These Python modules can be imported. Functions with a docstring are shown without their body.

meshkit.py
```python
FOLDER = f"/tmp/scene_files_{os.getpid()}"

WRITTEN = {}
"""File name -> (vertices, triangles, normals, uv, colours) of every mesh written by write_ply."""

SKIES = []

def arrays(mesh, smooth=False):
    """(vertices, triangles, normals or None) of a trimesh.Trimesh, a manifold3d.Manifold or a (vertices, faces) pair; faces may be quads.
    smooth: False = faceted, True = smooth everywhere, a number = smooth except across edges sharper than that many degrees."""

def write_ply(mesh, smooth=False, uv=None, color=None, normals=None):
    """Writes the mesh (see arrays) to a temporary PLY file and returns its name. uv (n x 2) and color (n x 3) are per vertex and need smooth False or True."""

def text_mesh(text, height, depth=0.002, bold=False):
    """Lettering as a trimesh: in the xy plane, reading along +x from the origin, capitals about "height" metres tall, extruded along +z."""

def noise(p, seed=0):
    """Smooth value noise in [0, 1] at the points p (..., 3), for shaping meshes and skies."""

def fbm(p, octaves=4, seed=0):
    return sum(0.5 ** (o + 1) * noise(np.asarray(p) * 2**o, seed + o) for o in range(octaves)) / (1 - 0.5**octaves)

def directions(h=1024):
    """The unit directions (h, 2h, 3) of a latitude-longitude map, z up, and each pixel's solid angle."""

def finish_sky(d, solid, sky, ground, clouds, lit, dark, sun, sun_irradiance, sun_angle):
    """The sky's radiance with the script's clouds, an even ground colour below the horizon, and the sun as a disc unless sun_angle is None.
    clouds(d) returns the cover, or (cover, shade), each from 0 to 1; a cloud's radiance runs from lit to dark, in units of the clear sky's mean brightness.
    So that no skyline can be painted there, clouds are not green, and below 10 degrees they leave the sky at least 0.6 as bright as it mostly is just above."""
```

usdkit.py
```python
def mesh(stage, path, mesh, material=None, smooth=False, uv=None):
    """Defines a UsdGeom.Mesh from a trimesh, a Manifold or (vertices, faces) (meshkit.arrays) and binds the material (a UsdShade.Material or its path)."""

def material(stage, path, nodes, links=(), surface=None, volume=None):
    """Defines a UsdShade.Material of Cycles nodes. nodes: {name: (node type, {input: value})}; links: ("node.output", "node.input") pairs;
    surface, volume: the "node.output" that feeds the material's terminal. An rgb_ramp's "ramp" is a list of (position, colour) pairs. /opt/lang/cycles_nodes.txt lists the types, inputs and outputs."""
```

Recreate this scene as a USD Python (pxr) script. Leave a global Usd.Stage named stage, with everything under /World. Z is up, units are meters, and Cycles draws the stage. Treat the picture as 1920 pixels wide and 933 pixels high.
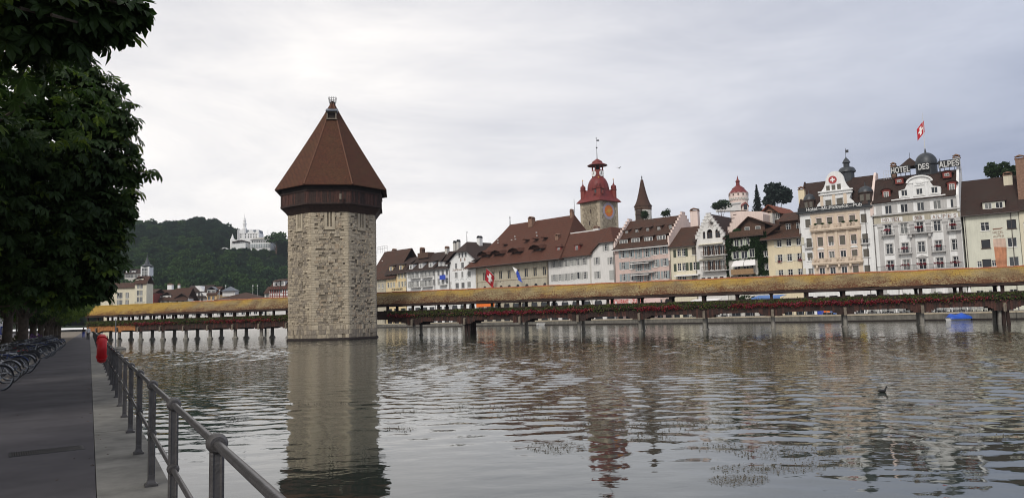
import math, numpy as np, trimesh, usdkit, meshkit
from pxr import Usd, UsdGeom, UsdLux, UsdShade, Sdf, Gf, Vt
from shapely.geometry import Polygon, box as sbox
from shapely.ops import unary_union

stage = Usd.Stage.CreateInMemory()
UsdGeom.SetStageUpAxis(stage, UsdGeom.Tokens.z)
UsdGeom.SetStageMetersPerUnit(stage, 1.0)
UsdGeom.Xform.Define(stage, '/World'); UsdGeom.Scope.Define(stage, '/World/Looks')

# ---------------------------------------------------------------- camera
EYE = np.array([0.0, 0.0, 2.7])
FPX = 1387.0                                    # focal length in photograph pixels (1920 wide)
PITCH, ROLL = math.radians(5.18), math.radians(1.6)
EXPOSURE = 0.3
_f = np.array([0, math.cos(PITCH), math.sin(PITCH)]); _u = np.array([0, -math.sin(PITCH), math.cos(PITCH)]); _r = np.array([1.0, 0, 0])
RIGHT = math.cos(ROLL) * _r - math.sin(ROLL) * _u
UP = math.sin(ROLL) * _r + math.cos(ROLL) * _u
cam = UsdGeom.Camera.Define(stage, '/World/camera')
m4 = Gf.Matrix4d(*[float(x) for x in (*RIGHT, 0, *UP, 0, *(-_f), 0, *EYE, 1)])
cam.AddTransformOp().Set(m4)
cam.CreateHorizontalApertureAttr(36.0); cam.CreateVerticalApertureAttr(36.0 * 497 / 1024)
cam.CreateFocalLengthAttr(36.0 * FPX / 1920); cam.CreateClippingRangeAttr(Gf.Vec2f(0.05, 20000)); cam.CreateFStopAttr(0.0)
cam.CreateExposureAttr(EXPOSURE)

def ray(px, py):
    """Direction in which the photograph sees pixel (px, py): used to survey real positions from the picture."""
    d = _f * FPX + RIGHT * (px - 960) - UP * (py - 466.5)
    return d / np.linalg.norm(d)
def at_depth(px, py, depth):
    d = ray(px, py); return EYE + d * (depth / d[1])
def on_level(px, py, z):
    d = ray(px, py); return EYE + d * ((z - EYE[2]) / d[2])

# ---------------------------------------------------------------- sky and sun
SUN_AZ, SUN_EL = math.radians(-155), math.radians(42)       # azimuth from +y towards +x
SUN_DIR = np.array([math.sin(SUN_AZ) * math.cos(SUN_EL), math.cos(SUN_AZ) * math.cos(SUN_EL), math.sin(SUN_EL)])
dome = UsdLux.DomeLight.Define(stage, '/World/sky'); dome.CreateIntensityAttr(1.0)
dome.GetPrim().SetCustomDataByKey('kind', 'structure')
SKY_STRENGTH = 0.1
skym = usdkit.material(stage, '/World/Looks/sky_clouds', {
    'tc': ('texture_coordinate', {}),
    'sky': ('sky_texture', {'sky_type': 'single_scattering', 'sun_disc': False, 'sun_elevation': SUN_EL, 'sun_rotation': math.atan2(SUN_DIR[0], SUN_DIR[1]), 'altitude': 430.0, 'aerosol_density': 1.5}),
    'mp': ('mapping', {'scale': (1.0, 1.0, 3.2), 'location': (0.3, 0.1, 0.2)}),
    'n1': ('noise_texture', {'scale': 1.5, 'detail': 6.0, 'roughness': 0.52, 'distortion': 0.35}),
    'r1': ('rgb_ramp', {'ramp': [(0.30, (5.3, 5.35, 5.8)), (0.46, (7.5, 7.35, 7.35)), (0.60, (8.9, 8.6, 8.3))]}),
    'mp2': ('mapping', {'scale': (1.0, 1.0, 4.5), 'location': (4.3, 1.1, 0.0)}),
    'n2': ('noise_texture', {'scale': 2.2, 'detail': 7.0, 'roughness': 0.6, 'distortion': 0.6}),
    'r2': ('rgb_ramp', {'ramp': [(0.34, (0.86, 0.87, 0.90)), (0.62, (1.05, 1.045, 1.04))]}),
    'mul': ('mix', {'mix_type': 'multiply', 'fac': 1.0}),
    'sx': ('separate_xyz', {}),
    'mx': ('map_range', {'from_min': -0.15, 'from_max': 0.62, 'to_min': 0.0, 'to_max': 1.0, 'clamp': True}),
    'tint': ('rgb_ramp', {'ramp': [(0.0, (1.0, 1.0, 1.0)), (1.0, (0.50, 0.56, 0.70))]}),
    'mul2': ('mix', {'mix_type': 'multiply', 'fac': 1.0}),
    'mixs': ('mix', {'fac': 0.95}),
    'bg': ('background_shader', {'strength': SKY_STRENGTH}),
}, [('tc.generated', 'mp.vector'), ('mp.vector', 'n1.vector'), ('n1.fac', 'r1.fac'), ('tc.generated', 'mp2.vector'), ('mp2.vector', 'n2.vector'), ('n2.fac', 'r2.fac'),
    ('r1.color', 'mul.color1'), ('r2.color', 'mul.color2'), ('tc.generated', 'sx.vector'), ('sx.x', 'mx.value'), ('mx.result', 'tint.fac'),
    ('mul.color', 'mul2.color1'), ('tint.color', 'mul2.color2'), ('sky.color', 'mixs.color1'), ('mul2.color', 'mixs.color2'), ('mixs.color', 'bg.color')], surface='bg.background')
UsdShade.MaterialBindingAPI.Apply(dome.GetPrim()).Bind(skym)
sun = UsdLux.DistantLight.Define(stage, '/World/sun')
sun.CreateIntensityAttr(0.4); sun.CreateAngleAttr(14.0); sun.CreateColorAttr(Gf.Vec3f(1.0, 0.95, 0.88)); sun.CreateNormalizeAttr(True)
_z = SUN_DIR; _x = np.cross([0, 0, 1.0], _z); _x /= np.linalg.norm(_x); _y = np.cross(_z, _x)
sun.AddTransformOp().Set(Gf.Matrix4d(*[float(v) for v in (*_x, 0, *_y, 0, *_z, 0, 0, 0, 50, 1)]))

# ---------------------------------------------------------------- helpers
class MB:
    """Collects shapes into one mesh."""
    def __init__(s): s.v, s.f, s.n = [], [], 0
    def add(s, v, f):
        v = np.asarray(v, float); f = np.asarray(f, int)
        if f.shape[1] == 4: f = np.vstack([f[:, [0, 1, 2]], f[:, [0, 2, 3]]])
        s.v.append(v); s.f.append(f + s.n); s.n += len(v); return s
    def box(s, x0, x1, y0, y1, z0, z1):
        v = [(x, y, z) for x in (x0, x1) for y in (y0, y1) for z in (z0, z1)]
        return s.add(v, [(0, 1, 3, 2), (4, 6, 7, 5), (0, 4, 5, 1), (2, 3, 7, 6), (0, 2, 6, 4), (1, 5, 7, 3)])
    def prism(s, poly, a, b, axis='y'):
        for g in getattr(poly, 'geoms', [poly] if isinstance(poly, Polygon) else [Polygon(poly)]):
            if g.is_empty or g.area < 1e-6: continue
            m = trimesh.creation.extrude_polygon(g, b - a, engine='earcut'); v, f = np.array(m.vertices), np.array(m.faces)
            if axis == 'y': v, f = np.c_[v[:, 0], v[:, 2] + a, v[:, 1]], f[:, ::-1]
            elif axis == 'x': v = np.c_[v[:, 2] + a, v[:, 0], v[:, 1]]
            else: v = v + [0, 0, a]
            s.add(v, f)
        return s
    def tube(s, pts, r, sides=6, cap=True):
        p = np.asarray(pts, float); r = np.broadcast_to(r, (len(p),))
        t = np.gradient(p, axis=0); t /= np.linalg.norm(t, axis=1, keepdims=True) + 1e-12
        ref = np.array([0, 0, 1.0]) if abs(t[:, 2]).mean() < .8 else np.array([1.0, 0, 0])
        a = np.cross(t, ref); a /= np.linalg.norm(a, axis=1, keepdims=True) + 1e-12
        b = np.cross(t, a); an = np.arange(sides) * 2 * math.pi / sides
        v = p[:, None] + r[:, None, None] * (np.cos(an)[None, :, None] * a[:, None] + np.sin(an)[None, :, None] * b[:, None])
        f = [(i * sides + j, i * sides + (j + 1) % sides, (i + 1) * sides + (j + 1) % sides, (i + 1) * sides + j) for i in range(len(p) - 1) for j in range(sides)]
        s.add(v.reshape(-1, 3), f)
        if cap:
            for k, row in ((0, 0), (1, len(p) - 1)):
                vv = np.vstack([v[row], p[row]]); s.add(vv, [(j, (j + 1) % sides, sides) if k else ((j + 1) % sides, j, sides) for j in range(sides)])
        return s
    def lathe(s, prof, c=(0, 0, 0), sides=12, a0=0.0):
        prof = np.asarray(prof, float); an = a0 + np.arange(sides) * 2 * math.pi / sides; k = len(prof)
        v = np.stack([prof[:, None, 0] * np.cos(an), prof[:, None, 0] * np.sin(an), np.repeat(prof[:, 1:2], sides, 1)], -1).reshape(-1, 3) + c
        f = [(i * sides + j, i * sides + (j + 1) % sides, (i + 1) * sides + (j + 1) % sides, (i + 1) * sides + j) for i in range(k - 1) for j in range(sides)]
        return s.add(v, f)
    def sphere(s, c, r, sub=1):
        m = trimesh.creation.icosphere(subdivisions=sub); return s.add(m.vertices * np.asarray(r) + c, m.faces)
    def tm(s, m, M=None):
        v = np.array(m.vertices); v = v if M is None else v @ M[:3, :3].T + M[:3, 3]; return s.add(v, m.faces)
    def moved(s, v, rot=0.0):
        c, sn = math.cos(rot), math.sin(rot); R = np.array([[c, -sn, 0], [sn, c, 0], [0, 0, 1]])
        s.v = [x @ R.T + v for x in s.v]; return s
    def get(s): return np.vstack(s.v), np.vstack(s.f)

_count = {}
def numbered(parent, name):
    k = (parent, name); i = _count.get(k, 0); _count[k] = i + 1
    return f'{parent}/{name}' if i == 0 else f'{parent}/{name}_{i:03d}'
def setd(prim, **kw):
    for k, v in kw.items():
        if v: prim.SetCustomDataByKey(k, v)
class Thing:
    """A top-level object: an Xform at its base whose children are its parts."""
    def __init__(s, name, label=None, cat=None, loc=(0, 0, 0), rz=0.0, group=None, kind=None):
        s.path = numbered('/World', name); x = UsdGeom.Xform.Define(stage, s.path)
        x.AddTranslateOp().Set(Gf.Vec3d(*map(float, loc))); x.AddRotateZOp().Set(float(math.degrees(rz)))
        s.prim = x.GetPrim(); setd(s.prim, label=label, category=cat, group=group, kind=kind)
    def part(s, name, mb, mat, parent=None, smooth=False, label=None, kind=None):
        p = numbered(parent or s.path, name)
        if isinstance(mb, MB): mb = mb.get()
        me = usdkit.mesh(stage, p, mb, MAT[mat] if isinstance(mat, str) else mat, smooth=smooth)
        setd(me.GetPrim(), label=label, kind=kind); return p
def copy_of(src, name, label, loc, rz=0.0, group=None, cat=None):
    p = numbered('/World', name); x = UsdGeom.Xform.Define(stage, p)
    x.GetPrim().GetReferences().AddInternalReference(src.path); x.GetPrim().SetInstanceable(True)
    x.GetPrim().GetAttribute('xformOp:translate').Set(Gf.Vec3d(*map(float, loc))); x.GetPrim().GetAttribute('xformOp:rotateZ').Set(float(math.degrees(rz)))
    w = stage.GetPrimAtPath(src.path).GetCustomData()
    setd(x.GetPrim(), label=label, category=cat or w.get('category'), group=group or w.get('group'))
    return x.GetPrim()
def flat_thing(name, mb, mat, label=None, cat=None, kind=None, smooth=False, group=None):
    p = numbered('/World', name); me = usdkit.mesh(stage, p, mb.get() if isinstance(mb, MB) else mb, MAT[mat] if isinstance(mat, str) else mat, smooth=smooth)
    setd(me.GetPrim(), label=label, category=cat, kind=kind, group=group); return p

# ---------------------------------------------------------------- materials
MAT = {}
def M(name, col, rough=0.75, var=0.12, scale=2.0, bump=0.0, bscale=25.0, metal=0.0, spec=0.4, streak=0.0, dirt=None):
    c = np.array(col, float)
    n = {'tc': ('texture_coordinate', {}), 'n': ('noise_texture', {'scale': scale, 'detail': 5.0, 'roughness': 0.6}),
         'r': ('rgb_ramp', {'ramp': [(0.28, tuple(c * (1 - var))), (0.5, tuple(c)), (0.72, tuple(np.minimum(c * (1 + var), 0.95)))]}),
         'p': ('principled_bsdf', {'roughness': rough, 'metallic': metal, 'specular_ior_level': spec})}
    L = [('tc.object', 'n.vector'), ('n.fac', 'r.fac')]; last = 'r.color'
    if streak:
        n |= {'mp': ('mapping', {'scale': (2.2, 2.2, 0.18)}), 'ns': ('noise_texture', {'scale': 1.6, 'detail': 4.0, 'roughness': 0.65}),
              'rs': ('rgb_ramp', {'ramp': [(0.35, (1 - streak,) * 3), (0.6, (1, 1, 1))]}), 'ms': ('mix', {'mix_type': 'multiply', 'fac': 1.0})}
        L += [('tc.object', 'mp.vector'), ('mp.vector', 'ns.vector'), ('ns.fac', 'rs.fac'), (last, 'ms.color1'), ('rs.color', 'ms.color2')]; last = 'ms.color'
    L.append((last, 'p.base_color'))
    if bump:
        n |= {'nb': ('noise_texture', {'scale': bscale, 'detail': 4.0}), 'b': ('bump', {'strength': bump, 'distance': 0.02})}
        L += [('tc.object', 'nb.vector'), ('nb.fac', 'b.height'), ('b.normal', 'p.normal')]
    MAT[name] = usdkit.material(stage, '/World/Looks/' + name, n, L, surface='p.BSDF'); return MAT[name]

def tiles(name, c1, c2, course=0.2, width=0.25, patch=0.35, pc=None, rough=0.85):
    """Weathered clay roof tiles: courses and joints by height and run, blotched with lichen and soot."""
    c1, c2 = np.array(c1), np.array(c2); pc = np.array(pc if pc is not None else c1 * .5)
    MAT[name] = usdkit.material(stage, '/World/Looks/' + name, {
        'tc': ('texture_coordinate', {}), 's': ('separate_xyz', {}), 'ad': ('math', {'math_type': 'add'}), 'cx': ('combine_xyz', {}),
        'br': ('brick_texture', {'color1': tuple(c1), 'color2': tuple(c2), 'mortar': tuple(c1 * .35), 'scale': 1.0, 'mortar_size': 0.018, 'mortar_smooth': 0.4, 'brick_width': width, 'row_height': course}),
        'n': ('noise_texture', {'scale': 0.45, 'detail': 6.0, 'roughness': 0.65}), 'rn': ('rgb_ramp', {'ramp': [(0.42, (0, 0, 0)), (0.68, (patch,) * 3)]}),
        'mx': ('mix', {'color2': tuple(pc)}), 'n2': ('noise_texture', {'scale': 5.0, 'detail': 3.0}), 'r2': ('rgb_ramp', {'ramp': [(0.3, (.72, .72, .72)), (0.7, (1.2, 1.2, 1.2))]}),
        'mm': ('mix', {'mix_type': 'multiply', 'fac': 1.0}), 'b': ('bump', {'strength': 0.5, 'distance': 0.03, 'invert': True}), 'p': ('principled_bsdf', {'roughness': rough, 'specular_ior_level': 0.25})},
        [('tc.object', 's.vector'), ('s.x', 'ad.value1'), ('s.y', 'ad.value2'), ('ad.value', 'cx.x'), ('s.z', 'cx.y'), ('cx.vector', 'br.vector'), ('tc.object', 'n.vector'), ('n.fac', 'rn.fac'),
         ('rn.color', 'mx.fac'), ('br.color', 'mx.color1'), ('tc.object', 'n2.vector'), ('n2.fac', 'r2.fac'), ('mx.color', 'mm.color1'), ('r2.color', 'mm.color2'), ('mm.color', 'p.base_color'),
         ('br.fac', 'b.height'), ('b.normal', 'p.normal')], surface='p.BSDF')
    return MAT[name]

def leafy(name, c1, c2, trans=0.25, rough=0.6, spec=0.2):
    MAT[name] = usdkit.material(stage, '/World/Looks/' + name, {
        'g': ('geometry', {}), 'oi': ('object_info', {}), 'n': ('noise_texture', {'scale': 0.9, 'detail': 2.0}),
        'a': ('math', {'math_type': 'multiply_add', 'value2': 0.55, 'value3': 0.0}), 'a2': ('math', {'math_type': 'multiply_add', 'value2': 0.45}),
        'r': ('rgb_ramp', {'ramp': [(0.2, tuple(c1)), (0.8, tuple(c2))]}),
        'p': ('principled_bsdf', {'roughness': rough, 'specular_ior_level': spec}), 't': ('translucent_bsdf', {}), 'm': ('mix_closure', {'fac': trans})},
        [('g.position', 'n.vector'), ('n.fac', 'a.value1'), ('g.random_per_island', 'a2.value1'), ('a.value', 'a2.value3'), ('a2.value', 'r.fac'), ('r.color', 'p.base_color'), ('r.color', 't.color'),
         ('p.BSDF', 'm.closure1'), ('t.BSDF', 'm.closure2')], surface='m.closure')
    return MAT[name]

M('asphalt', (.066, .061, .066), .9, .42, .7, .6, 150)
M('coping_concrete', (.175, .168, .148), .85, .42, 1.8, .3, 60)
M('gravel_ground', (.15, .125, .095), .95, .35, 3.0, .5, 60)
M('quay_stone', (.15, .14, .12), .85, .35, .8, .4, 6, streak=.3)
M('riverbed', (.05, .055, .04), .95, .2, .2)
M('far_ground', (.06, .07, .045), .95, .3, .02)
M('iron', (.080, .076, .075), .42, .3, 9, .25, 60, metal=.35)
M('iron_worn', (.10, .095, .095), .35, .3, 9, .15, 60, metal=.6)
M('dark_iron', (.03, .03, .032), .5, .2, 6)
M('steel_grey', (.25, .26, .27), .4, .15, 5, metal=.5)
M('lifebuoy_red', (.55, .012, .018), .45, .12, 6)
M('white_paint', (.78, .77, .75), .6, .05, 3)
M('mortar', (.18, .15, .11), .95, .3, 2.5, .5, 18)
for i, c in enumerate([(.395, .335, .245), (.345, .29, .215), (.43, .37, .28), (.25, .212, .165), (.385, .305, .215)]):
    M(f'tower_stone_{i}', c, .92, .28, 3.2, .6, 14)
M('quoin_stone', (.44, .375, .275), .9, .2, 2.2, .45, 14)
M('sandstone', (.42, .36, .265), .88, .2, 2, .3, 14)
M('dark_timber', (.036, .018, .013), .75, .4, 3, .3, 20, streak=.35)
M('dark_timber_red', (.072, .028, .019), .75, .4, 3, .3, 20, streak=.45)
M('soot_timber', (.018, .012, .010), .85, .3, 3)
M('pale_timber', (.20, .165, .125), .8, .35, 3, .3, 15, streak=.35)
M('orange_timber', (.40, .17, .055), .75, .3, 2.5, .25, 15, streak=.3)
M('pier_stone', (.24, .225, .195), .9, .3, 1.6, .4, 12, streak=.3)
M('lead_sheet', (.11, .125, .15), .5, .25, 3, metal=.2)
tiles('tower_tiles', (.112, .041, .021), (.078, .033, .020), .17, .19, .5, (.075, .042, .018))
M('hip_tile', (.16, .075, .045), .85, .3, 6)
# ---------------------------------------------------------------- the river, its banks, the ground
D_ = np.array([math.sin(math.radians(-29.75)), math.cos(math.radians(-29.75))])      # along the promenade
N_ = np.array([D_[1], -D_[0]])                                                        # towards the river
def along(s, l, z=0.0):
    p = D_ * s + N_ * l; return np.array([p[0], p[1], z])
PZ, QZ = 1.1, 1.2                                                                     # promenade and far quay above the water
BED_Z = -1.6

def water_material():
    MAT['river_water'] = usdkit.material(stage, '/World/Looks/river_water', {
        'g': ('geometry', {}), 'mp': ('mapping', {'scale': (0.6, 1.0, 1.0)}), 'n2': ('noise_texture', {'scale': 3.4, 'detail': 2.0, 'roughness': 0.5, 'distortion': 0.3}), 'n1': ('noise_texture', {'scale': 0.9, 'detail': 2.0, 'roughness': 0.5}),
        'sx': ('separate_xyz', {}), 'f0': ('map_range', {'from_min': 0.0, 'from_max': 160.0, 'clamp': True}), 'f2': ('rgb_ramp', {'ramp': [(.05, (.05,) * 3), (.14, (.35,) * 3), (.3, (1,) * 3), (.5, (.8,) * 3), (1, (.5,) * 3)]}), 'f1': ('rgb_ramp', {'ramp': [(.42, (0,) * 3), (.55, (1,) * 3), (.75, (.7,) * 3), (1, (.6,) * 3)]}),
        'h2': ('math', {'math_type': 'multiply'}), 'h1': ('math', {'math_type': 'multiply'}), 'h2s': ('math', {'math_type': 'multiply_add', 'value2': .16}),
        'b': ('bump', {'strength': 1.0, 'distance': 0.12}),
        'p': ('principled_bsdf', {'base_color': (.012, .016, .012), 'roughness': 0.025, 'ior': 1.68, 'specular_ior_level': 0.5})},
        [('g.position', 'mp.vector'), ('mp.vector', 'n2.vector'), ('mp.vector', 'n1.vector'), ('g.position', 'sx.vector'), ('sx.y', 'f0.value'), ('f0.result', 'f1.fac'), ('f0.result', 'f2.fac'), ('n2.fac', 'h2.value1'), ('f2.color', 'h2.value2'), ('n1.fac', 'h1.value1'), ('f1.color', 'h1.value2'),
         ('h2.value', 'h2s.value1'), ('h1.value', 'h2s.value3'), ('h2s.value', 'b.height'), ('b.normal', 'p.normal')], surface='p.BSDF')
water_material()
def river_mesh():
    """The river's surface as real ripples: many small wave trains, calm near the bank and in the lee of the weed, choppy farther out; a flat sheet carries on beyond."""
    rng = np.random.default_rng(9)
    r = np.concatenate([np.arange(3.2, 14, .12), np.arange(14, 34, .17), np.arange(34, 84, .26)]); g = [84.0]
    while g[-1] < 470: g.append(g[-1] * 1.02)
    r = np.concatenate([r, g]); az = np.radians(np.arange(-37.0, 37.01, .085)); A, R = np.meshgrid(az, r, indexing='ij'); X, Y = R * np.sin(A), R * np.cos(A); Z = np.zeros_like(X)
    for k in range(34):
        lam = float(np.exp(rng.uniform(math.log(.38), math.log(1.35)))); th = rng.normal(.12, .42); kx, ky = 2 * math.pi / lam * math.sin(th), 2 * math.pi / lam * math.cos(th); slope = .0118
        ph = rng.uniform(0, 2 * math.pi) + 2.2 * meshkit.noise(np.stack([X * .35, Y * .35, np.full_like(X, k * 3.1)], -1), k); Z += slope * lam / (2 * math.pi) * 1.4 * np.sin(kx * X + ky * Y + ph)
    amp = np.interp(R, [3, 9, 14, 19, 27, 70, 84, 120], [.06, .10, .22, .70, 1.0, 1.0, .7, .3])
    patch = meshkit.fbm(np.stack([X * .10, Y * .05, 0 * X], -1), 3, 40); amp = amp * np.clip(.72 + (patch - .45) * 1.8, .55, 1.15)
    lee = np.interp(X / R, [-.46, -.30, -.22, -.12], [1, 1, .8, 0]); amp = amp * (1 + lee * np.interp(R, [0, 46, 60, 90, 130], [-.45, -.45, .5, 1.1, 1.1]))
    amp += np.interp(X, [-2, 12, 40], [0, .4, .6]) * np.interp(R, [8, 16, 30, 80], [.5, 1, .6, 0]) * np.clip((meshkit.fbm(np.stack([X * .16, Y * .12, 0 * X + 5], -1), 3, 60) - .40) * 4, 0, 1)
    lat = X * N_[0] + Y * N_[1]; Z = Z * amp; Z = np.where(lat < .62, -.02, Z); n0, n1 = X.shape; idx = np.arange(n0 * n1).reshape(n0, n1)
    mb = MB().add(np.stack([X, Y, Z], -1).reshape(-1, 3), np.stack([idx[:-1, :-1], idx[1:, :-1], idx[1:, 1:], idx[:-1, 1:]], -1).reshape(-1, 4)); return mb
LINES = {1: ((84.4, 150.0), (.8, -.6)), 2: ((65.2, 164.3), (.75, -.66)), 3: ((27.8, 197.2), (.7, -.714))}
def fp(line, px):
    """Plan point where the sight line through photograph column px meets a line of the far bank's house fronts."""
    (bx, by), (ux, uy) = LINES[line]; k = ray(px, 590); k = k[0] / k[1]
    t = (k * by - bx) / (ux - k * uy); return np.array([bx + t * ux, by + t * uy])

QUAY = [(150, 78), (96, 108), (79, 117), (54.5, 141), (38, 164), (20, 190), (-2, 216), (-24, 236), (-46, 258), (-75, 292), (-120, 330), (-200, 395)]
far_bank = QUAY + [(-260, 440), (-620, 800), (-620, 1330), (740, 1330), (740, -300), (200, -300), (190, 20)]
flat_thing('ground', MB().prism(Polygon([(-1140, -610), (750, -610), (750, 1340), (-1140, 1340)]), BED_Z - .5, BED_Z, 'z'), 'riverbed', kind='structure')
mb = MB(); mb.prism(Polygon(far_bank), BED_Z + .004, QZ, 'z'); flat_thing('quay_pavement', mb, 'quay_stone', kind='structure')
# coping along the far quay: a pale stone lip
q = Thing('quay_wall', 'long pale stone quay wall along the far bank under the houses', 'wall')
for a, b in zip(QUAY[:-1], QUAY[1:]):
    a, b = np.array(a, float), np.array(b, float); d = b - a; L = np.linalg.norm(d); d /= L; n = np.array([d[1], -d[0]])
    if n @ (a - EYE[:2]) > 0: n = -n
    P4 = lambda o0, o1, z0, z1: MB().prism(Polygon([a + n * o0, b + n * o0, b + n * o1, a + n * o1]), z0, z1, 'z')
    q.part('wall_face', P4(.012, .25, .22, QZ - .12), 'quay_stone'); q.part('wet_foot', P4(.012, .27, -1.2, .21), 'soot_timber'); q.part('coping', P4(-.4, .33, QZ - .12, QZ + .12), 'sandstone')
# left bank: promenade body, asphalt path, gravel under the trees
s0, s1 = -14, 620
def strip(l0, l1, z0, z1, a=s0, b=s1): return MB().prism(Polygon([along(a, l0)[:2], along(b, l0)[:2], along(b, l1)[:2], along(a, l1)[:2]]), z0, z1, 'z')
flat_thing('bank_terrain', strip(-900, .70, BED_Z + .002, PZ - .10), 'far_ground', kind='structure')
flat_thing('gravel_strip', strip(-14, -2.3, PZ - .10, PZ - .004), 'gravel_ground', kind='structure')
flat_thing('street', strip(-60, -14, PZ - .10, PZ - .02), 'asphalt', kind='structure')
flat_thing('promenade_path', strip(-2.3, .088, PZ - .10, PZ), 'asphalt', kind='structure')
cp = Thing('promenade_coping', kind='structure', loc=(0, 0, 0))
rng = np.random.default_rng(3)
edges = np.concatenate([np.arange(-14, 60, 3.4), np.arange(60, 620, 20)])
for a, b in zip(edges[:-1], edges[1:]):
    dz = rng.uniform(-.003, .003)
    cp.part('coping_slab', strip(.095, .74 , BED_Z + .01, PZ + .004 + dz, a + .006, b - .006), 'coping_concrete')
mb = river_mesh(); mb.add([(-420, -120, -.14), (260, -120, -.14), (260, 420, -.14), (-420, 520, -.14)], [(0, 1, 2, 3)]); flat_thing('river', mb, 'river_water', kind='structure', smooth=True)

# drain cover in the path
_a, _b = on_level(22, 852, PZ), on_level(152, 838, PZ); _d = _b - _a; DL = np.linalg.norm(_d) / 2
dc = Thing('drain_cover', 'long dark slatted drain cover set into the asphalt path', 'drain cover', (_a + _b) / 2, math.atan2(_d[1], _d[0]))
dc.part('frame', MB().box(-DL - .03, DL + .03, -.2, -.17, .001, .006).box(-DL - .03, DL + .03, .17, .2, .001, .006).box(-DL - .03, -DL, -.17, .17, .001, .006).box(DL, DL + .03, -.17, .17, .001, .006), 'dark_iron')
dc.part('bed', MB().box(-DL, DL, -.17, .17, .0008, .002), 'soot_timber')
for i in range(30): x = -DL + (i + .3) * 2 * DL / 30; dc.part('slat', MB().box(x, x + 1.1 * DL / 30, -.17, .17, .002, .005), 'dark_iron')

# ---------------------------------------------------------------- railing
rl = Thing('railing', 'dark grey iron railing running along the edge of the promenade', 'railing')
RL = .57
def post_mesh():
    p = MB(); w, t = .033, .022
    sec = Polygon([(-w, -t), (-w + .012, -t - .006), (-.012, -t), (.012, -t), (w - .012, -t - .006), (w, -t), (w, t), (w - .012, t + .006), (.012, t), (-.012, t), (-w + .012, t + .006), (-w, t)])
    p.prism(sec, .03, 1.0, 'z')
    cap = Polygon([(math.cos(a) * w, math.sin(a) * w) for a in np.linspace(0, math.pi, 9)]); v = MB().prism(cap, -t, t, 'y'); v.moved((0, 0, 1.0)); p.v += [*v.v]; p.f += [f + p.n for f in v.f]; p.n += v.n
    return p
def foot_mesh(): return MB().lathe([(0, 0), (.085, 0), (.085, .022), (.06, .03), (.046, .06), (.044, .11), (0, .11)], sides=4, a0=math.pi / 4)
def ring_mesh(z, r, h):   # a collar round the rail, axis along the rail (local y)
    g = MB().lathe([(0, -h), (r * .72, -h), (r, -h * .5), (r, h * .5), (r * .72, h), (0, h)], sides=14)
    g.v = [np.c_[x[:, 0], x[:, 2], x[:, 1] + z] for x in g.v]; return g
rail_ang = math.atan2(D_[1], D_[0]) - math.pi / 2
posts = [along(0, RL)[:2] * 0 + s for s in []]
post_s = 4.05 + 2.2 * np.arange(-2, 72)
for i, s in enumerate(post_s):
    o = along(s, RL, PZ + .004)
    pp = rl.part('post', post_mesh().moved(o, rail_ang), 'iron', smooth=30 if i < 12 else False)
    if i < 40:
        rl.part('foot', foot_mesh().moved(o, rail_ang), 'iron', parent=pp)
        for z, r in ((1.0, .052), (.52, .044)): rl.part('collar', ring_mesh(z, r, .042).moved(o, rail_ang), 'iron', parent=pp, smooth=35)
for z, r in ((1.0, .0225), (.52, .019)):
    for a, b in zip(post_s[:-1], post_s[1:]):
        rl.part('rail', MB().tube([along(a, RL, PZ + z), along(b, RL, PZ + z)], r, 10 if a < 40 else 5, False), 'iron_worn', smooth=True)
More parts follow.
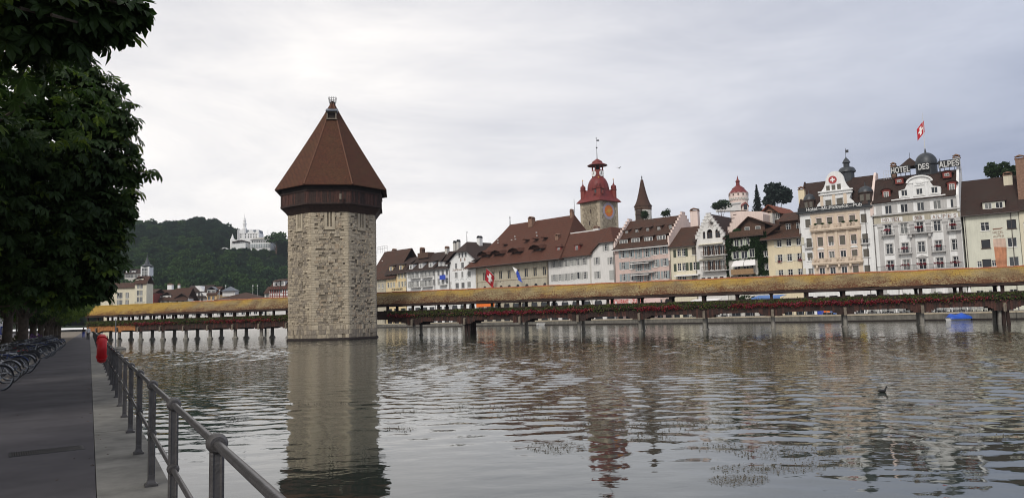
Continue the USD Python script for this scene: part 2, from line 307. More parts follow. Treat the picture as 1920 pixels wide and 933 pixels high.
# life buoy hung on the railing
lb = Thing('life_buoy', 'red life buoy seen edge-on hanging on the promenade railing', 'life buoy', along(24.6, RL - .25, PZ + 1.0), rail_ang)
th = np.linspace(0, 2 * math.pi, 33)[:-1]; ph = np.linspace(0, 2 * math.pi, 13)[:-1]
tv = np.array([[.125 * math.sin(b), (.31 + .11 * math.cos(b)) * math.cos(a), (.31 + .11 * math.cos(b)) * math.sin(a)] for a in th for b in ph])
tf = [(i * 12 + j, i * 12 + (j + 1) % 12, (i + 1) % 32 * 12 + (j + 1) % 12, (i + 1) % 32 * 12 + j) for i in range(32) for j in range(12)]
lb.part('ring', MB().add(tv, tf), 'lifebuoy_red', smooth=True)
for a in (.6, 2.2, 3.9, 5.4):
    b = np.linspace(0, 2 * math.pi, 13); lb.part('rope_loop', MB().tube([[.135 * math.sin(t), (.31 + .122 * math.cos(t)) * math.cos(a), (.31 + .122 * math.cos(t)) * math.sin(a)] for t in b], .012, 5, False), 'lifebuoy_red')
lb.part('hook', MB().tube([(.13, 0, .36), (.16, 0, .2), (.16, 0, .08)], .012), 'iron')

# poles at the water's edge near the bridge end
p = on_level(216, 652, 0.0)
t = Thing('mooring_pole', 'thin tall grey pole standing in the water beside the railing', 'pole', (*p[:2], BED_Z)); t.part('pole', MB().tube([(0, 0, 0), (0, 0, 1.6 + (652 - 598) / FPX * p[1])], .06, 8), 'steel_grey', smooth=True)
t.part('cap', MB().sphere((0, 0, 1.6 + 54 / FPX * p[1]), .07), 'steel_grey', smooth=True)
p = on_level(224, 654, 0.0)
t = Thing('mooring_pile', 'short weathered mooring pile with collars beside the thin grey pole', 'mooring pile', (*p[:2], BED_Z)); hh = 1.6 + 26 / FPX * p[1]
t.part('pile', MB().tube([(0, 0, 0), (0, 0, hh)], [.16, .13], 8), 'pier_stone'); t.part('collar', MB().tube([(0, 0, hh - .5), (0, 0, hh - .35)], .19, 8), 'dark_timber'); t.part('footing', MB().lathe([(0, 1.3), (.75, 1.3), (.75, 1.7), (.2, 1.95), (0, 1.95)], sides=10), 'pier_stone')

# ---------------------------------------------------------------- the water tower
TC = at_depth(626, 595, 113.0)[:2]; TR = 6.93
view_ang = math.atan2(-TC[1], -TC[0])                       # from the tower towards the camera
tw = Thing('water_tower', 'octagonal stone tower with steep brown tiled roof standing in the river', 'tower', (*TC, BED_Z), 0)
ZB = -BED_Z                                                 # water level in tower coordinates
def tz(py): return (at_depth(626, py, 113.0 - TR)[2]) + ZB     # height of what the photo shows at row py on the front face
vert_ang = [view_ang + math.radians(-17.8 + 45 * k + 180 - 180) for k in range(8)]   # increasing angle: counter-clockwise
vert_ang = [view_ang + math.radians(17.8 - 45 * k) for k in range(8)]
def octa(r): return np.array([(r * math.cos(a), r * math.sin(a)) for a in vert_ang])
def ring(prof, sub=None):
    """Octagonal shell through (radius, height) rows."""
    v = np.vstack([np.c_[octa(r), np.full(8, z)] for r, z in prof]); f = [(i * 8 + j, i * 8 + (j + 1) % 8, (i + 1) * 8 + (j + 1) % 8, (i + 1) * 8 + j) for i in range(len(prof) - 1) for j in range(8)]
    return MB().add(v, f)
ZS = tz(391)                                                # top of the masonry
tw.part('masonry_core', ring([(0.01, 0), (TR - .09, 0), (TR - .09, ZB + .3), (TR - .16, ZS + .4), (0.01, ZS + .4)]), 'mortar')
tw.part('foot_ledge', ring([(TR + .05, 0), (TR + .22, ZB - .3), (TR + .2, ZB + .12), (TR + .05, ZB + .3), (TR - .2, ZB + .3)]), 'soot_timber')
stone_mb = [MB() for _ in range(6)]; singles = []
zs = [ZB + .30]
rng = np.random.default_rng(11)
while zs[-1] < ZS: zs.append(zs[-1] + (rng.uniform(.5, .8) if zs[-1] < ZB + 1.6 else rng.uniform(.22, .42)))
zs[-1] = ZS + .3
slit_faces = {}
def stone(o, ud, nd, u0, u1, z0, z1, pr, j=.035):
    c = lambda u, z, d: [o[0] + ud[0] * u + nd[0] * d, o[1] + ud[1] * u + nd[1] * d, z]
    J = lambda: rng.uniform(-j, j)
    b = min(.05, (z1 - z0) * .16)
    back = [c(u0, z0, -.1), c(u1, z0, -.1), c(u1, z1, -.1), c(u0, z1, -.1)]
    mid = [c(u0 + J() * .5, z0 + J() * .4, pr * .55), c(u1 + J() * .5, z0 + J() * .4, pr * .55), c(u1 + J() * .5, z1 + J() * .4, pr * .55), c(u0 + J() * .5, z1 + J() * .4, pr * .55)]
    fr = [c(u0 + b + abs(J()), z0 + b, pr + J() * .5), c(u1 - b - abs(J()), z0 + b, pr + J() * .5), c(u1 - b - abs(J()), z1 - b, pr + J() * .5), c(u0 + b + abs(J()), z1 - b, pr + J() * .5)]
    f = [(8, 9, 10, 11)]
    for k in range(4): f += [(k, (k + 1) % 4, 4 + (k + 1) % 4, 4 + k), (4 + k, 4 + (k + 1) % 4, 8 + (k + 1) % 4, 8 + k)]
    return back + mid + fr, f
for k in range(8):
    a0, a1 = octa(TR - .06)[k], octa(TR - .06)[(k + 1) % 8]; ud = a1 - a0; FW = np.linalg.norm(ud); ud = ud / FW; nd = (a0 + a1) / 2; nd = nd / np.linalg.norm(nd)
    facing = nd @ (-TC / np.linalg.norm(TC))
    has_slit = facing > .2
    if has_slit:
        slit_faces[k] = (a0, ud, nd, FW)
    for r, (z0, z1) in enumerate(zip(zs[:-1], zs[1:])):
        q0 = rng.uniform(.75, 1.35) if r % 2 else rng.uniform(.4, .7); q1 = rng.uniform(.4, .7) if r % 2 else rng.uniform(.75, 1.35)
        us = [0.0, q0]
        while us[-1] < FW - q1 - .25: us.append(us[-1] + rng.uniform(.18, .72))
        us[-1] = FW - q1; us.append(FW)
        for i, (u0, u1) in enumerate(zip(us[:-1], us[1:])):
            if u1 - u0 < .06: continue
            if has_slit and z1 > ZS - 3.0 and u1 > FW / 2 - .75 and u0 < FW / 2 + .75:
                if z0 > ZS - 2.9 or True:
                    if u0 >= FW / 2 - .75 and u1 <= FW / 2 + .75: continue
                    if u0 < FW / 2 - .75: u1 = min(u1, FW / 2 - .77)
                    else: u0 = max(u0, FW / 2 + .77)
                    if u1 - u0 < .08: continue
            quoin = i == 0 or i == len(us) - 2
            if not quoin and rng.random() < .12: continue                    # stones fallen back into the mortar
            pr = rng.uniform(.045, .075) if quoin else rng.uniform(-.02, .085)
            v, f = stone(a0, ud, nd, u0 + .012, u1 - .012, z0 + .012, z1 - .012, pr)
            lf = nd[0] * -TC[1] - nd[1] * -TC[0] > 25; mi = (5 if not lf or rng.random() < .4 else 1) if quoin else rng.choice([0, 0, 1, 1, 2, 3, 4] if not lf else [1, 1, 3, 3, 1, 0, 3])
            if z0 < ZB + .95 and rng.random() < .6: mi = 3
            big = (u1 - u0) * (z1 - z0)
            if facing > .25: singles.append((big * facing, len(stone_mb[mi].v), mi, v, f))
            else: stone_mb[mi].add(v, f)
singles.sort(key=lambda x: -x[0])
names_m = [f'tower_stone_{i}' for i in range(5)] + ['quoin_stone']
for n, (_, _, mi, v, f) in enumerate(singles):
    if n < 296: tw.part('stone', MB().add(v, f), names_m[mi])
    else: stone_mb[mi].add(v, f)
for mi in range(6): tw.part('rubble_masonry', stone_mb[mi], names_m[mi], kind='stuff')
for k, (a0, ud, nd, FW) in slit_faces.items():
    R3 = np.array([[ud[0], -nd[0], 0], [ud[1], -nd[1], 0], [0, 0, 1.0]]); T = np.eye(4); T[:3, :3] = R3; T[:2, 3] = a0 + ud * FW / 2
    pl = sbox(-.75, ZS - 2.95, .75, ZS + .2); holes = unary_union([sbox(-.34, ZS - 2.5, -.1, ZS - .1), sbox(.1, ZS - 2.5, .34, ZS - .1)])
    g = MB().prism(pl.difference(holes), -.055, .35, 'y'); v, f = g.get(); sp = tw.part('slit_window', MB().add(v @ R3.T + T[:3, 3], f), 'sandstone')
    g = MB().box(-.36, .36, .2, .3, ZS - 2.6, ZS); v, f = g.get(); tw.part('dark_opening', MB().add(v @ R3.T + T[:3, 3], f), 'soot_timber', parent=sp)
# wooden gallery under the roof
Rw = TR * 93.0 / 81.0
za, zb, zc, zd = tz(393), tz(380), tz(358), tz(340)
tw.part('gallery_flare', ring([(TR - .4, za - .25), (TR + .02, za - .25), (Rw - .12, zb - .1), (Rw - .12, zb + .3)]), 'dark_timber')
tw.part('gallery_wall', ring([(Rw - .1, zb - .1), (Rw - .1, zd + .3)]), 'soot_timber')
ov = octa(Rw); ov2 = octa(Rw)
for k in range(8):
    a, b = ov[k], ov[(k + 1) % 8]; u = b - a; L = np.linalg.norm(u); u /= L; n = (a + b) / 2; n = n / np.linalg.norm(n); nb = 20
    facing = n @ (-TC / np.linalg.norm(TC)); nb = 20 if facing > 0 else 4
    for i in range(nb):
        u0, u1 = L * i / nb + .012, L * (i + 1) / nb - .012; d = rng.uniform(-.04, .03)
        g = MB().add([[*(a + u * x + n * y), z] for x in (u0, u1) for y in (-.1, d) for z in (zb + rng.uniform(-.05, .05), zc)], [(0, 1, 3, 2), (4, 6, 7, 5), (0, 4, 5, 1), (2, 3, 7, 6), (0, 2, 6, 4), (1, 5, 7, 3)])
        tw.part('gallery_board', g, 'dark_timber_red' if rng.random() < .55 else 'dark_timber')
tw.part('gallery_rail', ring([(Rw - .05, zc), (Rw + .1, zc), (Rw + .1, zc + .22), (Rw - .05, zc + .22)]), 'dark_timber')
tw.part('gallery_sill', ring([(Rw - .05, zb - .2), (Rw + .07, zb - .2), (Rw + .07, zb + .05), (Rw - .05, zb + .05)]), 'dark_timber')
# roof, laid in stepped courses
Re = TR * 103.5 / 81.0; zE = tz(349) + .1; zA = at_depth(623, 195, 113.0)[2] + ZB
NC = 66; prof = [(Re - .5, zE - .06), (Re, zE - .06)]
for i in range(NC):
    t0, t1 = i / NC, (i + 1) / NC; rr = lambda t: .34 + (Re - .34) * (1 - t) ** 1.06
    z0, z1 = zE + (zA - zE) * t0, zE + (zA - zE) * t1
    prof += [(rr(t0) , z0 + .03), (rr(t1) + .045, z1)]
tw.part('roof', ring(prof), 'tower_tiles')
tw.part('roof_soffit', ring([(Rw - .2, zd + .28), (Re - .1, zE - .07)]), 'soot_timber')
for k in range(8):
    d = np.array([math.cos(vert_ang[k]), math.sin(vert_ang[k])]); facing = d @ (-TC / np.linalg.norm(TC)); n = 52 if facing > .1 else 14
    if facing < -.2: continue
    hm = []
    for i in range(n):
        t0, t1 = i / n, (i + .95) / n; rr = lambda t: .34 + (Re - .34) * (1 - t) ** 1.06
        P0 = [*(d * (rr(t0) + .05)), zE + (zA - zE) * t0 + .06]; P1 = [*(d * (rr(t1) + .02)), zE + (zA - zE) * t1 + .06]
        hm.append(tw.part('hip_tile', MB().tube([P0, P1], [.10, .075], 5), 'hip_tile')) if facing > .5 else None
# dormer near the peak and the ring of lightning rods on the tip
nf = (octa(1)[0] + octa(1)[1]) / 2
kf = max(range(8), key=lambda k: ((octa(1)[k] + octa(1)[(k + 1) % 8]) / 2) @ (-TC / np.linalg.norm(TC))); nf = (octa(1)[kf] + octa(1)[(kf + 1) % 8]) / 2; nf /= np.linalg.norm(nf); ang = math.atan2(nf[1], nf[0]) + math.pi / 2
zd0, zd1 = at_depth(623, 222, 111)[2] + ZB, at_depth(623, 209, 111)[2] + ZB
dm = tw.part('roof_dormer', MB().box(-.72, -.55, -2.1, 0, zd0, zd1).box(.55, .72, -2.1, 0, zd0, zd1).box(-.55, .55, -1.95, 0, zd0 + .9, zd1).box(-.85, .85, -2.2, 0, zd0 - .15, zd0).moved((0, 0, 0), ang), 'pale_timber')
tw.part('hatch', MB().box(-.55, .55, -1.9, 0, zd0, zd0 + .9).moved((0, 0, 0), ang), 'soot_timber', parent=dm)
tw.part('dormer_roof', MB().prism(Polygon([(-2.45, zd1 - .02), (-2.45, zd1 + .08), (-.6, zd1 + .85), (0, zd1 + .85), (0, zd1 - .02)]), -.85, .85, 'x').moved((0, 0, 0), ang), 'lead_sheet', parent=dm)
tip = zA; tg = MB().lathe([(0.5, tip - .4), (.42, tip), (.30, tip + .35), (0, tip + .4)], sides=8)
tw.part('roof_tip', tg, 'dark_timber')
g = MB()
for r, z in ((.55, tip + .35), (.62, tip + .8)): g.tube([(r * math.cos(a), r * math.sin(a), z) for a in np.linspace(0, 2 * math.pi, 17)], .035, 5, False)
for a in np.linspace(0, 2 * math.pi, 13)[:-1]: g.tube([(.5 * math.cos(a), .5 * math.sin(a), tip), (.62 * math.cos(a), .62 * math.sin(a), tip + 1.05)], .03, 4)
tw.part('tip_railing', g, 'dark_iron')
pl = np.array([*(nf * (Rw - .02)), 0]); tw.part('wall_lamp', MB().box(-.16, .16, -.28, 0, zb + .35, zb + 1.15).moved(pl + np.array([*(octa(1)[kf] - octa(1)[(kf + 1) % 8]), 0]) * 2.2, ang), 'pale_timber')
# ---------------------------------------------------------------- the covered bridge
MAT['bridge_roof'] = usdkit.material(stage, '/World/Looks/bridge_roof', {
    'tc': ('texture_coordinate', {}), 'g': ('geometry', {}), 's': ('separate_xyz', {}), 'ad': ('math', {'math_type': 'multiply_add', 'value2': 1.0}), 'cx': ('combine_xyz', {}),
    'br': ('brick_texture', {'color1': (.24, .155, .08), 'color2': (.17, .105, .058), 'mortar': (.06, .036, .02), 'scale': 1.0, 'mortar_size': .014, 'mortar_smooth': .3, 'brick_width': .21, 'row_height': .1167}),
    # grey-green weathering
    'ng': ('noise_texture', {'scale': .35, 'detail': 5.0, 'roughness': .6}), 'rg': ('rgb_ramp', {'ramp': [(.35, (.12,) * 3), (.6, (.75,) * 3)]}), 'mg': ('mix', {'color2': (.33, .27, .145)}),
    # yellow lichen, thick towards the ridge and the left bank
    'hz': ('map_range', {'from_min': 5.2, 'from_max': 7.1, 'to_min': -.16, 'to_max': .12, 'clamp': True}),
    'lx': ('map_range', {'from_min': -92.0, 'from_max': -58.0, 'to_min': .42, 'to_max': .0, 'clamp': True}),
    'ny': ('noise_texture', {'scale': .22, 'detail': 7.0, 'roughness': .68}), 'a1': ('math', {'math_type': 'add'}), 'a2': ('math', {'math_type': 'add'}),
    'ry': ('rgb_ramp', {'ramp': [(.46, (0, 0, 0)), (.68, (.85,) * 3)]}), 'my': ('mix', {'color2': (.41, .262, .05)}),
    # bare red-brown tiles where moss has slid off, mostly in the lower half
    'nr0': ('noise_texture', {'scale': .5, 'detail': 3.0, 'roughness': .6}), 'nr': ('math', {'math_type': 'multiply', 'value2': .5}), 'nr2': ('noise_texture', {'scale': 5.0, 'detail': 2.0}), 'hr': ('map_range', {'from_min': 5.0, 'from_max': 6.9, 'to_min': .13, 'to_max': -.22, 'clamp': True}),
    'ar': ('math', {'math_type': 'add'}), 'ar2': ('math', {'math_type': 'multiply_add', 'value2': 1.05, 'value3': 0.0}), 'rr': ('rgb_ramp', {'ramp': [(.74, (0, 0, 0)), (.83, (.85,) * 3)]}), 'mr': ('mix', {'color2': (.115, .042, .022)}),
    'b': ('bump', {'strength': .6, 'distance': .03, 'invert': True}), 'nb': ('noise_texture', {'scale': 9.0, 'detail': 3.0}), 'rb': ('rgb_ramp', {'ramp': [(.3, (.7,) * 3), (.7, (1.25,) * 3)]}), 'mm': ('mix', {'mix_type': 'multiply', 'fac': 1.0}),
    'p': ('principled_bsdf', {'roughness': .9, 'specular_ior_level': .2})},
    [('g.position', 's.vector'), ('s.x', 'ad.value1'), ('s.y', 'ad.value3'), ('s.x', 'cx.x'), ('s.z', 'cx.y'), ('cx.vector', 'br.vector'), ('g.position', 'ng.vector'), ('ng.fac', 'rg.fac'), ('rg.color', 'mg.fac'), ('br.color', 'mg.color1'),
     ('s.z', 'hz.value'), ('s.x', 'lx.value'), ('g.position', 'ny.vector'), ('ny.fac', 'a1.value1'), ('hz.result', 'a1.value2'), ('a1.value', 'a2.value1'), ('lx.result', 'a2.value2'), ('a2.value', 'ry.fac'), ('ry.color', 'my.fac'), ('mg.color', 'my.color1'),
     ('g.position', 'nr0.vector'), ('nr0.fac', 'nr.value1'), ('g.position', 'nr2.vector'), ('nr2.fac', 'ar2.value1'), ('nr.value', 'ar2.value3'), ('ar2.value', 'ar.value1'), ('s.z', 'hr.value'), ('hr.result', 'ar.value2'), ('ar.value', 'rr.fac'), ('rr.color', 'mr.fac'), ('my.color', 'mr.color1'),
     ('g.position', 'nb.vector'), ('nb.fac', 'rb.fac'), ('mr.color', 'mm.color1'), ('rb.color', 'mm.color2'), ('mm.color', 'p.base_color'), ('br.fac', 'b.height'), ('b.normal', 'p.normal')], surface='p.BSDF')
M('ridge_tile', (.34, .13, .065), .85, .35, 1.2)
leafy('geranium_leaf', (.05, .075, .018), (.24, .25, .06), .2)
leafy('geranium_red', (.19, .012, .018), (.37, .035, .045), .2)
leafy('geranium_pink', (.30, .05, .08), (.52, .18, .22), .2)

BP = [np.array(p, float) for p in ((-88, 156), (-36, 130), (-20, 122.5), (66, 92.8), (92, 83.8))]
br = Thing('covered_bridge', 'long covered wooden footbridge with yellow lichened roof and flower boxes crossing the river', 'bridge')
rng = np.random.default_rng(21)
ZE, ZR, HALF = 5.08, 7.12, 2.25
flowers = {'geranium_leaf': MB(), 'geranium_red': MB(), 'geranium_pink': MB()}
def seg_frame(a, b):
    d = b - a; L = np.linalg.norm(d); d = d / L; n = np.array([-d[1], d[0]])
    if n @ (-a) < 0: n = -n
    return d, n, L          # n points towards the camera side
def place(mbv, a, d, n):    # local (along, towards camera, z) -> world
    return np.c_[a[0] + d[0] * mbv[:, 0] + n[0] * mbv[:, 1], a[1] + d[1] * mbv[:, 0] + n[1] * mbv[:, 1], mbv[:, 2]]
def put(name, mb, mat, a, d, n, **kw):
    v, f = mb.get(); return br.part(name, MB().add(place(v, a, d, n), f), mat, **kw)
for si, (a, b) in enumerate(zip(BP[:-1], BP[1:])):
    d, n, L = seg_frame(a, b); left = si == 0; ext0 = .35 if si else 0; ext1 = .35
    # roof: both slopes laid in courses that overlap like tiles, the line sagging and swelling a little
    NCR = 17; xs = np.linspace(-ext0, L + ext1, max(2, int(L / 1.2)))
    sag = .03 * np.sin(xs * .7 + si) + .025 * np.sin(xs * 1.73 + 2 * si)
    for side, sg in ((0, 1), (1, -1)):
        g = MB()
        for c in range(NCR):
            t0, t1 = c / NCR, (c + 1) / NCR; e = lambda t: .10 * (1 - t) ** 2          # slight bell-cast at the eaves
            rows = []
            for t, lift in ((t0, 0.0), (t0, .045), (t1, .0)):
                y = HALF * (1 - t) + .05; z = ZE + (ZR - ZE) * t + e(t) + lift; rows.append(np.c_[xs, np.full(len(xs), sg * y), z + sag + rng.normal(0, .006, len(xs))])
            v = np.vstack(rows); k = len(xs); f = [(r * k + i, r * k + i + 1, (r + 1) * k + i + 1, (r + 1) * k + i) for r in range(2) for i in range(k - 1)]
            g.add(v, f)
        put('roof', g, 'bridge_roof', a, d, n)
    # soffit, eaves board, ridge tiles
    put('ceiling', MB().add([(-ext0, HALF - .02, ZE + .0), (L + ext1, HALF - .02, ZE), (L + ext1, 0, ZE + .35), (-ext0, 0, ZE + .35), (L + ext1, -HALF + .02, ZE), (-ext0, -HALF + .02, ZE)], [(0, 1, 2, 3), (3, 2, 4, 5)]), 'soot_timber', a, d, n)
    put('eaves_board', MB().box(-ext0, L + ext1, HALF - .06, HALF + .02, ZE - .26, ZE + .04), 'dark_timber', a, d, n); put('eaves_board', MB().box(-ext0, L + ext1, -HALF - .02, -HALF + .06, ZE - .26, ZE + .04), 'dark_timber', a, d, n)
    nr_ = int(L / .9)
    for i in range(nr_):
        x0 = L * i / nr_; z = ZR + .03 + np.interp(x0, xs, sag)
        put('ridge_tile', MB().tube([(x0, 0, z), (x0 + L / nr_ * .97, 0, z)], [.15, .135], 6), 'bridge_roof' if (left and x0 < L * .5) else 'ridge_tile', a, d, n)
    if left:   # hipped end of the roof over the left bank
        g = MB()
        for c in range(NCR):
            t0, t1 = c / NCR, (c + 1) / NCR; P = []
            for t, lf in ((t0, 0), (t0, .045), (t1, 0)):
                y = HALF * (1 - t) + .05; x = -.9 * (1 - t); z = ZE + (ZR - ZE) * t + .1 * (1 - t) ** 2 + lf; P += [(x, y, z), (x, -y, z)]
            g.add(P, [(0, 1, 3, 2), (2, 3, 5, 4)])
        put('roof_hip', g, 'bridge_roof', a, d, n)
        for sg in (1, -1): put('roof_hip', MB().add([(-.9, sg * (HALF + .05), ZE + .1), (0, sg * (HALF + .05), ZE + .1), (0, 0, ZR)], [(0, 1, 2)]), 'bridge_roof', a, d, n)
    # deck, parapets
    put('deck', MB().box(-ext0, L + ext1, -1.55, 1.55, 2.72, 2.9), 'dark_timber', a, d, n)
    for sg in (1, -1):
        y0, y1 = (1.58, 1.68) if sg > 0 else (-1.68, -1.58)
        put('handrail', MB().box(-ext0, L + ext1, y0 - .06, y1 + .06, 3.93, 4.09), 'dark_timber', a, d, n)
        put('parapet', MB().box(-ext0, L + ext1, min(y0, y1) + .02, max(y0, y1) - .02, 2.7, 3.93), 'dark_timber', a, d, n)
    # piers under every second post
    step = 6.3 if left else 9.0; npier = max(1, int(round(L / step))); pst = L / npier; px_ = [(i + .5) * pst for i in range(npier)] if not si == 1 else []
    # vertical siding whose lower edge dips in brackets at the piers
    def low(x):
        if not px_: return 2.3
        dd = min(abs(x - p) for p in px_); return min(2.02, np.interp(dd, [0, 1.0, 1.1, 1.7, 1.8], [1.72, 1.72, 1.9, 2.0, 2.02])) if left else np.interp(dd, [0, 1.0, 1.1, 1.7, 1.8], [1.72, 1.72, 1.9, 2.15, 2.24])
    if si != 1:
        nb = int(L / .30)
        g = MB(); gs = {'dark_timber': MB(), 'dark_timber_red': MB()}
        for i in range(nb):
            x0, x1 = L * i / nb + .008, L * (i + 1) / nb - .008; yy = 1.74 + rng.uniform(-.012, .012); zl = low((x0 + x1) / 2) + rng.uniform(-.02, .02)
            m_ = 'dark_timber_red' if rng.random() < .4 else 'dark_timber'
            if left and x0 < 15: m_ = 'orange_timber'
            bd = MB().box(x0, x1, yy - .03, yy + .03, zl, 2.98)
            if left and x0 < 15: put('siding_board', bd, m_, a, d, n)
            elif si == 2 and x0 > L - 240 * .30: put('siding_board', bd, m_, a, d, n)
            else: gs.setdefault(m_, MB()).add(*bd.get())
        for m_, g in gs.items():
            if g.n: put('siding', g, m_, a, d, n, kind='stuff')
        g = MB()
        for i in range(int(L / .5)): x0 = i * .5; g.box(x0, x0 + .49, -1.78, -1.72, low(x0), 2.98)
        put('siding_back', g, 'dark_timber', a, d, n, kind='stuff')
        put('sill_beam', MB().box(0, L, 1.55, 1.70, 2.40, 2.66), 'dark_timber', a, d, n); put('sill_beam', MB().box(0, L, -1.70, -1.55, 2.40, 2.66), 'dark_timber', a, d, n)
        for i, p in enumerate(px_):
            tops = 1.9
            if left:
                for y in (1.05, -1.05):
                    pr = [(.42, BED_Z), (.62, -.1), (.60, .25), (.36, .42), (.33, tops), (.4, tops), (.4, tops + .35), (0, tops + .35)]
                    g = MB().lathe(pr, sides=8, a0=.39); g.v = [x * [1, .9, 1] + [p, y * (1 + .25), 0] for x in g.v]; put('pier', g, 'pier_stone', a, d, n)
            else:
                for y in (1.25, -1.25):
                    pr = [(.4, BED_Z), (.4, .10), (.28, .18), (.26, 1.75)]
                    if i == 1 or i == len(px_) - 1:
                        for dx in (-.55, 0, .55): put('pile', MB().tube([(p + dx + rng.uniform(-.06, .06), y + rng.uniform(-.1, .1), BED_Z), (p + dx * .7, y, 2.3)], [.24, .2], 7), 'pier_stone' if dx == -.55 else 'dark_timber', a, d, n)
                    else:
                        g = MB().lathe(pr + [(0, 1.75)], sides=6); g.v = [x + [p, y, 0] for x in g.v]; put('pile', g, 'pier_stone', a, d, n)
            put('cross_beam', MB().box(p - .25, p + .25, -2.05, 2.05, 1.72, 2.05), 'dark_timber', a, d, n)
            put('bracket', MB().prism(Polygon([(-.2, 1.95), (.35, 1.6), (.35, 2.55), (-.2, 2.75)]), p - .17, p + .17, 'x').moved((0, 1.78, 0)), 'pale_timber', a, d, n)
    # posts carrying the roof
    npost = int(round(L / (3.15 if left else 4.5))); 
    for i in range(npost + (si != 1)):
        x = L * i / npost + (pst / 2 if False else 0)
        for sg in (1, -1):
            put('roof_post', MB().box(x - .19, x + .19, sg * 1.63 - .13, sg * 1.63 + .13, 2.9, ZE + .1), 'dark_timber', a, d, n)
            for e in (-1, 1): put('brace', MB().tube([(x, sg * 1.63, ZE - .5), (x + e * .55, sg * 1.63, ZE + .02)], .06, 4), 'dark_timber', a, d, n)
    # flower boxes on the outside and their geraniums
    if si != 1:
        nbx = int(L / 2.2)
        for i in range(nbx):
            x0 = L * i / nbx + .04; x1 = L * (i + 1) / nbx - .04; put('flower_box', MB().box(x0, x1, 1.76, 2.02, 3.30, 3.56), 'dark_timber', a, d, n)
        ab = meshkit.noise(np.c_[np.arange(0, L, .5) * .16, np.zeros(len(np.arange(0, L, .5))), np.full(len(np.arange(0, L, .5)), si * 9.0)], 4)
        for m_, dens, zc, zsg, sz in (('geranium_leaf', 60, 3.70, .20, .085), ('geranium_leaf', 46, 3.32, .24, .085), ('geranium_red', 74, 3.26, .19, .072), ('geranium_pink', 34, 3.34, .19, .066)):
            N = int(L * dens); x = rng.uniform(.1, L - .1, N); keep = np.interp(x, np.arange(0, L, .5), ab)
            if m_ != 'geranium_leaf': ok = rng.random(N) < np.clip((keep - .36) * 3.0, .04, 1) * (.55 if left else 1)
            else: ok = np.ones(N, bool)
            x = x[ok]; N = len(x); c = np.c_[x, 1.95 + np.abs(rng.normal(0, .13, N)) + (.07 if 'leaf' not in m_ else -.05), zc + rng.normal(0, zsg, N) * .8 + .08 * np.sin(x * 2.1)]
            u = rng.normal(size=(N, 3)); u /= np.linalg.norm(u, axis=1, keepdims=True); w = rng.normal(size=(N, 3)); w -= (w * u).sum(1, keepdims=True) * u; w /= np.linalg.norm(w, axis=1, keepdims=True)
            s_ = (sz * rng.uniform(.7, 1.5, N))[:, None]; V = np.stack([c - u * s_, c + w * s_, c + u * s_, c - w * s_], 1).reshape(-1, 3); F = np.arange(4 * N).reshape(-1, 4)
            flowers[m_].add(place(V, a, d, n), F)
for m_, g in flowers.items(): flat_thing({'geranium_leaf': 'geranium_foliage', 'geranium_red': 'red_geraniums', 'geranium_pink': 'pink_geraniums'}[m_], g, m_, {'geranium_leaf': 'green geranium leaves trailing from the flower boxes of the bridge', 'geranium_red': 'red geranium blossoms along the flower boxes of the bridge', 'geranium_pink': 'pink geranium blossoms along the flower boxes of the bridge'}[m_], 'flowers', kind='stuff')
# ---------------------------------------------------------------- materials of the town
def plaster(name, c, streak=.12, var=.07): M(name, c, .88, var, .5, .15, 8, streak=streak)
plaster('white_plaster', (0.675, 0.658, 0.63)); plaster('bright_plaster', (0.756, 0.756, 0.742)); plaster('cream_plaster', (0.652, 0.6, 0.458)); plaster('yellow_plaster', (0.653, 0.52, 0.302))
plaster('pale_yellow_plaster', (0.707, 0.611, 0.427)); plaster('pink_plaster', (0.588, 0.448, 0.399)); plaster('pale_pink_plaster', (0.72, 0.585, 0.523)); plaster('grey_green_plaster', (0.62, 0.616, 0.514))
plaster('grey_trim', (0.473, 0.461, 0.445)); plaster('rathaus_plaster', (0.473, 0.433, 0.338), .25); plaster('beige_trim', (0.642, 0.528, 0.41)); plaster('dirty_white', (0.562, 0.54, 0.495), .25); plaster('ochre_plaster', (0.619, 0.405, 0.192)); plaster('brick_patch', (0.506, 0.225, 0.124), .3, .4); plaster('pale_patch', (0.585, 0.427, 0.338), .2, .25)
M('blue_grey_shutter', (.27, .305, .31), .6, .1, 4); M('green_shutter', (.045, .06, .04), .6, .2, 4); M('grey_shutter', (.36, .36, .34), .6, .1, 4); M('cream_shutter', (.58, .55, .44), .6, .1, 4); M('olive_blind', (.115, .105, .085), .7, .1, 4); M('pale_green_shutter', (.42, .47, .36), .6, .1, 4)
M('window_white', (.74, .73, .70), .5, .05, 3); M('window_dark', (.05, .03, .022), .6, .2, 3); M('wood_brown', (.085, .045, .028), .7, .35, 2.5, .2, 12); M('wood_tan', (.30, .19, .10), .7, .3, 2.5)
M('gutter', (.09, .075, .07), .5, .2, 3, metal=.3); M('dome_metal', (.045, .050, .055), .45, .25, 2, metal=.25); M('red_paint_roof', (.165, .022, .018), .55, .25, 1.2, streak=.25); M('red_brown_wood', (.19, .035, .025), .65, .25, 2)
M('chimney_brick', (.22, .13, .09), .9, .35, 3); M('gold', (.65, .38, .06), .35, .2, 5, metal=.6); M('dial_lilac', (.33, .305, .38), .7, .15, 3); M('dial_orange', (.60, .17, .035), .7, .25, 2); M('clock_white', (.72, .72, .70), .5, .05, 3)
M('emblem_red', (.36, .055, .055), .7, .15, 3); M('letter_white', (.57, .57, .55), .5, .03, 3); M('letter_dark', (.05, .045, .04), .7, .2, 3); M('letter_faded', (.22, .13, .09), .8, .4, 3); M('letter_red', (.42, .05, .04), .7, .15, 3); M('sign_black', (.015, .016, .018), .5, .2, 3)
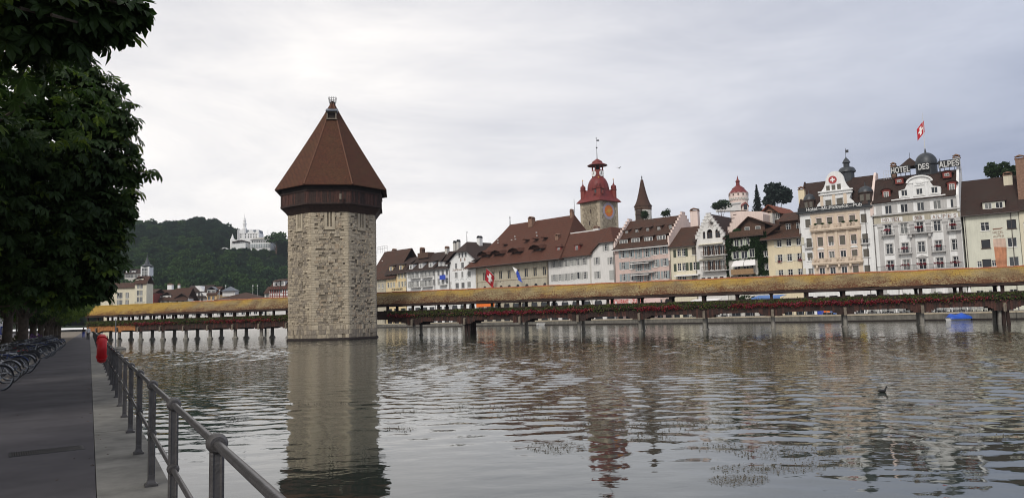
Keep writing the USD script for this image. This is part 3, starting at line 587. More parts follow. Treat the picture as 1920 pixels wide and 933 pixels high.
M('flag_red', (.46, .02, .03), .75, .15, 2); M('flag_white', (.80, .79, .77), .75, .05, 2); M('flag_blue', (.03, .07, .42), .75, .15, 2); M('awning_white', (.74, .72, .70), .8, .05, 2); M('awning_pink', (.70, .52, .49), .8, .08, 1); M('awning_orange', (.75, .16, .02), .7, .15, 1); M('awning_blue', (.10, .19, .42), .7, .15, 1)
M('cover_blue', (.012, .075, .42), .5, .2, 2, .3, 6); M('hull_white', (.70, .70, .68), .35, .08, 2); M('rubber_black', (.016, .016, .017), .6, .2, 8); M('chrome', (.30, .31, .32), .25, .1, 8, metal=.9); M('yellow_board', (.70, .52, .05), .6, .1, 3)
for i, (c, r) in enumerate([((.022, .025, .030), .06), ((.035, .040, .047), .08), ((.060, .066, .072), .12), ((.16, .165, .16), .3)]):
    MAT[f'glass_{i}'] = usdkit.material(stage, f'/World/Looks/glass_{i}', {'tc': ('texture_coordinate', {}), 'n': ('noise_texture', {'scale': .9, 'detail': 2.0}), 'b': ('bump', {'strength': .15, 'distance': .05}), 'p': ('principled_bsdf', {'base_color': c, 'roughness': r, 'specular_ior_level': .32})},
        [('tc.object', 'n.vector'), ('n.fac', 'b.height'), ('b.normal', 'p.normal')], surface='p.BSDF')
tiles('brown_tiles', (.095, .043, .027), (.064, .033, .023), .19, .22, .5, (.05, .04, .03)); tiles('dark_tiles', (.056, .030, .023), (.040, .025, .020), .19, .22, .4, (.04, .036, .03)); tiles('red_tiles', (.122, .045, .027), (.088, .036, .023), .19, .22, .5, (.085, .042, .028)); tiles('new_red_tiles', (.27, .085, .045), (.22, .07, .04), .19, .22, .25, (.17, .06, .035))
leafy('ivy_leaf', (.010, .024, .007), (.030, .062, .014), .15, .8, .1)

# ---------------------------------------------------------------- a kit for house fronts
rb_ = np.random.default_rng(77)
class House(Thing):
    """A building whose front runs from p0 to p1 (left to right as seen from the river); local x along the front, y into the house, z up."""
    def __init__(s, name, label, p0, p1, view=None, z0=QZ, cat='building'):
        p0, p1 = np.asarray(p0, float), np.asarray(p1, float); d = p1 - p0; s.W = float(np.linalg.norm(d)); s.ux = d / s.W; s.uy = np.array([-s.ux[1], s.ux[0]])
        s.p0, s.z0, s.view, s.holes = p0, z0, view, []
        super().__init__(name, label, cat, (p0[0], p0[1], z0), math.atan2(s.ux[1], s.ux[0]))
    def q(s, zx, zy, y=0.0):
        """Metres (x, z) on the plane y metres behind the front of what the photograph shows there."""
        ox, oy, k = s.view; d = ray(ox + zx / k, oy + zy / k); n = np.array([*s.uy, 0]); P = np.array([*(s.p0 + s.uy * y), 0])
        w = EYE + d * (((P - EYE) @ n) / (d @ n)); return float((w[:2] - s.p0) @ s.ux), float(w[2] - s.z0)
    def win(s, x, z, w, h, frame='window_white', kind='cross', shut=None, sill=True, pane=None, arch=False, y=0.0, surround=None, hole=True, open_=False, parent=None, name='window', shutw=None, blind=None):
        """Window centred at (x, z): recessed frame and bars, with pane, sill, shutters as its own pieces."""
        b = MB(); t = .055 if w < .9 else .075; yf = y + .10
        x0, x1, za, zb = x - w / 2, x + w / 2, z - h / 2, z + h / 2
        b.box(x0, x0 + t, yf, yf + .07, za, zb).box(x1 - t, x1, yf, yf + .07, za, zb).box(x0 + t, x1 - t, yf, yf + .07, zb - t, zb).box(x0 + t, x1 - t, yf, yf + .07, za, za + t)
        if kind in ('cross', 'tall', 'mull'): b.box(x - t * .55, x + t * .55, yf - .005, yf + .065, za + t, zb - t)
        if kind in ('cross', 'tall'): b.box(x0 + t, x1 - t, yf + .005, yf + .055, z + h * .17 - .025, z + h * .17 + .025)
        if kind == 'tall': b.box(x0 + t, x1 - t, yf + .005, yf + .055, z - h * .17 - .02, z - h * .17 + .02)
        if kind == 'triple':
            for e in (-1, 1): b.box(x + e * w / 6 - .05, x + e * w / 6 + .05, yf - .005, yf + .065, za + t, zb - t)
        if surround:
            so = MB(); e = .16
            so.box(x0 - e, x0 - .002, y - .05, y + .09, za, zb + e).box(x1 + .002, x1 + e, y - .05, y + .09, za, zb + e).box(x0 - .002, x1 + .002, y - .05, y + .09, zb + .002, zb + e)
        if sill and not surround: b.box(x0 - .1, x1 + .1, y - .10, y + .1, za - .11, za - .002)
        p = s.part(name, b, frame, parent=parent)
        if parent is None:
            par = p
        else: par = parent
        pm = pane or ('glass_%d' % rb_.choice([0, 0, 1, 1, 2, 3]))
        s.part('pane', MB().box(x0 + .01, x1 - .01, yf + .03, yf + .045, za + .01, zb - .01), pm, parent=par)
        if surround:
            s.part('surround', so, surround, parent=par); s.part('sill', MB().box(x0 - .22, x1 + .22, y - .13, y + .1, za - .14, za - .002), surround, parent=par)
        if shut:
            sw = shutw or w * .5
            for e in (-1, 1):
                c = x + e * (w / 2 + sw / 2 + .02); sb = MB(); sb.box(c - sw / 2, c + sw / 2, y - .055, y - .015, za, zb); sb.box(c - sw / 2 + .05, c + sw / 2 - .05, y - .075, y - .055, za + .06, z - .04).box(c - sw / 2 + .05, c + sw / 2 - .05, y - .075, y - .055, z + .04, zb - .06)
                s.part('shutter', sb, shut, parent=par)
        if blind: s.part('blind', MB().box(x0 + .03, x1 - .03, yf - .03, yf - .01, zb - h * blind, zb - .01), 'olive_blind', parent=par)
        if hole and parent is None:
            s.holes.append(sbox(x0, za, x1, zb) if not arch else unary_union([sbox(x0, za, x1, zb), Polygon([(x + w / 2 * math.cos(a), zb + w / 2 * math.sin(a)) for a in np.linspace(0, math.pi, 9)])]))
        return p
    def grid(s, cols, ry, rows, cx, w, h, **kw):
        """Windows at photo columns cols (read on row ry) and rows (read in column cx); w, h in metres (h may be one per row)."""
        xs = [s.q(c, ry)[0] for c in cols]; zs = [s.q(cx, r)[1] for r in rows]
        for i, z in enumerate(zs):
            for x in xs: s.win(x, z, w, h[i] if isinstance(h, (list, tuple)) else h, **kw)
        return xs, zs
    def wall(s, outline, mat, depth, body_top=None, x0=0.0, x1=None, name='wall', yb=.32):
        x1 = s.W if x1 is None else x1
        poly = outline if not isinstance(outline, list) else Polygon(outline)
        H = [h for h in s.holes]; poly2 = poly.difference(unary_union(H)) if H else poly
        g = MB().prism(poly2, 0, yb, 'y')
        bt = body_top if body_top is not None else min(p[1] for p in poly.exterior.coords if p[1] > .5)
        g.box(x0 + .015, x1 - .015, yb, depth, 0, bt)
        s.holes = []
        return s.part(name, g, mat)
    def roof(s, prof, mat, x0, x1, axis='x', th=.16, name='roof', parent=None):
        """Roof slabs along a profile [(run, height), ...] drawn across the ridge."""
        g = MB()
        for (a, za), (b, zb) in zip(prof[:-1], prof[1:]):
            d = np.array([b - a, zb - za]); d = d / np.linalg.norm(d); n = np.array([-d[1], d[0]]); n = n if n[1] > 0 else -n
            g.prism(Polygon([(a, za), (b, zb), (b + n[0] * th, zb + n[1] * th), (a + n[0] * th, za + n[1] * th)]), x0, x1, axis)
        return s.part(name, g, mat, parent=parent)
    def hip(s, x0, x1, y0, y1, ze, zr, h0, h1, mat, ov=.5, name='roof'):
        """Hipped roof; h0, h1: how far the ridge stands in from either end (0 = gable)."""
        ym = (y0 + y1) / 2; v = [(x0 - ov, y0 - ov, ze), (x1 + ov, y0 - ov, ze), (x1 + ov, y1 + ov, ze), (x0 - ov, y1 + ov, ze), (x0 + h0, ym, zr), (x1 - h1, ym, zr)]
        b = [(x, y, ze - .2) for x, y, _ in v[:4]]
        return s.part(name, MB().add(v + b, [(0, 1, 5), (0, 5, 4), (1, 2, 5), (2, 3, 4), (2, 4, 5), (3, 0, 4), (0, 6, 7), (0, 7, 1), (1, 7, 8), (1, 8, 2), (2, 8, 9), (2, 9, 3), (3, 9, 6), (3, 6, 0), (6, 8, 7), (6, 9, 8)]), mat)
    def dormer(s, x, z, w, h, y, depth, wallm, roofm, kind='shed', n=1, wm='window_white', ww=.8, wh=None, cheek=None, rise=.35, shut=None):
        """Dormer whose front stands at y, sill height z - h/2."""
        za, zb = z - h / 2, z + h / 2
        d = s.part('dormer', MB().box(x - w / 2, x + w / 2, y + .02, y + depth, za - .25, zb), cheek or wallm); wh = wh or h * .78
        if wallm != cheek: s.part('dormer_front', MB().box(x - w / 2 - .03, x + w / 2 + .03, y - .02, y + .018, za - .1, zb), wallm, parent=d)
        for i in range(n):
            xx = x + (i - (n - 1) / 2) * (w / n); s.win(xx, z, min(ww, w / n - .12), wh, frame=wm, kind='mull' if n > 1 else 'cross', y=y - .16, hole=False, parent=d, sill=False, shut=shut)
        o = .3
        if kind == 'shed': rp = MB().prism(Polygon([(y - o, zb), (y - o, zb + .12), (y + depth, zb + rise + .12), (y + depth, zb + rise)]), x - w / 2 - o, x + w / 2 + o, 'x')
        elif kind == 'gable': rp = MB().prism(Polygon([(x - w / 2 - o, zb - .08), (x, zb + rise), (x + w / 2 + o, zb - .08), (x + w / 2 + o, zb + .06), (x, zb + rise + .16), (x - w / 2 - o, zb + .06)]), y - o, y + depth, 'y')
        elif kind == 'hip':
            rp = MB(); a, b_ = x - w / 2 - o, x + w / 2 + o; rp.add([(a, y - o, zb), (b_, y - o, zb), (b_, y + depth, zb), (a, y + depth, zb), (x, y + rise * 1.1, zb + rise), (x, y + depth, zb + rise)], [(0, 1, 4), (1, 2, 5), (1, 5, 4), (3, 0, 4), (3, 4, 5), (0, 3, 2), (0, 2, 1)])
        else:
            k = [(x + (w / 2 + o) * math.cos(a), zb - .05 + rise * math.sin(a)) for a in np.linspace(0, math.pi, 11)]; k2 = [(x + (w / 2 + o + .1) * math.cos(a), zb - .05 + (rise + .14) * math.sin(a)) for a in np.linspace(math.pi, 0, 11)]
            rp = MB().prism(Polygon(k + k2), y - o, y + depth, 'y'); s.part('dormer_gable', MB().prism(Polygon(k), y - .02, y + .1, 'y'), wallm, parent=d)
        s.part('dormer_roof', rp, roofm, parent=d); return d
    def chimney(s, x, y, z0, z1, w=.9, mat='white_plaster', cap='chimney_brick', d=None):
        d = d or w; c = s.part('chimney', MB().box(x - w / 2, x + w / 2, y - d / 2, y + d / 2, z0, z1), mat)
        s.part('chimney_cap', MB().box(x - w / 2 - .12, x + w / 2 + .12, y - d / 2 - .12, y + d / 2 + .12, z1, z1 + .12).box(x - w / 2 + .08, x - w / 2 + .2, y - d / 2, y + d / 2, z1 + .12, z1 + .45).box(x + w / 2 - .2, x + w / 2 - .08, y - d / 2, y + d / 2, z1 + .12, z1 + .45).prism(Polygon([(x - w / 2 - .1, z1 + .45), (x + w / 2 + .1, z1 + .45), (x, z1 + .8)]), y - d / 2 - .05, y + d / 2 + .05, 'y'), cap, parent=c)
        return c
    def pipe(s, x, z0, z1, y=-.1): s.part('drainpipe', MB().tube([(x, y, z0), (x, y, z1)], .07, 6), 'gutter')
    def gutter_(s, x0, x1, z, y): s.part('gutter', MB().tube([(x0, y, z), (x1, y, z)], .10, 6), 'gutter')
    def band(s, z, h=.25, mat='grey_trim', x0=0, x1=None, out=.14, name='cornice'): return s.part(name, MB().box(x0 - .03, (s.W if x1 is None else x1) + .03, -out, .05, z, z + h), mat)
    def balcony(s, x0, x1, z, out=1.1, rail='dark_iron', slab='grey_trim', bars=True, solid=None, h=1.0, parent=None, y=0.0):
        b = s.part('balcony', MB().box(x0, x1, y - out, y + .02, z - .18, z), slab)
        if solid: s.part('balustrade', MB().box(x0, x1, y - out, y - out + .1, z, z + h).box(x0, x0 + .1, y - out + .1, y, z, z + h).box(x1 - .1, x1, y - out + .1, y, z, z + h), solid, parent=b)
        else:
            g = MB(); g.box(x0, x1, y - out, y - out + .05, z + h - .06, z + h).box(x0, x0 + .05, y - out + .05, y, z + h - .06, z + h).box(x1 - .05, x1, y - out + .05, y, z + h - .06, z + h)
            for x in np.arange(x0, x1, .17): g.box(x, x + .025, y - out + .01, y - out + .04, z, z + h - .06)
            s.part('railing', g, rail, parent=b)
        return b
    def text(s, txt, x0, x1, z0, z1, mat, y=-.06, depth=.05, slope=0.0, parent=None, bold=True, name='lettering'):
        m = meshkit.text_mesh(txt, 1.0, depth, bold); v = np.array(m.vertices); lo, hi = v.min(0), v.max(0)
        X = x0 + (v[:, 0] - lo[0]) / (hi[0] - lo[0]) * (x1 - x0); Z = z0 + (v[:, 1] - 0) * (z1 - z0) + slope * (X - x0)
        s.part(name, MB().add(np.c_[X, y - v[:, 2], Z], np.array(m.faces)), mat, parent=parent)
    def flowers(s, x0, x1, z, y, n=60, parent=None):
        g = MB(); c = np.c_[rb_.uniform(x0, x1, n), y + rb_.normal(0, .09, n), z + rb_.normal(0, .12, n)]
        for cc in c:
            u = rb_.normal(size=3); u /= np.linalg.norm(u); w = np.cross(u, rb_.normal(size=3)); w /= np.linalg.norm(w); r = rb_.uniform(.07, .14); g.add([cc - u * r, cc + w * r, cc + u * r, cc - w * r], [(0, 1, 2, 3)])
        s.part('geranium_box', g, 'geranium_red' if rb_.random() < .8 else 'geranium_pink', parent=parent)
    def ground_floor(s, n, h=2.7, w=None, arch=True, mat='window_dark'):
        """Arched openings of the ground floor behind the bridge."""
        pitch = s.W / n; w = w or pitch * .68
        for i in range(n):
            x = pitch * (i + .5); zt = h - (w / 2 if arch else 0)
            g = MB().box(x - w / 2 + .02, x + w / 2 - .02, .2, .26, 0.05, zt + (w * .3 if arch else -.02)); s.part('doorway', g, 'glass_0')
            s.holes.append(unary_union([sbox(x - w / 2, 0.02, x + w / 2, zt)] + ([Polygon([(x + w / 2 * math.cos(a), zt + w / 2 * math.sin(a)) for a in np.linspace(0, math.pi, 9)])] if arch else [])))
    def steps(s, pts, mat, y0, y1, step=.7, name='stepped_gable'):
        """Crow-stepped gable: polyline of (x, z) turned into blocks rising along it."""
        (xa, za), (xb, zb) = pts; n = max(2, int(abs(xb - xa) / step)); g = MB()
        for i in range(n):
            u0, u1 = xa + (xb - xa) * i / n, xa + (xb - xa) * (i + 1) / n; z = za + (zb - za) * (i + 1) / n + .25; g.box(min(u0, u1), max(u0, u1), y0, y1, za - 1.5, z).box(min(u0, u1) - .06, max(u0, u1) + .06, y0 - .06, y1 + .06, z, z + .1)
        s.part(name, g, mat)
def V(ox, oy, k): return (ox, oy, k)
def spire_part(t, c, prof, mat, name, sides=8, smooth=False, parent=None, a0=0.0): return t.part(name, MB().lathe(prof, c, sides, a0), mat, smooth=smooth, parent=parent)
def sideplane_steps(s, x, yz, mat, th=.45, name='stepped_gable', n=9, base=None):
    """Crow-stepped party wall standing across the roof at x: from (y, z) front foot to (y, z) peak."""
    (ya, za), (yb, zb) = yz; g = MB()
    for i in range(n):
        u0, u1 = ya + (yb - ya) * i / n, ya + (yb - ya) * (i + 1) / n; z = za + (zb - za) * (i + 1) / n + .2; b0 = base if base is not None else za - 1
        g.box(x - th / 2, x + th / 2, u0, u1, b0, z); g.box(x - th / 2 - .06, x + th / 2 + .06, u0 - .06, u1 + .0, z, z + .1)
        m0, m1 = 2 * yb - u1, 2 * yb - u0; g.box(x - th / 2, x + th / 2, m0, m1, b0, z); g.box(x - th / 2 - .06, x + th / 2 + .06, m0, m1 + .06, z, z + .1)
    s.part(name, g, mat)
# ================================================================ the houses of the far bank, right to left
# --- pale green house at the right edge
h = House('green_house', 'pale green house with faded wall lettering and a red patch at the right edge', fp(1, 1821), fp(1, 1926), V(1790, 290, 4.055)); W = h.W
ze = h.q(105, 458)[1]; D = 13.0; zr = h.q(170, 195, D * .5)[1]
for zx, zy, w, hh, k in ((230, 545, 1.45, 1.65, 'cross'), (237, 678, 1.5, 1.7, 'none'), (245, 825, 1.5, 1.6, 'none'), (190, 832, .75, 1.2, 'cross'), (300, 824, .75, 1.2, 'cross'), (432, 527, 1.5, 1.75, 'none'), (437, 665, 1.5, 1.75, 'mull'), (452, 810, 1.55, 1.75, 'mull')):
    x, z = h.q(zx, zy); h.win(x, z, w, hh, kind=k, pane='glass_0' if k == 'none' else None, frame='window_white' if k != 'none' else 'window_dark')
for c in (.2, .42, .8): h.win(W * c, 3.2, 1.2, 1.5)
h.wall([(0, 0), (W, 0), (W, ze), (0, ze)], 'grey_green_plaster', D)
h.roof([(-.7, ze - .25), (D * .5, zr), (D + .6, ze - .3)], 'dark_tiles', -.35, W + .3); h.gutter_(-.3, W + .3, ze - .25, -.75); h.pipe(.25, 0, ze - .3); h.pipe(W - 1.2, 0, ze - .3)
x, z = h.q(300, 390, 1.2); h.dormer(x, z, 3.6, 1.5, .15, 5, 'grey_green_plaster', 'dark_tiles', n=2, ww=1.2, rise=1.0)
x, z0_ = h.q(410, 240, 5); _, z1_ = h.q(410, 158, 5); h.chimney(x, 5, z0_ - 1, z1_, 1.5, 'cream_plaster', d=1.0)
xa, za = h.q(288, 560); xb, zb = h.q(398, 860)
h.part('faded_mural', MB().prism(Polygon([h.q(298, 700), h.q(395, 700), h.q(398, 862), h.q(318, 862)]), -.016, 0.0), 'brick_patch'); h.part('faded_mural', MB().prism(Polygon([h.q(290, 640), h.q(385, 632), h.q(393, 697), h.q(296, 700)]), -.012, 0.0), 'pale_patch')
x0, z0_ = h.q(290, 600); x1, z1_ = h.q(370, 580); h.text('HOTEL', x0, x1, z0_, z1_ + .05, 'letter_faded', y=-.005, depth=.012, slope=.02, name='faded_lettering')
x0, z0_ = h.q(292, 629); x1, z1_ = h.q(374, 610); h.text('ALPES', x0, x1, z0_, z1_, 'letter_faded', y=-.005, depth=.012, slope=.02, name='faded_lettering')
x0, z0_ = h.q(320, 608); x1, z1_ = h.q(346, 602); h.text('DES', x0, x1, z0_, z0_ + .18, 'letter_faded', y=-.005, depth=.012, name='faded_lettering')
x0, z0_ = h.q(290, 572); x1, z1_ = h.q(350, 556); h.part('faded_arrow', MB().prism(Polygon([(x0, z0_), (x1, z0_ + .05), (x1 + .45, z1_ + .1), (x1 - .1, z1_), (x0, z1_)]), -.012, 0.0), 'letter_faded')
# --- the house beyond it, cut by the picture's edge
h = House('brown_roofed_house', 'steep brown roof with tall dark chimney cut by the right edge', fp(1, 1927), fp(1, 2010), V(1790, 290, 4.055)); W = h.W; ze2 = ze
h.grid([560, 640], 560, [545, 678, 810], 560, 1.4, 1.7)
h.wall([(0, 0), (W, 0), (W, ze2), (0, ze2)], 'cream_plaster', 12); h.roof([(-.6, ze2 - .2), (6, ze2 + 8.6), (12.6, ze2 - .2)], 'dark_tiles', .02, W); h.chimney(.9, 1.5, ze2 + 1.5, h.q(515, 30, 1.5)[1], 1.5, 'chimney_brick', d=1.0)

# --- hotel with the roof letters
h = House('grand_white_hotel', 'white hotel with roof-top letters, dark dome and flag under a brown mansard', fp(1, 1649.5), fp(1, 1816.5), V(1640, 270, 3.8875)); W = h.W; D = 15.0; q = h.q
rows = [q(98, 625)[1], q(108, 765)[1], q(118, 885)[1]]; xs = [q(c, r)[0] for c, r in ((98, 625), (213, 615), (330, 605), (455, 592), (577, 580))]
zc = q(5, 525)[1]; zt = q(5, 440)[1]; zf = q(60, 575)[1]
for i, z in enumerate(rows):
    for j, x in enumerate(xs): h.win(x, z, 1.3, 2.15, kind='cross', surround='grey_trim', pane='glass_0' if (i, j) in ((0, 0), (0, 2), (2, 4), (1, 4)) else None)
zr3 = rows[2] - (rows[1] - rows[2])

for j, (zx, zy) in enumerate(((100, 478), (215, 467), (335, 455), (455, 442), (580, 430))): x, z = q(zx, zy); h.win(x, z, 1.35, 1.75, kind='mull', pane=None if j != 1 else 'glass_0')
h.ground_floor(5, 4.0)
h.wall([(0, 0), (W, 0), (W, zt), (0, zt)], 'bright_plaster', D)
h.band(zc - .1, .32, 'grey_trim', out=.5); h.band(zt - .12, .3, 'bright_plaster', out=.35); h.band(zf - .35, .22, 'grey_trim', out=.2, name='string_course')
h.part('frieze', MB().box(.1, W - .1, -.05, 0, zf - .1, zc - .12), 'rathaus_plaster')
xm = [(a + b) / 2 for a, b in zip(xs[:-1], xs[1:])]; pil = [xs[0] - (xm[0] - xs[0])] + xm + [xs[-1] + (xs[-1] - xm[-1])]
for x in pil:
    x = min(max(x, .55), W - .55); p = h.part('pilaster', MB().box(x - .42, x + .42, -.16, .0, 3.8, zf - 1.0), 'grey_trim'); h.part('capital', MB().box(x - .52, x + .52, -.24, -.0, zf - 1.0, zf - .36).box(x - .46, x + .46, -.3, -.24, zf - .9, zf - .5), 'grey_trim', parent=p)
    h.part('attic_panel', MB().box(x - .55, x + .55, -.07, 0, zc + .35, zt - .3), 'grey_trim')
letters = 'HOTEL.DES.ALPES'; cols = [68, 95, 128, 155, 182, 0, 300, 320, 340, 0, 432, 470, 507, 545, 585]
for ch, zx in zip(letters, cols):
    if ch == '.': continue
    sl = (540 - 505) / (600 - 68.); x, z = q(zx, 556 - (zx - 68) * sl * 1.05); wd = .32 if 290 < zx < 350 else .42
    h.part('letter_panel', MB().box(x - .55, x + .55, -.075, -.05, z - .45, z + .5), 'bright_plaster'); h.text(ch, x - wd * .6, x + wd * .6, z - .32, z + .34, 'letter_faded', y=-.076, depth=.02)
for (i, j) in ((0, 0), (0, 4), (1, 1), (1, 3)):
    x, z = xs[j], rows[i] - 1.1; b = h.balcony(x - 1.25, x + 1.25, z, .9); h.flowers(x - .7, x + .5, z + 1.0, -.95, 70, parent=b)
b = h.balcony(xs[2] - 2.3, xs[2] + 2.3, rows[0] - 1.15, 1.0); h.flowers(xs[2] - .9, xs[2] + .6, rows[0] - .1, -1.05, 90, parent=b); h.part('bracket', MB().box(xs[2] - 1.9, xs[2] - 1.5, -.8, 0, rows[0] - 2.0, rows[0] - 1.34).box(xs[2] + 1.5, xs[2] + 1.9, -.8, 0, rows[0] - 2.0, rows[0] - 1.34), 'grey_trim', parent=b)
b = h.balcony(.3, W - .3, rows[2] - 1.1, 1.1)
for x in xs: h.flowers(x - 1.0, x + .8, rows[2] - .1, -1.15, 70, parent=b)
h.part('window_pediment', MB().prism(Polygon([(xs[2] - 1.1, 0), (xs[2] + 1.1, 0), (xs[2], .55)]), -.25, 0).moved((0, 0, rows[2] + 1.35)), 'grey_trim')
zm = q(70, 235, 4.2)[1]; ztop = q(690, 163, 4.6)[1]; zm = ztop
h.roof([(-.55, zt + .05), (.6, zt + 1.1), (4.2, zm - .9), (7.5, zm), (D + .3, zt)], 'dark_tiles', .05, W - .5)
h.part('roof_edge', MB().box(0, W - .5, 4.0, 4.35, zm - 1.0, zm - .72), 'dark_tiles')
h.part('gable_wall', MB().prism(Polygon([(-.3, zt - 3), (-.35, zt + .2), (.4, zt + 1.4), (4.2, zm - .3), (4.6, zm + .9), (9.0, zm + .9), (9.0, zt - 3)]), W - .45, W + .02, 'x'), 'bright_plaster')
h.chimney(W - .4, 5.6, zm + .8, q(668, 60 * 3.8875 - 150, 5.6)[1] if False else zm + 2.2, 1.2, 'bright_plaster')
h.part('gable_wall', MB().prism(Polygon([(-.3, zt - 2), (-.35, zt + .2), (.4, zt + 1.3), (4.0, zm - .4), (4.4, zm + .5), (7, zm + .6), (7, zt - 2)]), -.0, .3, 'x'), 'pale_pink_plaster')
# roof dormers
for zx, zy in ((88, 372), (565, 316)):
    x, z = q(zx, zy, 1.2); h.dormer(x, z, 1.5, 1.7, .75, 3, 'red_brown_wood', 'dark_tiles', 'eye', 1, ww=.95, rise=.5)
for zx, zy in ((180, 270), (528, 225)):
    x, z = q(zx, zy, 2.6); h.dormer(x, z, 1.5, .75, 2.3, 3, 'red_brown_wood', 'dark_tiles', 'eye', 1, ww=.8, rise=.45)
xa, za = q(180, 395, .3); xb, zb = q(485, 360, .3); xmid, zpk = q(325, 245, .3); _, zsh = q(325, 285, .3); cx0, _ = q(245, 380, .3); cx1, _ = q(410, 360, .3); zbase = zt + .25
for zx in (217, 327, 437): x, z = q(zx, 358 - (zx - 217) * .1, .3); h.win(x, z, 1.15, 1.2, kind='mull', y=.0)
out = Polygon([(xa, zbase), (xb, zbase), (xb, zsh - 1.2), (cx1 + .5, zsh - .9), (cx1, zsh + .1)] + [(xmid + (cx1 - cx0) / 2 * math.cos(a), zsh + .1 + (zpk - zsh) * math.sin(a)) for a in np.linspace(0, math.pi, 11)] + [(cx0, zsh + .1), (cx0 - .5, zsh - .9), (xa, zsh - 1.2)])
H_ = unary_union(h.holes); h.holes = []; g = MB().prism(out.difference(H_), -.02, .4).box(xa, xb, .4, 4, zbase, zsh - 1.4); pd = h.part('ornate_gable', g, 'bright_plaster')
h.part('gable_cornice', MB().prism(Polygon([(xmid + ((cx1 - cx0) / 2 + .4) * math.cos(a), zsh + .2 + (zpk - zsh + .25) * math.sin(a)) for a in np.linspace(0, math.pi, 13)] + [(xmid + ((cx1 - cx0) / 2 + .05) * math.cos(a), zsh + .15 + (zpk - zsh - .02) * math.sin(a)) for a in np.linspace(math.pi, 0, 13)]), -.3, 0), 'bright_plaster', parent=pd)
for zx in (268, 380): x, _ = q(zx, 330, .3); h.part('gable_pilaster', MB().box(x - .28, x + .28, -.2, -.02, zbase + .3, zsh).box(x - .4, x + .4, -.3, -.02, zsh, zsh + .25), 'bright_plaster', parent=pd)
h.part('cartouche', MB().sphere((xmid, -.05, zsh + .15), (.75, .2, .5), 1).box(xmid - 1.0, xmid + 1.0, -.15, -.02, zsh - .5, zsh - .35), 'bright_plaster', parent=pd)
x0, z0_ = q(120, 400, -.4); x1, z1_ = q(515, 362, -.4); h.part('parapet_band', MB().box(x0, x1, -.45, -.35, zbase - .15, zbase + .35), 'bright_plaster')
# dome, turret, roof letters
cx, zd = q(378, 178, 6); R = 2.15; _, zk = q(378, 62, 6)
spire_part(h, (cx, 6, zm - 2), [(R * .95, 0), (R * .95, zd - zm + 2 + .6), (R * 1.08, zd - zm + 2 + .7), (R * 1.08, zd - zm + 2.95)], 'dome_metal', 'dome_drum', 12)
hz = zk - zd - .9; spire_part(h, (cx, 6, zd + .9), [(R * math.cos(a) + .0, hz * math.sin(a)) for a in np.linspace(0, math.pi / 2 * .94, 9)] + [(.2, hz + .1), (.14, hz + .6), (0.05, hz + 1.0)], 'dome_metal', 'dome', 16, smooth=40)
fx, fz = q(364, -5, 6); _, ft = q(358, -180, 6); h.part('flagpole', MB().tube([(cx, 6, zk), (cx, 6, ft + 1.5)], [.09, .04], 6), 'letter_white')
tx, tzz = q(255, 100, 7.5); _, tb = q(255, 172, 7.5); h.part('turret_roof', MB().lathe([(3.0, tb), (.05, tzz)], (tx, 7.5, 0), 4, math.pi / 4), 'dark_tiles'); h.part('finial', MB().tube([(tx, 7.5, tzz - .1), (tx, 7.5, tzz + 1.1)], .05, 5), 'dark_iron')
h.chimney(q(138, 170, 6)[0], 6, zm - 1.5, q(138, 160, 6)[1], 1.0, 'chimney_brick')
for txt, (xa, ya), (xb, yb) in (('HOTEL', (120, 212), (256, 195)), ('DES', (318, 185), (398, 176)), ('ALPES', (470, 168), (617, 152))):
    X0, Z0 = q(xa, ya, 3.4); X1, Z1 = q(xb, yb, 3.4); hh = 1.25; z = (Z0 + Z1) / 2 - .05
    sg = h.part('roof_sign', MB().box(X0 - .12, X1 + .12, 3.46, 3.52, z - .22, z + hh + .12), 'sign_black'); h.text(txt, X0, X1, z - .03, z + hh - .12, 'letter_white', y=3.44, depth=.05, parent=sg)
    g = MB()
    for x in np.linspace(X0, X1, 5): g.tube([(x, 3.5, z - 1.6), (x, 3.5, z + .2)], .035, 4).tube([(x, 3.5, z + .2), (x, 4.4, z - 1.0)], .03, 4)
    h.part('sign_frame', g, 'dark_iron', parent=sg)
g = MB(); X0, Z0 = q(65, 215, 3.8); X1, Z1 = q(118, 205, 3.8)
for z in (Z0 - .4, Z0 + .5): g.tube([(X0, 3.8, z), (X1, 3.8, z)], .03, 4)
for x in np.linspace(X0, X1, 4): g.tube([(x, 3.8, Z0 - 1.4), (x, 3.8, Z0 + .5)], .03, 4)
h.part('roof_railing', g, 'letter_white')
h.part('antenna', MB().tube([(W * .78, 6, zm - 1), (W * .78, 6, zm + 2.6)], .07, 5), 'dome_metal'); h.pipe(.12, 0, zc); hotel = h
hf = h
# flag on the dome
def wavy_flag(name, label, origin, ux, ux2, w, hgt, design, group=None, amp=.12):
    """Cloth flag hanging from a hoist edge: u runs from the hoist, v downwards."""
    t = Thing(name, label, 'flag', origin, 0, group); nu, nv = 16, 12; ux = np.array(ux, float); dn = np.array(ux2, float)
    nrm = np.cross(ux, dn); nrm /= np.linalg.norm(nrm)
    us, vs = np.linspace(0, 1, nu + 1), np.linspace(0, 1, nv + 1)
    def P(u, v, o=0): return ux * w * u + dn * hgt * v + nrm * (amp * w * math.sin(u * 7 + v * 2.2) * u + o) + np.array([0, 0, -.10 * w * u * u])
    groups = {}
    for i in range(nu):
        for j in range(nv): groups.setdefault(design((i + .5) / nu, (j + .5) / nv), []).append([P(us[i], vs[j]), P(us[i + 1], vs[j]), P(us[i + 1], vs[j + 1]), P(us[i], vs[j + 1])])
    for m_, Q in groups.items(): t.part({'flag_red': 'field', 'flag_white': 'emblem', 'flag_blue': 'lower_half'}[m_], MB().add(np.array(Q).reshape(-1, 3), np.arange(4 * len(Q)).reshape(-1, 4)), m_)
    return t
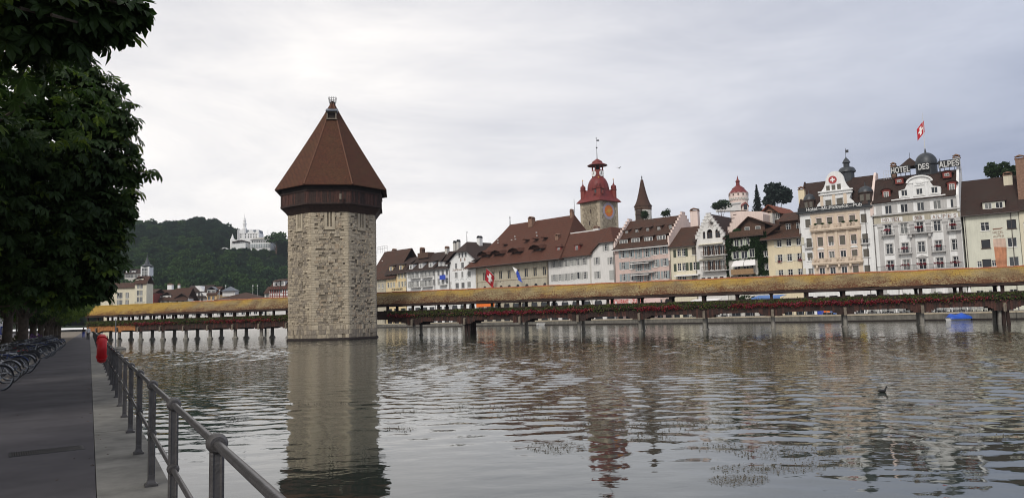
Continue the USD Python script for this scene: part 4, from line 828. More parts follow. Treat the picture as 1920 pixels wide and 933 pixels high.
def swiss(u, v):
    du, dv = abs(u - .5), abs(v - .5); return 'flag_white' if (du < .10 and dv < .33) or (dv < .11 and du < .31) else 'flag_red'
dw = at_depth(1732, 226, (hf.p0 + hf.ux * cx + hf.uy * 6)[1])
wavy_flag('swiss_flag', 'red flag with white cross flying on the pole above the dark dome', dw, np.array([-.62, .3, -.75]) , np.array([.0, 0, -1.0]), 2.1, 2.5, swiss, amp=.14)

# --- hotel with the curved gable
h = House('gabled_hotel', 'cream hotel with curved gable, cross emblem and dark corner turrets', fp(1, 1508.5), fp(1, 1649.0), V(1490, 280, 3.8875)); W = h.W; D = 15.0; q = h.q
r1, r2, r3, r4 = q(97, 540)[1], q(105, 680)[1], q(112, 782)[1], q(120, 895)[1]
xs = [q(c, r)[0] for c, r in ((97, 540), (178, 530), (255, 522), (338, 515), (420, 503), (503, 495))]
for i, z in enumerate((r1, r2, r3, r4)):
    for j, x in enumerate(xs):
        dk = i == 2 and j in (1, 2, 3); h.win(x, z, 1.15, (1.85, 2.0, 1.75, 1.7, 1.9)[i], kind='mull', surround='bright_plaster' if j in (0, 5) else 'pale_pink_plaster', blind=(.0 if dk or i > 2 and j < 4 else rb_.choice([.98, .98, .98, .6])), frame='window_white')
zc = q(60, 468)[1]; h.ground_floor(6, 4.0, arch=False)
h.wall([(0, 0), (W, 0), (W, zc), (0, zc)], 'bright_plaster', D)
xb0, xb1 = q(120, 590)[0], q(482, 560)[0]
# beige centre bay with pilasters and balconies
ctr = Polygon([(xb0, r4 - 1.6), (xb1, r4 - 1.6), (xb1, zc - .3), (xb0, zc - .3)]).difference(unary_union([sbox(x - .75, z - 1.15, x + .75, z + 1.2) for x in xs for z in (r1, r2, r3, r4)]))
h.part('centre_bay', MB().prism(ctr, -.10, -.003), 'beige_trim')
for x in [(a + b) / 2 for a, b in zip(xs[:-1], xs[1:])]:
    p = h.part('pilaster', MB().box(x - .28, x + .28, -.32, -.10, r3 - 1.3, r1 - 1.6), 'beige_trim'); h.part('capital', MB().box(x - .38, x + .38, -.42, -.10, r1 - 2.1, r1 - 1.6), 'beige_trim', parent=p)
def balustrade(x0, x1, z, out):
    b = h.part('balcony', MB().box(x0, x1, -out, -.1, z - .28, z).box(x0 + .1, x1 - .1, -out + .15, -.1, z - .5, z - .28), 'beige_trim'); g = MB().box(x0, x1, -out, -out + .2, z + .85, z + 1.0).box(x0, x1, -out, -out + .2, z, z + .12)
    n = int((x1 - x0) / .28)
    for i in range(n):
        x = x0 + (i + .5) * (x1 - x0) / n; m = (i % 9) >= 6; g.box(x - (.14 if m else .06), x + (.14 if m else .06), -out + .04, -out + .16, z + .12, z + .85)
    h.part('balustrade', g, 'beige_trim', parent=b); return b
b = balustrade(xb0 - .1, xb1 + .1, r1 - 1.55, .9)
for x in (xs[1] - .6, xs[1] + .9, xs[2] + .2, xs[3] + .6, xs[4] - .2, xs[4] + .9): h.part('flower_tub', MB().sphere((x, -.75, r1 - .45), (.42, .25, .28), 1), 'ivy_leaf', parent=b)
balustrade(xb0 - .1, xb1 + .1, r3 - 1.55, .9)
for x in xs[1:5]: h.part('corbel', MB().box(x - 1.05, x - .65, -.85, -.1, r3 - 2.6, r3 - 2.06), 'beige_trim')
for j in (1, 4): h.part('relief', MB().prism(Polygon([(xs[j] + .75 * math.cos(a), r2 - 1.75 + .5 * math.sin(a)) for a in np.linspace(0, math.pi, 9)]), -.2, -.1), 'bright_plaster')
for j in (0, 5): h.balcony(xs[j] - .9, xs[j] + .9, r2 - 1.1, .5)
h.band(zc - .35, .3, 'grey_trim', out=.3); h.part('cornice', MB().box(-.3, W + .3, -.75, .2, zc - .02, zc + .2), 'dome_metal')
sx0, sz0 = q(88, 478, -.6); sx1, sz1 = q(492, 425, -.6); zs_ = zc + .25
sg = h.part('sign_board', MB().box(.1, W - .1, -.62, -.5, zc + .2, zc + 1.15), 'sign_black')
for txt, a, b_ in (('Hotel', 88, 165), ('Mr.Pickwick', 200, 395), ('Pub', 432, 492)):
    h.text(txt, q(a, 470, -.6)[0], q(b_, 430, -.6)[0], zc + .36, zc + 1.02, 'letter_white', y=-.625, depth=.05, parent=sg)
for a, b_ in ((168, 197), (398, 428)): h.part('dash', MB().box(q(a, 460, -.6)[0], q(b_, 450, -.6)[0], -.66, -.625, zc + .56, zc + .66), 'letter_white', parent=sg)
# gable front
gx0, gx1 = q(160, 440, 0)[0], q(440, 400, 0)[0]; zg1 = q(160, 345)[1]; zg2 = q(160, 322)[1]; ux0, ux1 = q(190, 310)[0], q(408, 290)[0]; gm = (ux0 + ux1) / 2; zpk = q(280, 160)[1]; zsd = q(225, 215)[1]
for zx, zy in ((247, 407), (330, 395)): x, z = q(zx, zy); h.win(x, z, 1.25, 2.3, kind='mull', surround='bright_plaster', blind=.98)
for zx, zy in ((243, 290), (283, 283), (323, 276)): x, z = q(zx, zy); h.win(x, z, .8, 1.5, kind='mull', blind=.95, sill=False)
side = lambda e: [(gm + e * (ux1 - ux0) / 2 * f, zg2 + (zpk - zg2) * k) for f, k in ((1.0, .0), (.93, .10), (.80, .22), (.70, .36), (.63, .52), (.60, .66), (.50, .80), (.36, .92), (.18, .985))]
o = Polygon([(gx0, zc + .2), (gx1, zc + .2), (gx1 - .2, zc + 1.6), (gx1 - 1.0, zc + 2.4), (ux1 + .1, zg1), (ux1 + .1, zg2)] + side(1) + [(gm, zpk)] + side(-1)[::-1] + [(ux0 - .1, zg2), (ux0 - .1, zg1), (gx0 + 1.0, zc + 2.4), (gx0 + .2, zc + 1.6)])
H_ = unary_union(h.holes); h.holes = []; gp = h.part('curved_gable', MB().prism(o.buffer(0).difference(H_), -.05, .45).box(ux0 + .3, ux1 - .3, .46, 5, zc + .2, zg2), 'bright_plaster')
h.part('gable_cornice', MB().box(ux0 - .4, ux1 + .4, -.35, -.05, zg1 + .1, zg1 + .4).box(ux0 - .5, ux1 + .5, -.45, -.05, zg2, zg2 + .3), 'bright_plaster', parent=gp)
for zx in (200, 288, 372): x = q(zx, 400)[0]; h.part('gable_pilaster', MB().box(x - .3, x + .3, -.22, -.05, zc + .2, zg1 + .1), 'beige_trim', parent=gp)
ex, ez = q(277, 222); em = h.part('cross_emblem', MB().prism(Polygon([(ex + .86 * math.cos(a), ez + .86 * math.sin(a)) for a in np.linspace(0, 2 * math.pi, 25)[:-1]]), -.14, -.05), 'emblem_red', parent=gp)
h.part('white_cross', MB().box(ex - .14, ex + .14, -.19, -.14, ez - .48, ez + .48).box(ex - .48, ex - .14, -.19, -.14, ez - .16, ez + .16).box(ex + .14, ex + .48, -.19, -.14, ez - .16, ez + .16), 'flag_white', parent=gp)
zr = q(520, 205, 6.5)[1] ; zr = max(zr, zpk - 1.0)
h.roof([(-.3, zc + .3), (6.5, zr), (D, zc + .3)], 'dark_tiles', .25, W - .1); h.part('gable_roof', MB().prism(Polygon([(ux0 - .2, zg2), (gm, zr + .1), (ux1 + .2, zg2)]), .45, 7), 'dark_tiles')
h.part('gable_wall', MB().prism(Polygon([(-.3, zc - 2), (-.3, zc + .6), (6.5, zr + .6), (8.5, zr + .6), (8.5, zc - 2)]), W - .3, W + .15, 'x'), 'pale_pink_plaster'); h.part('gable_wall', MB().prism(Polygon([(-.3, zc - 2), (-.3, zc + .6), (6.5, zr + .5), (13, zc)]), -.02, .3, 'x'), 'dark_tiles')
for (zx, zyb, zyt, zw) in ((110, 448, 332, 80), (520, 395, 275, 95)):
    x, zb = q(zx, zyb, .4); _, zt_ = q(zx, zyt, .4); R = zw / 2 / 3.8875 * 160 / FPX; hb = (zt_ - zb) * .62
    h.part('turret_body', MB().box(x - R * .9, x + R * .9, .6, 3.2, zb - .3, zb + hb), 'window_dark'); tr = spire_part(h, (x, .4 + .2, zb), [(R * .98, -.2), (R * .98, hb), (R * 1.14, hb + .05), (R * 1.14, hb + .22)], 'window_dark', 'corner_turret', 8, a0=math.pi / 8)
    hd = (zt_ - zb) * .38; spire_part(h, (x, .6, zb + hb + .22), [(R * 1.1, 0), (R * 1.02, hd * .35), (R * .78, hd * .75), (R * .36, hd * .98), (.12, hd * 1.05), (.06, hd + .9), (0, hd + 1.0)], 'dome_metal', 'turret_dome', 12, smooth=50, parent=tr)
    for e in (-.35, .5): h.part('turret_window', MB().box(x + e * R - .26 * R, x + e * R + .26 * R, .6 - R * .98, .6 - R * .7, zb + hb * .25, zb + hb * .85), 'olive_blind', parent=tr)
x, z = q(383, 205, 7); _, zt_ = q(377, 50, 7); _, z2 = q(383, 170, 7); _, z3 = q(383, 130, 7); _, z4 = q(380, 92, 7); R = 1.55
cu = spire_part(h, (x, 7, 0), [(R, z - 1.5), (R, z2), (R * 1.25, z2 + .05), (R * 1.25, z2 + .25), (R * 1.05, z2 + .9), (R * .85, z3 - .1), (R * .5, z3 + .05), (R * .42, z3 + .1), (R * .42, z4 - .3), (R * .6, z4 - .2), (R * .35, z4 + .5), (.12, z4 + 1.0), (.05, zt_)], 'dome_metal', 'cupola', 8, smooth=30)
h.part('weather_vane', MB().tube([(x, 7, zt_), (x, 7, q(377, -8, 7)[1])], .05, 5).box(x - .05, x + .65, 6.98, 7.02, q(377, 12, 7)[1] - .4, q(377, 12, 7)[1] + .25), 'dark_iron', parent=cu)
h.pipe(W - 1.35, 0, zc); h.pipe(.2, 0, zc)
x, z0_ = q(58, 460, 3); _, z1_ = q(58, 295, 3); h.chimney(q(58, 400, 3)[0], 3, z0_ - 5, z1_, 1.35, 'pale_yellow_plaster', d=1.1)

# --- yellow house
h = House('yellow_house', 'plain yellow house with pale shutters below a brown timber attic', fp(2, 1446.5), fp(2, 1511.5), V(1360, 330, 4.6625)); W = h.W; D = 12.0; q = h.q
ze = q(392, 548)[1]; xs = [q(c, r)[0] for c, r in ((470, 587), (553, 580), (640, 572))]; zs_ = [q(470, 587)[1], q(480, 717)[1], q(490, 850)[1]]; zs_.append(2 * zs_[2] - zs_[1])
for i, z in enumerate(zs_):
    for j, x in enumerate(xs): p = h.win(x, z, 1.1, 1.65, kind='cross', shut='cream_shutter', shutw=.62, frame='window_white', pane=['glass_0', 'glass_1', 'glass_2'][(i + j) % 3]); (h.flowers(x - .5, x + .5, z - .75, -.25, 40, parent=p) if i == 1 and j != 1 else None)
h.ground_floor(3, 2.6, arch=False); h.wall([(0, 0), (W, 0), (W, ze), (0, ze)], 'pale_yellow_plaster', D)
zl = q(560, 470, 2.6)[1]; h.roof([(-1.2, ze - .35), (2.6, zl)], 'brown_tiles', -1.3, W + .1); h.gutter_(-1.2, W, ze - .32, -1.25)
za0, za1 = zl - .2, q(560, 392, 2.6)[1]; ax = q(478, 440, 2.6)[0]
at = h.part('timber_attic', MB().box(ax, W, 2.6, 11, za0 - .5, za1), 'wood_brown')
for zx, zy in ((552, 443), (642, 432)): x, z = q(zx, zy, 2.6); h.win(x, z, 1.15, 1.45, y=2.44, hole=False, parent=at, kind='cross', sill=False, shut='wood_brown', shutw=.4)
h.roof([(2.6 - .9, za1 - .15), (7, q(640, 318, 7)[1]), (12, za1 - 2)], 'brown_tiles', ax - .5, W + .3)
# --- red roofed gable house behind
h = House('red_roofed_house', 'brown gable house with bright red tiled roof behind the ivy house', fp(2, 1412) + np.array([6.6, 7.5]), fp(2, 1478) + np.array([6.6, 7.5]), V(1360, 330, 4.6625)); W = h.W; q = h.q
x0, zl = q(300, 340); xa, zp = q(385, 255); x1, _ = q(470, 315); zb = q(390, 390)[1] - 6
for zx, zy in ((350, 352), (445, 350)): x, z = q(zx, zy); h.win(x, z, 1.5, 1.5, kind='triple')
h.wall([(x0 + .6, zb), (x1 - .2, zb), (x1 - .2, zl + .3), (xa, zp - .3), (x0 + .6, zl)], 'wood_brown', 11, body_top=zl - .2, x0=x0 + .7, x1=x1 - .3)
h.roof([(x0, zl - .2), (xa, zp), (2 * xa - x0 , zl - .2)], 'new_red_tiles', -.9, 13, 'y')
x, z1_ = q(395, 325, -2); h.chimney(x, -2, z1_ - 6, z1_, 1.4, 'dirty_white')
# --- ivy house
h = House('ivy_house', 'house clad in dark ivy with white awning and brown timber gable', fp(2, 1368), fp(2, 1446), V(1360, 330, 4.6625)); W = h.W; D = 12; q = h.q; q = h.q
ze = q(60, 535)[1]; xm_ = q(252, 700)[0]
for (zx, zy, w, hh) in ((92, 690, 1.5, 1.75), (165, 688, 1.5, 1.75), (232, 672, 1.2, 1.9), (98, 585, 1.1, 1.5), (150, 578, 1.3, 1.5), (188, 572, 1.3, 1.5), (105, 805, 1.4, 1.3), (180, 800, 1.4, 1.3), (358, 676, 1.1, 1.4), (360, 790, .7, 1.4), (230, 795, .8, 1.3)):
    x, z = q(zx, zy); h.win(x, z, w, hh, kind='mull', shut='pale_green_shutter' if w > 1 and zx < 250 else None, shutw=.28, pane='glass_%d' % (1 if zx % 2 else 0))
h.ground_floor(3, 2.6, arch=False); h.wall([(0, 0), (W, 0), (W, ze + 1.0), (0, ze)], 'dirty_white', D, body_top=ze)
N = 9000; X = rb_.uniform(0, W, N); Z = rb_.uniform(q(60, 880)[1], ze + .6, N); keep = np.ones(N, bool)
for (zx, zy, w, hh) in ((92, 690, 2.1, 1.9), (165, 688, 2.1, 1.9), (232, 672, 1.8, 2.1), (98, 585, 1.6, 1.6), (150, 578, 1.8, 1.6), (188, 572, 1.8, 1.6), (160, 800, 7.3, 3.8), (358, 676, 1.3, 1.6), (360, 790, .9, 1.6)):
    x, z = q(zx, zy); keep &= ~((abs(X - x) < w / 2) & (abs(Z - z) < hh / 2))
keep &= ~((X > .8) & (X < xm_ - .6) & (rb_.random(N) < .35)); X, Z = X[keep], Z[keep]; N = len(X); c = np.c_[X, -.05 - rb_.uniform(0, .4, N), Z]
u = rb_.normal(size=(N, 3)) * [1, .5, 1]; u /= np.linalg.norm(u, axis=1, keepdims=True); w_ = rb_.normal(size=(N, 3)) * [1, .5, 1]; w_ -= (w_ * u).sum(1, keepdims=True) * u; w_ /= np.linalg.norm(w_, axis=1, keepdims=True); s_ = rb_.uniform(.12, .26, N)[:, None]
h.part('ivy', MB().add(np.stack([c - u * s_, c + w_ * s_ * .8, c + u * s_, c - w_ * s_ * .8], 1).reshape(-1, 3), np.arange(4 * N).reshape(-1, 4)), 'ivy_leaf', kind='stuff')
x0, zt = q(78, 738); x1, _ = q(262, 720); xl, zl = q(52, 788, -1.8); xr, _ = q(262, 770, -1.8)
h.part('awning', MB().add([(x0, -.1, zt), (x0 + (x1 - x0) * .49, -.1, zt + .03), (xl + (xr - xl) * .49, -1.8, zl + .03), (xl, -1.8, zl), (xl, -1.8, zl - .18), (xl + (xr - xl) * .49, -1.8, zl - .15)], [(0, 1, 2, 3), (3, 2, 5, 4)]), 'awning_white'); h.part('awning', MB().add([(x0 + (x1 - x0) * .51, -.1, zt + .03), (x1, -.1, zt + .05), (xr, -1.8, zl + .05), (xl + (xr - xl) * .51, -1.8, zl + .03), (xl + (xr - xl) * .51, -1.8, zl - .15), (xr, -1.8, zl - .13)], [(0, 1, 2, 3), (3, 2, 5, 4)]), 'awning_white')
x0, zb = q(50, 860, -1.3); x1, zt2 = q(245, 822, -1.3); bl = h.part('balcony', MB().box(x0, x1, -1.3, 0, zb - .1, zb + .1), 'wood_tan')
for i in range(24): xx = x0 + (x1 - x0) * i / 24; h.part('balcony_board', MB().box(xx + .01, xx + (x1 - x0) / 24 - .01, -1.3, -1.24, zb + .1, zb + 1.15), 'wood_tan', parent=bl)
x0, zb = q(35, 525, -.8); x1, _ = q(330, 495, -.8); zb = ze; bl = h.part('roof_terrace', MB().box(x0, x1, -.8, 1.5, zb - .25, zb), 'window_dark')
for i in range(34): xx = x0 + (x1 - x0) * i / 34; h.part('terrace_board', MB().box(xx + .01, xx + (x1 - x0) / 34 - .01, -.8, -.74, zb, zb + 1.25), 'wood_brown', parent=bl)
xa, zp = q(212, 362, 2); x0, zl = q(132, 440, 2); x1, _ = q(345, 440, 2)
h.part('timber_gable', MB().prism(Polygon([(x0, ze - .3), (x1, ze - .3), (x1, zl), (xa, zp), (x0, zl)]), 2, 2.25).box(x0, x1, 2.25, 11, ze - .3, zl), 'wood_brown')
for zx, zy in ((192, 462), (285, 455)): x, z = q(zx, zy, 2); h.win(x, z, 1.2, 1.0, y=1.84, hole=False, kind='none', pane='glass_3', sill=False)
h.roof([(x0 - .7, zl - .6), (xa, zp + .05), (x1 + 2.6, zl - .9)], 'brown_tiles', 1.0, 12, 'y')
h.part('lean_roof', MB().prism(Polygon([q(205, 580, -.2), q(330, 540, -.2), q(470, 430, -.2), q(440, 430, -.2), q(330, 470, -.2)]), -.2, 1.2), 'brown_tiles')
h.part('planter', MB().sphere((*[q(90, 455, -.2)[0]], .4, ze + 1.3), (1.2, .8, .8), 1), 'ivy_leaf')

# --- white stepped-gable house with the sun
h = House('sun_gable_house', 'white stepped-gable house with a painted sun over three arched windows', fp(2, 1311.5), fp(2, 1367), V(1300, 380, 6.22)); W = h.W; D = 13; q = h.q
zsh = q(75, 420)[1]; zp = q(205, 118)[1]; xp = W * .47
for zx, zy, n in ((150, 560, 0), (205, 555, 0), (275, 550, 0), (335, 545, 0), (155, 735, 1), (208, 730, 1), (280, 725, 1), (340, 722, 1)):
    x, z = q(zx, zy); h.win(x, z, 1.15, 2.3, kind='mull', shut='wood_brown', shutw=.22, sill=False)
za3 = q(150, 735)[1] - (q(150, 560)[1] - q(150, 735)[1])
for f in (.2, .4, .62, .82): h.win(W * f, za3, 1.0, 1.7, kind='mull', frame='wood_brown')
for zx, zy, w in ((125, 378, .62), (190, 372, 1.45), (285, 362, 1.3)): x, z = q(zx, zy); h.win(x, z - .15, w, 1.5, kind='mull' if w > 1 else 'none', arch=True, frame='wood_brown', pane='glass_0', sill=False)
h.ground_floor(3, 2.6); h.wall([(0, 0), (W, 0), (W, zsh), (W - 1.1, zsh + 1.2), (xp + .4, zp), (xp - .4, zp), (.9, zsh + 1.2), (0, zsh)], 'white_plaster', D, body_top=zsh)
for (a, b_) in (((.1, zsh + .2), (xp, zp)), ((W - .1, zsh + .2), (xp, zp))):
    n = 8; g = MB()
    for i in range(n):
        xx = a[0] + (b_[0] - a[0]) * (i + .5) / n; z = a[1] + (b_[1] - a[1]) * (i + .5) / n; g.box(xx - .34, xx + .34, -.12, .4, z - .55, z + .32).box(xx - .42, xx + .42, -.2, .48, z + .32, z + .44)
    h.part('stepped_gable', g, 'white_plaster')
h.roof([(-.2, zsh), (xp, zp - .2), (W + .2, zsh)], 'dark_tiles', .5, 13, 'y')
sx, sz = q(215, 232); sn = h.part('sun_disc', MB().prism(Polygon([(sx + .36 * math.cos(a), sz + .36 * math.sin(a)) for a in np.linspace(0, 2 * math.pi, 17)[:-1]]), -.12, 0), 'letter_dark')
for k in range(16):
    a = 2 * math.pi * k / 16; r1_ = 1.55 if k % 2 == 0 else 1.2; d = np.array([math.cos(a), math.sin(a)]); n = np.array([-d[1], d[0]])
    h.part('sun_ray', MB().prism(Polygon([np.array([sx, sz]) + d * .42 + n * .05, np.array([sx, sz]) + d * r1_ + n * .02, np.array([sx, sz]) + d * r1_ - n * .02, np.array([sx, sz]) + d * .42 - n * .05]), -.05, 0), 'wood_brown', parent=sn)
for (a, zy0, b_) in ((85, 640, 385), (92, 815, 395)):
    x0, z = q(a, zy0 - 18, -1.2); x1, _ = q(b_, zy0 - 40, -1.2); bl = h.balcony(x0, x1, z, 1.2, rail='wood_brown', slab='grey_trim'); 
    h.part('awning', MB().add([(.8, -.05, z + 3.0), (W - .5, -.05, z + 3.0), (W - .4, -.9, z + 2.75), (.7, -.9, z + 2.75)], [(0, 1, 2, 3)]), 'cream_plaster')
for e, x in ((-1, -.1), (1, W + .1)): h.part('corner_eaves', MB().prism(Polygon([(-.7, zsh - .5), (1.5, zsh + .9), (1.5, zsh + .6), (-.7, zsh - .8)]), x - .45, x + .45, 'x'), 'dark_tiles')
# stepped gable wall between it and the ivy house
b0 = fp(2, 1365) + np.array([2.0, 2.4]); b1 = fp(2, 1425) + np.array([2.0, 2.4]); h = House('white_stepped_wall', 'white wall with stepped edge rising behind the ivy house', b0, b1, V(1360, 330, 4.6625)); q = h.q
pts = [(8, 520), (8, 480), (20, 480), (20, 442), (38, 442), (38, 408), (55, 408), (55, 372), (72, 372), (72, 340), (92, 340), (92, 308), (310, 308), (330, 330), (330, 560), (8, 560)]
h.part('wall', MB().prism(Polygon([q(*p) for p in pts]), 0, 6), 'pale_pink_plaster'); 
for (ax_, ay) in ((8, 480), (20, 442), (38, 408), (55, 372), (72, 340), (92, 308)): x, z = q(ax_, ay); h.part('step_cap', MB().box(x - .1, x + .75, -.08, .5, z, z + .12), 'brown_tiles')

# --- cream house with dark shutters
h = House('cream_house', 'narrow cream house with dark green shutters and plain brown roof', fp(2, 1261), fp(2, 1311), V(1140, 380, 6.22)); W = h.W; D = 12; q = h.q; ze = q(760, 520)[1]
for zx, zy, w, shut in ((828, 580, 1.0, 1), (880, 578, .95, 0), (1006, 562, 1.35, 2), (832, 748, 1.0, 1), (885, 745, 1.0, 0), (1018, 735, 1.1, 1), (835, 880, 1.1, 0), (890, 878, 1.1, 0), (1000, 868, 1.1, 0)):
    x, z = q(zx, zy); h.win(x, z, w, 1.9 if zy < 800 else 1.2, kind='tall', pane='glass_0', blind=.98 if shut == 2 else None)
for zx, zy in ((778, 592), (915, 578), (785, 755), (925, 742), (970, 740), (1053, 732)): x, z = q(zx, zy); h.part('shutter', MB().box(x - .36, x + .36, -.08, -.02, z - .95, z + .95), 'green_shutter')
h.ground_floor(3, 2.6, arch=False); h.wall([(0, 0), (W, 0), (W, ze), (0, ze)], 'cream_plaster', D); zr = q(1040, 278, 6.5)[1]
h.roof([(-.7, ze - .1), (6.5, zr), (12.6, ze)], 'brown_tiles', -.1, W + .1); h.gutter_(-.1, W + .1, ze - .12, -.75); h.pipe(.15, 0, ze); h.pipe(W - .15, 0, ze)
x0, z = q(775, 850, -1.0); x1, _ = q(1055, 832, -1.0); h.part('awning', MB().box(x0, x1, -1.1, 0, z, z + .1).box(x0, x1, -1.14, -1.1, z - .25, z + .1), 'awning_white')

# --- pink house with blue-grey shutters
h = House('pink_house', 'pink house with blue-grey shutters, two rows of dormers and stepped gables', fp(2, 1156.5), fp(2, 1261), V(1140, 380, 6.22)); W = h.W; D = 15; q = h.q; ze = q(105, 548)[1]
R1 = ((170, 600, 1), (262, 592, 1), (357, 592, 2), (455, 575, 2), (550, 562, 1), (655, 550, 1)); R2 = ((178, 735, 1), (268, 728, 1), (362, 738, 2), (460, 725, 2), (555, 705, 1), (660, 693, 1)); R3 = ((182, 872, 1), (275, 865, 1), (365, 880, 2), (462, 872, 2), (563, 845, 1), (668, 838, 1))
for RR in (R1, R2, R3):
    for zx, zy, k in RR: x, z = q(zx, zy); h.win(x, z, .95, 1.95 if k == 1 else 2.5, kind='cross' if k == 1 else 'tall', shut='blue_grey_shutter', shutw=.68 if k == 1 else .56)
zg = q(182, 872)[1] - (q(178, 735)[1] - q(182, 872)[1])
h.ground_floor(7, 4.9); h.wall([(0, 0), (W, 0), (W, ze), (0, ze)], 'pink_plaster', D, yb=.35)
for (a, za, b_, zb) in ((262, 688, 520, 655), (268, 822, 522, 795)):
    x0, z = q(a, za, -1.1); x1, _ = q(b_, zb, -1.1); h.balcony(x0, x1, z, 1.2, rail='blue_grey_shutter'); h.part('awning', MB().add([(x0 + .1, -.05, z + .0 - .35), (x1 - 1.0, -.05, z - .35), (x1 - 1.0, -1.5, z - .5), (x0 + .1, -1.5, z - .5), (x0 + .1, -1.5, z - .68), (x1 - 1.0, -1.5, z - .68)], [(0, 1, 2, 3), (3, 2, 5, 4)]), 'awning_white')
zr = q(440, 200, 8)[1]; h.roof([(-.8, ze - .15), (8, zr), (16, ze)], 'brown_tiles', .15, W - .2); h.part('eaves_board', MB().box(-.2, W + .1, -.95, -.72, ze - .35, ze - .05), 'awning_white'); h.gutter_(-.2, W + .1, ze + .0, -.98)
sl = (zr - ze) / 8.8
for zx, zy in ((182, 462), (322, 442), (470, 428), (622, 410)): x, z = q(zx, zy, .9); h.dormer(x, z, 2.5, 1.55, .9, 3.4, 'window_white', 'brown_tiles', n=3, ww=.72, rise=.9, cheek='wood_brown')
for zx, zy in ((217, 347), (337, 330), (463, 315), (593, 300), (728, 280)): x, z = q(zx, zy, 4.0); h.dormer(x, z, 1.5, 1.15, 4.0, 3.0, 'wood_brown', 'brown_tiles', n=1, ww=.8, rise=.8, cheek='wood_brown')
sideplane_steps(h, .2, ((-.2, ze + 1.2), (8, zr + .5)), 'pale_pink_plaster', n=9, base=ze - 1); sideplane_steps(h, W - .1, ((-.2, ze + 1.2), (8, zr + .6)), 'pale_pink_plaster', n=9, base=ze - 4)
x, z1_ = q(1000, 95, 7); h.chimney(x, 7.5, zr - 6, z1_, 2.1, 'pale_pink_plaster', d=1.2)
h.pipe(.1, 0, ze); h.pipe(W - .2, 0, ze)

# --- white corner house with grey shutters
h = House('white_corner_house', 'white corner house with grey shutters and red dormers under a half-hipped roof', fp(3, 1030.5), fp(3, 1156), V(1030, 380, 6.22)); W = h.W; D = 14; q = h.q; xc = q(478, 700)[0]; ze = q(20, 655)[1]
for zx, zy, k in ((50, 715, 1), (118, 710, 1), (187, 703, 1), (255, 695, 1), (328, 688, 1), (405, 682, 1), (55, 877, 1), (122, 872, 1), (190, 867, 1), (262, 860, 1), (335, 848, 0), (412, 845, 1), (555, 677, 1), (717, 675, 1), (562, 840, 1), (660, 520, 1)):
    x, z = q(zx, zy); h.win(x, z, .95, 1.95, kind='tall' if k else 'none', shut='grey_shutter', shutw=.62 if zx < 450 else .6, pane='glass_0' if not k else None)
x, z = q(728, 840); h.part('shutter', MB().box(x - .75, x + .75, -.09, -.02, z - 1.25, z + 1.25), 'grey_shutter')
xk, zk = q(615, 462); _, zs_ = q(470, 605); zk2 = q(755, 455)[1]; zzs = zs_; zzk = q(660, 458)[1]; xk1 = xc + (W - xc) * .48
h.ground_floor(6, 5.6); h.wall([(0, 0), (W, 0), (W, zzk), (xk1, zzk), (xc, ze + .1), (xc, ze), (0, ze)], 'white_plaster', D, body_top=ze - .1)
h.part('corner_strip', MB().box(xc - .25, xc + .3, -.05, 0, .1, ze), 'dirty_white')
zr = q(215, 372, 6.5)[1]; h.roof([(-.8, ze - .1), (6.5, zr), (14.5, ze)], 'red_tiles', -.3, xc + 1.0)
xr, zr2 = q(605, 318, 6.5); _, zr2 = q(560, 330, 3)
# side wing roof: gable towards the river, half hipped
rx = (xc + W) / 2 + .6; zrr = zr + .2; v = [(xc - .5, -.6, ze - .2), (xk1 - .3, -.6, zzk - .1), (W + .4, -.6, zzk - .1), (rx, 3.5, zrr), (rx, 13, zrr), (W + .4, 13, zzk - .1), (xc - 3.5, 6.5, zr)]
h.part('roof', MB().add(v, [(1, 2, 3), (2, 5, 4), (2, 4, 3), (0, 1, 3), (0, 3, 6), (6, 3, 4)]), 'red_tiles'); h.part('eaves', MB().tube([(xk1 - .3, -.65, zzk - .18), (W + .4, -.65, zzk - .18)], .1, 5), 'gutter'); h.part('eaves', MB().tube([(-.3, -.85, ze - .15), (xc + .3, -.85, ze - .15)], .1, 5), 'gutter')
h.part('verge_board', MB().tube([(xc - .3, -.62, ze - .25), (xk1 - .2, -.62, zzk - .2)], .09, 4), 'wood_brown')
for zx, zy in ((110, 548), (322, 527)): x, z = q(zx, zy, 1.0); h.dormer(x, z, 1.9, 1.7, 1.0, 5, 'red_brown_wood', 'red_tiles', 'hip', 1, ww=.8, rise=.8)
x, z1_ = q(98, 390, 5); h.chimney(x, 5, zr - 4, z1_, 1.2, 'chimney_brick'); x, z1_ = q(550, 300, 8); h.chimney(x, 8, zr - 2, z1_, 1.9, 'white_plaster', d=.8)
h.part('parapet', MB().prism(Polygon([(-.8, ze - .2), (6.5, zr - .1), (6.5, zr + .45), (-.8, ze + .3)]), -.38, .02, 'x'), 'white_plaster'); h.part('parapet', MB().box(0, xc - 2, 6.6, 7.2, zr - .5, zr + .45), 'white_plaster')
h.pipe(W - .15, 0, zzk); h.pipe(.1, 0, ze)

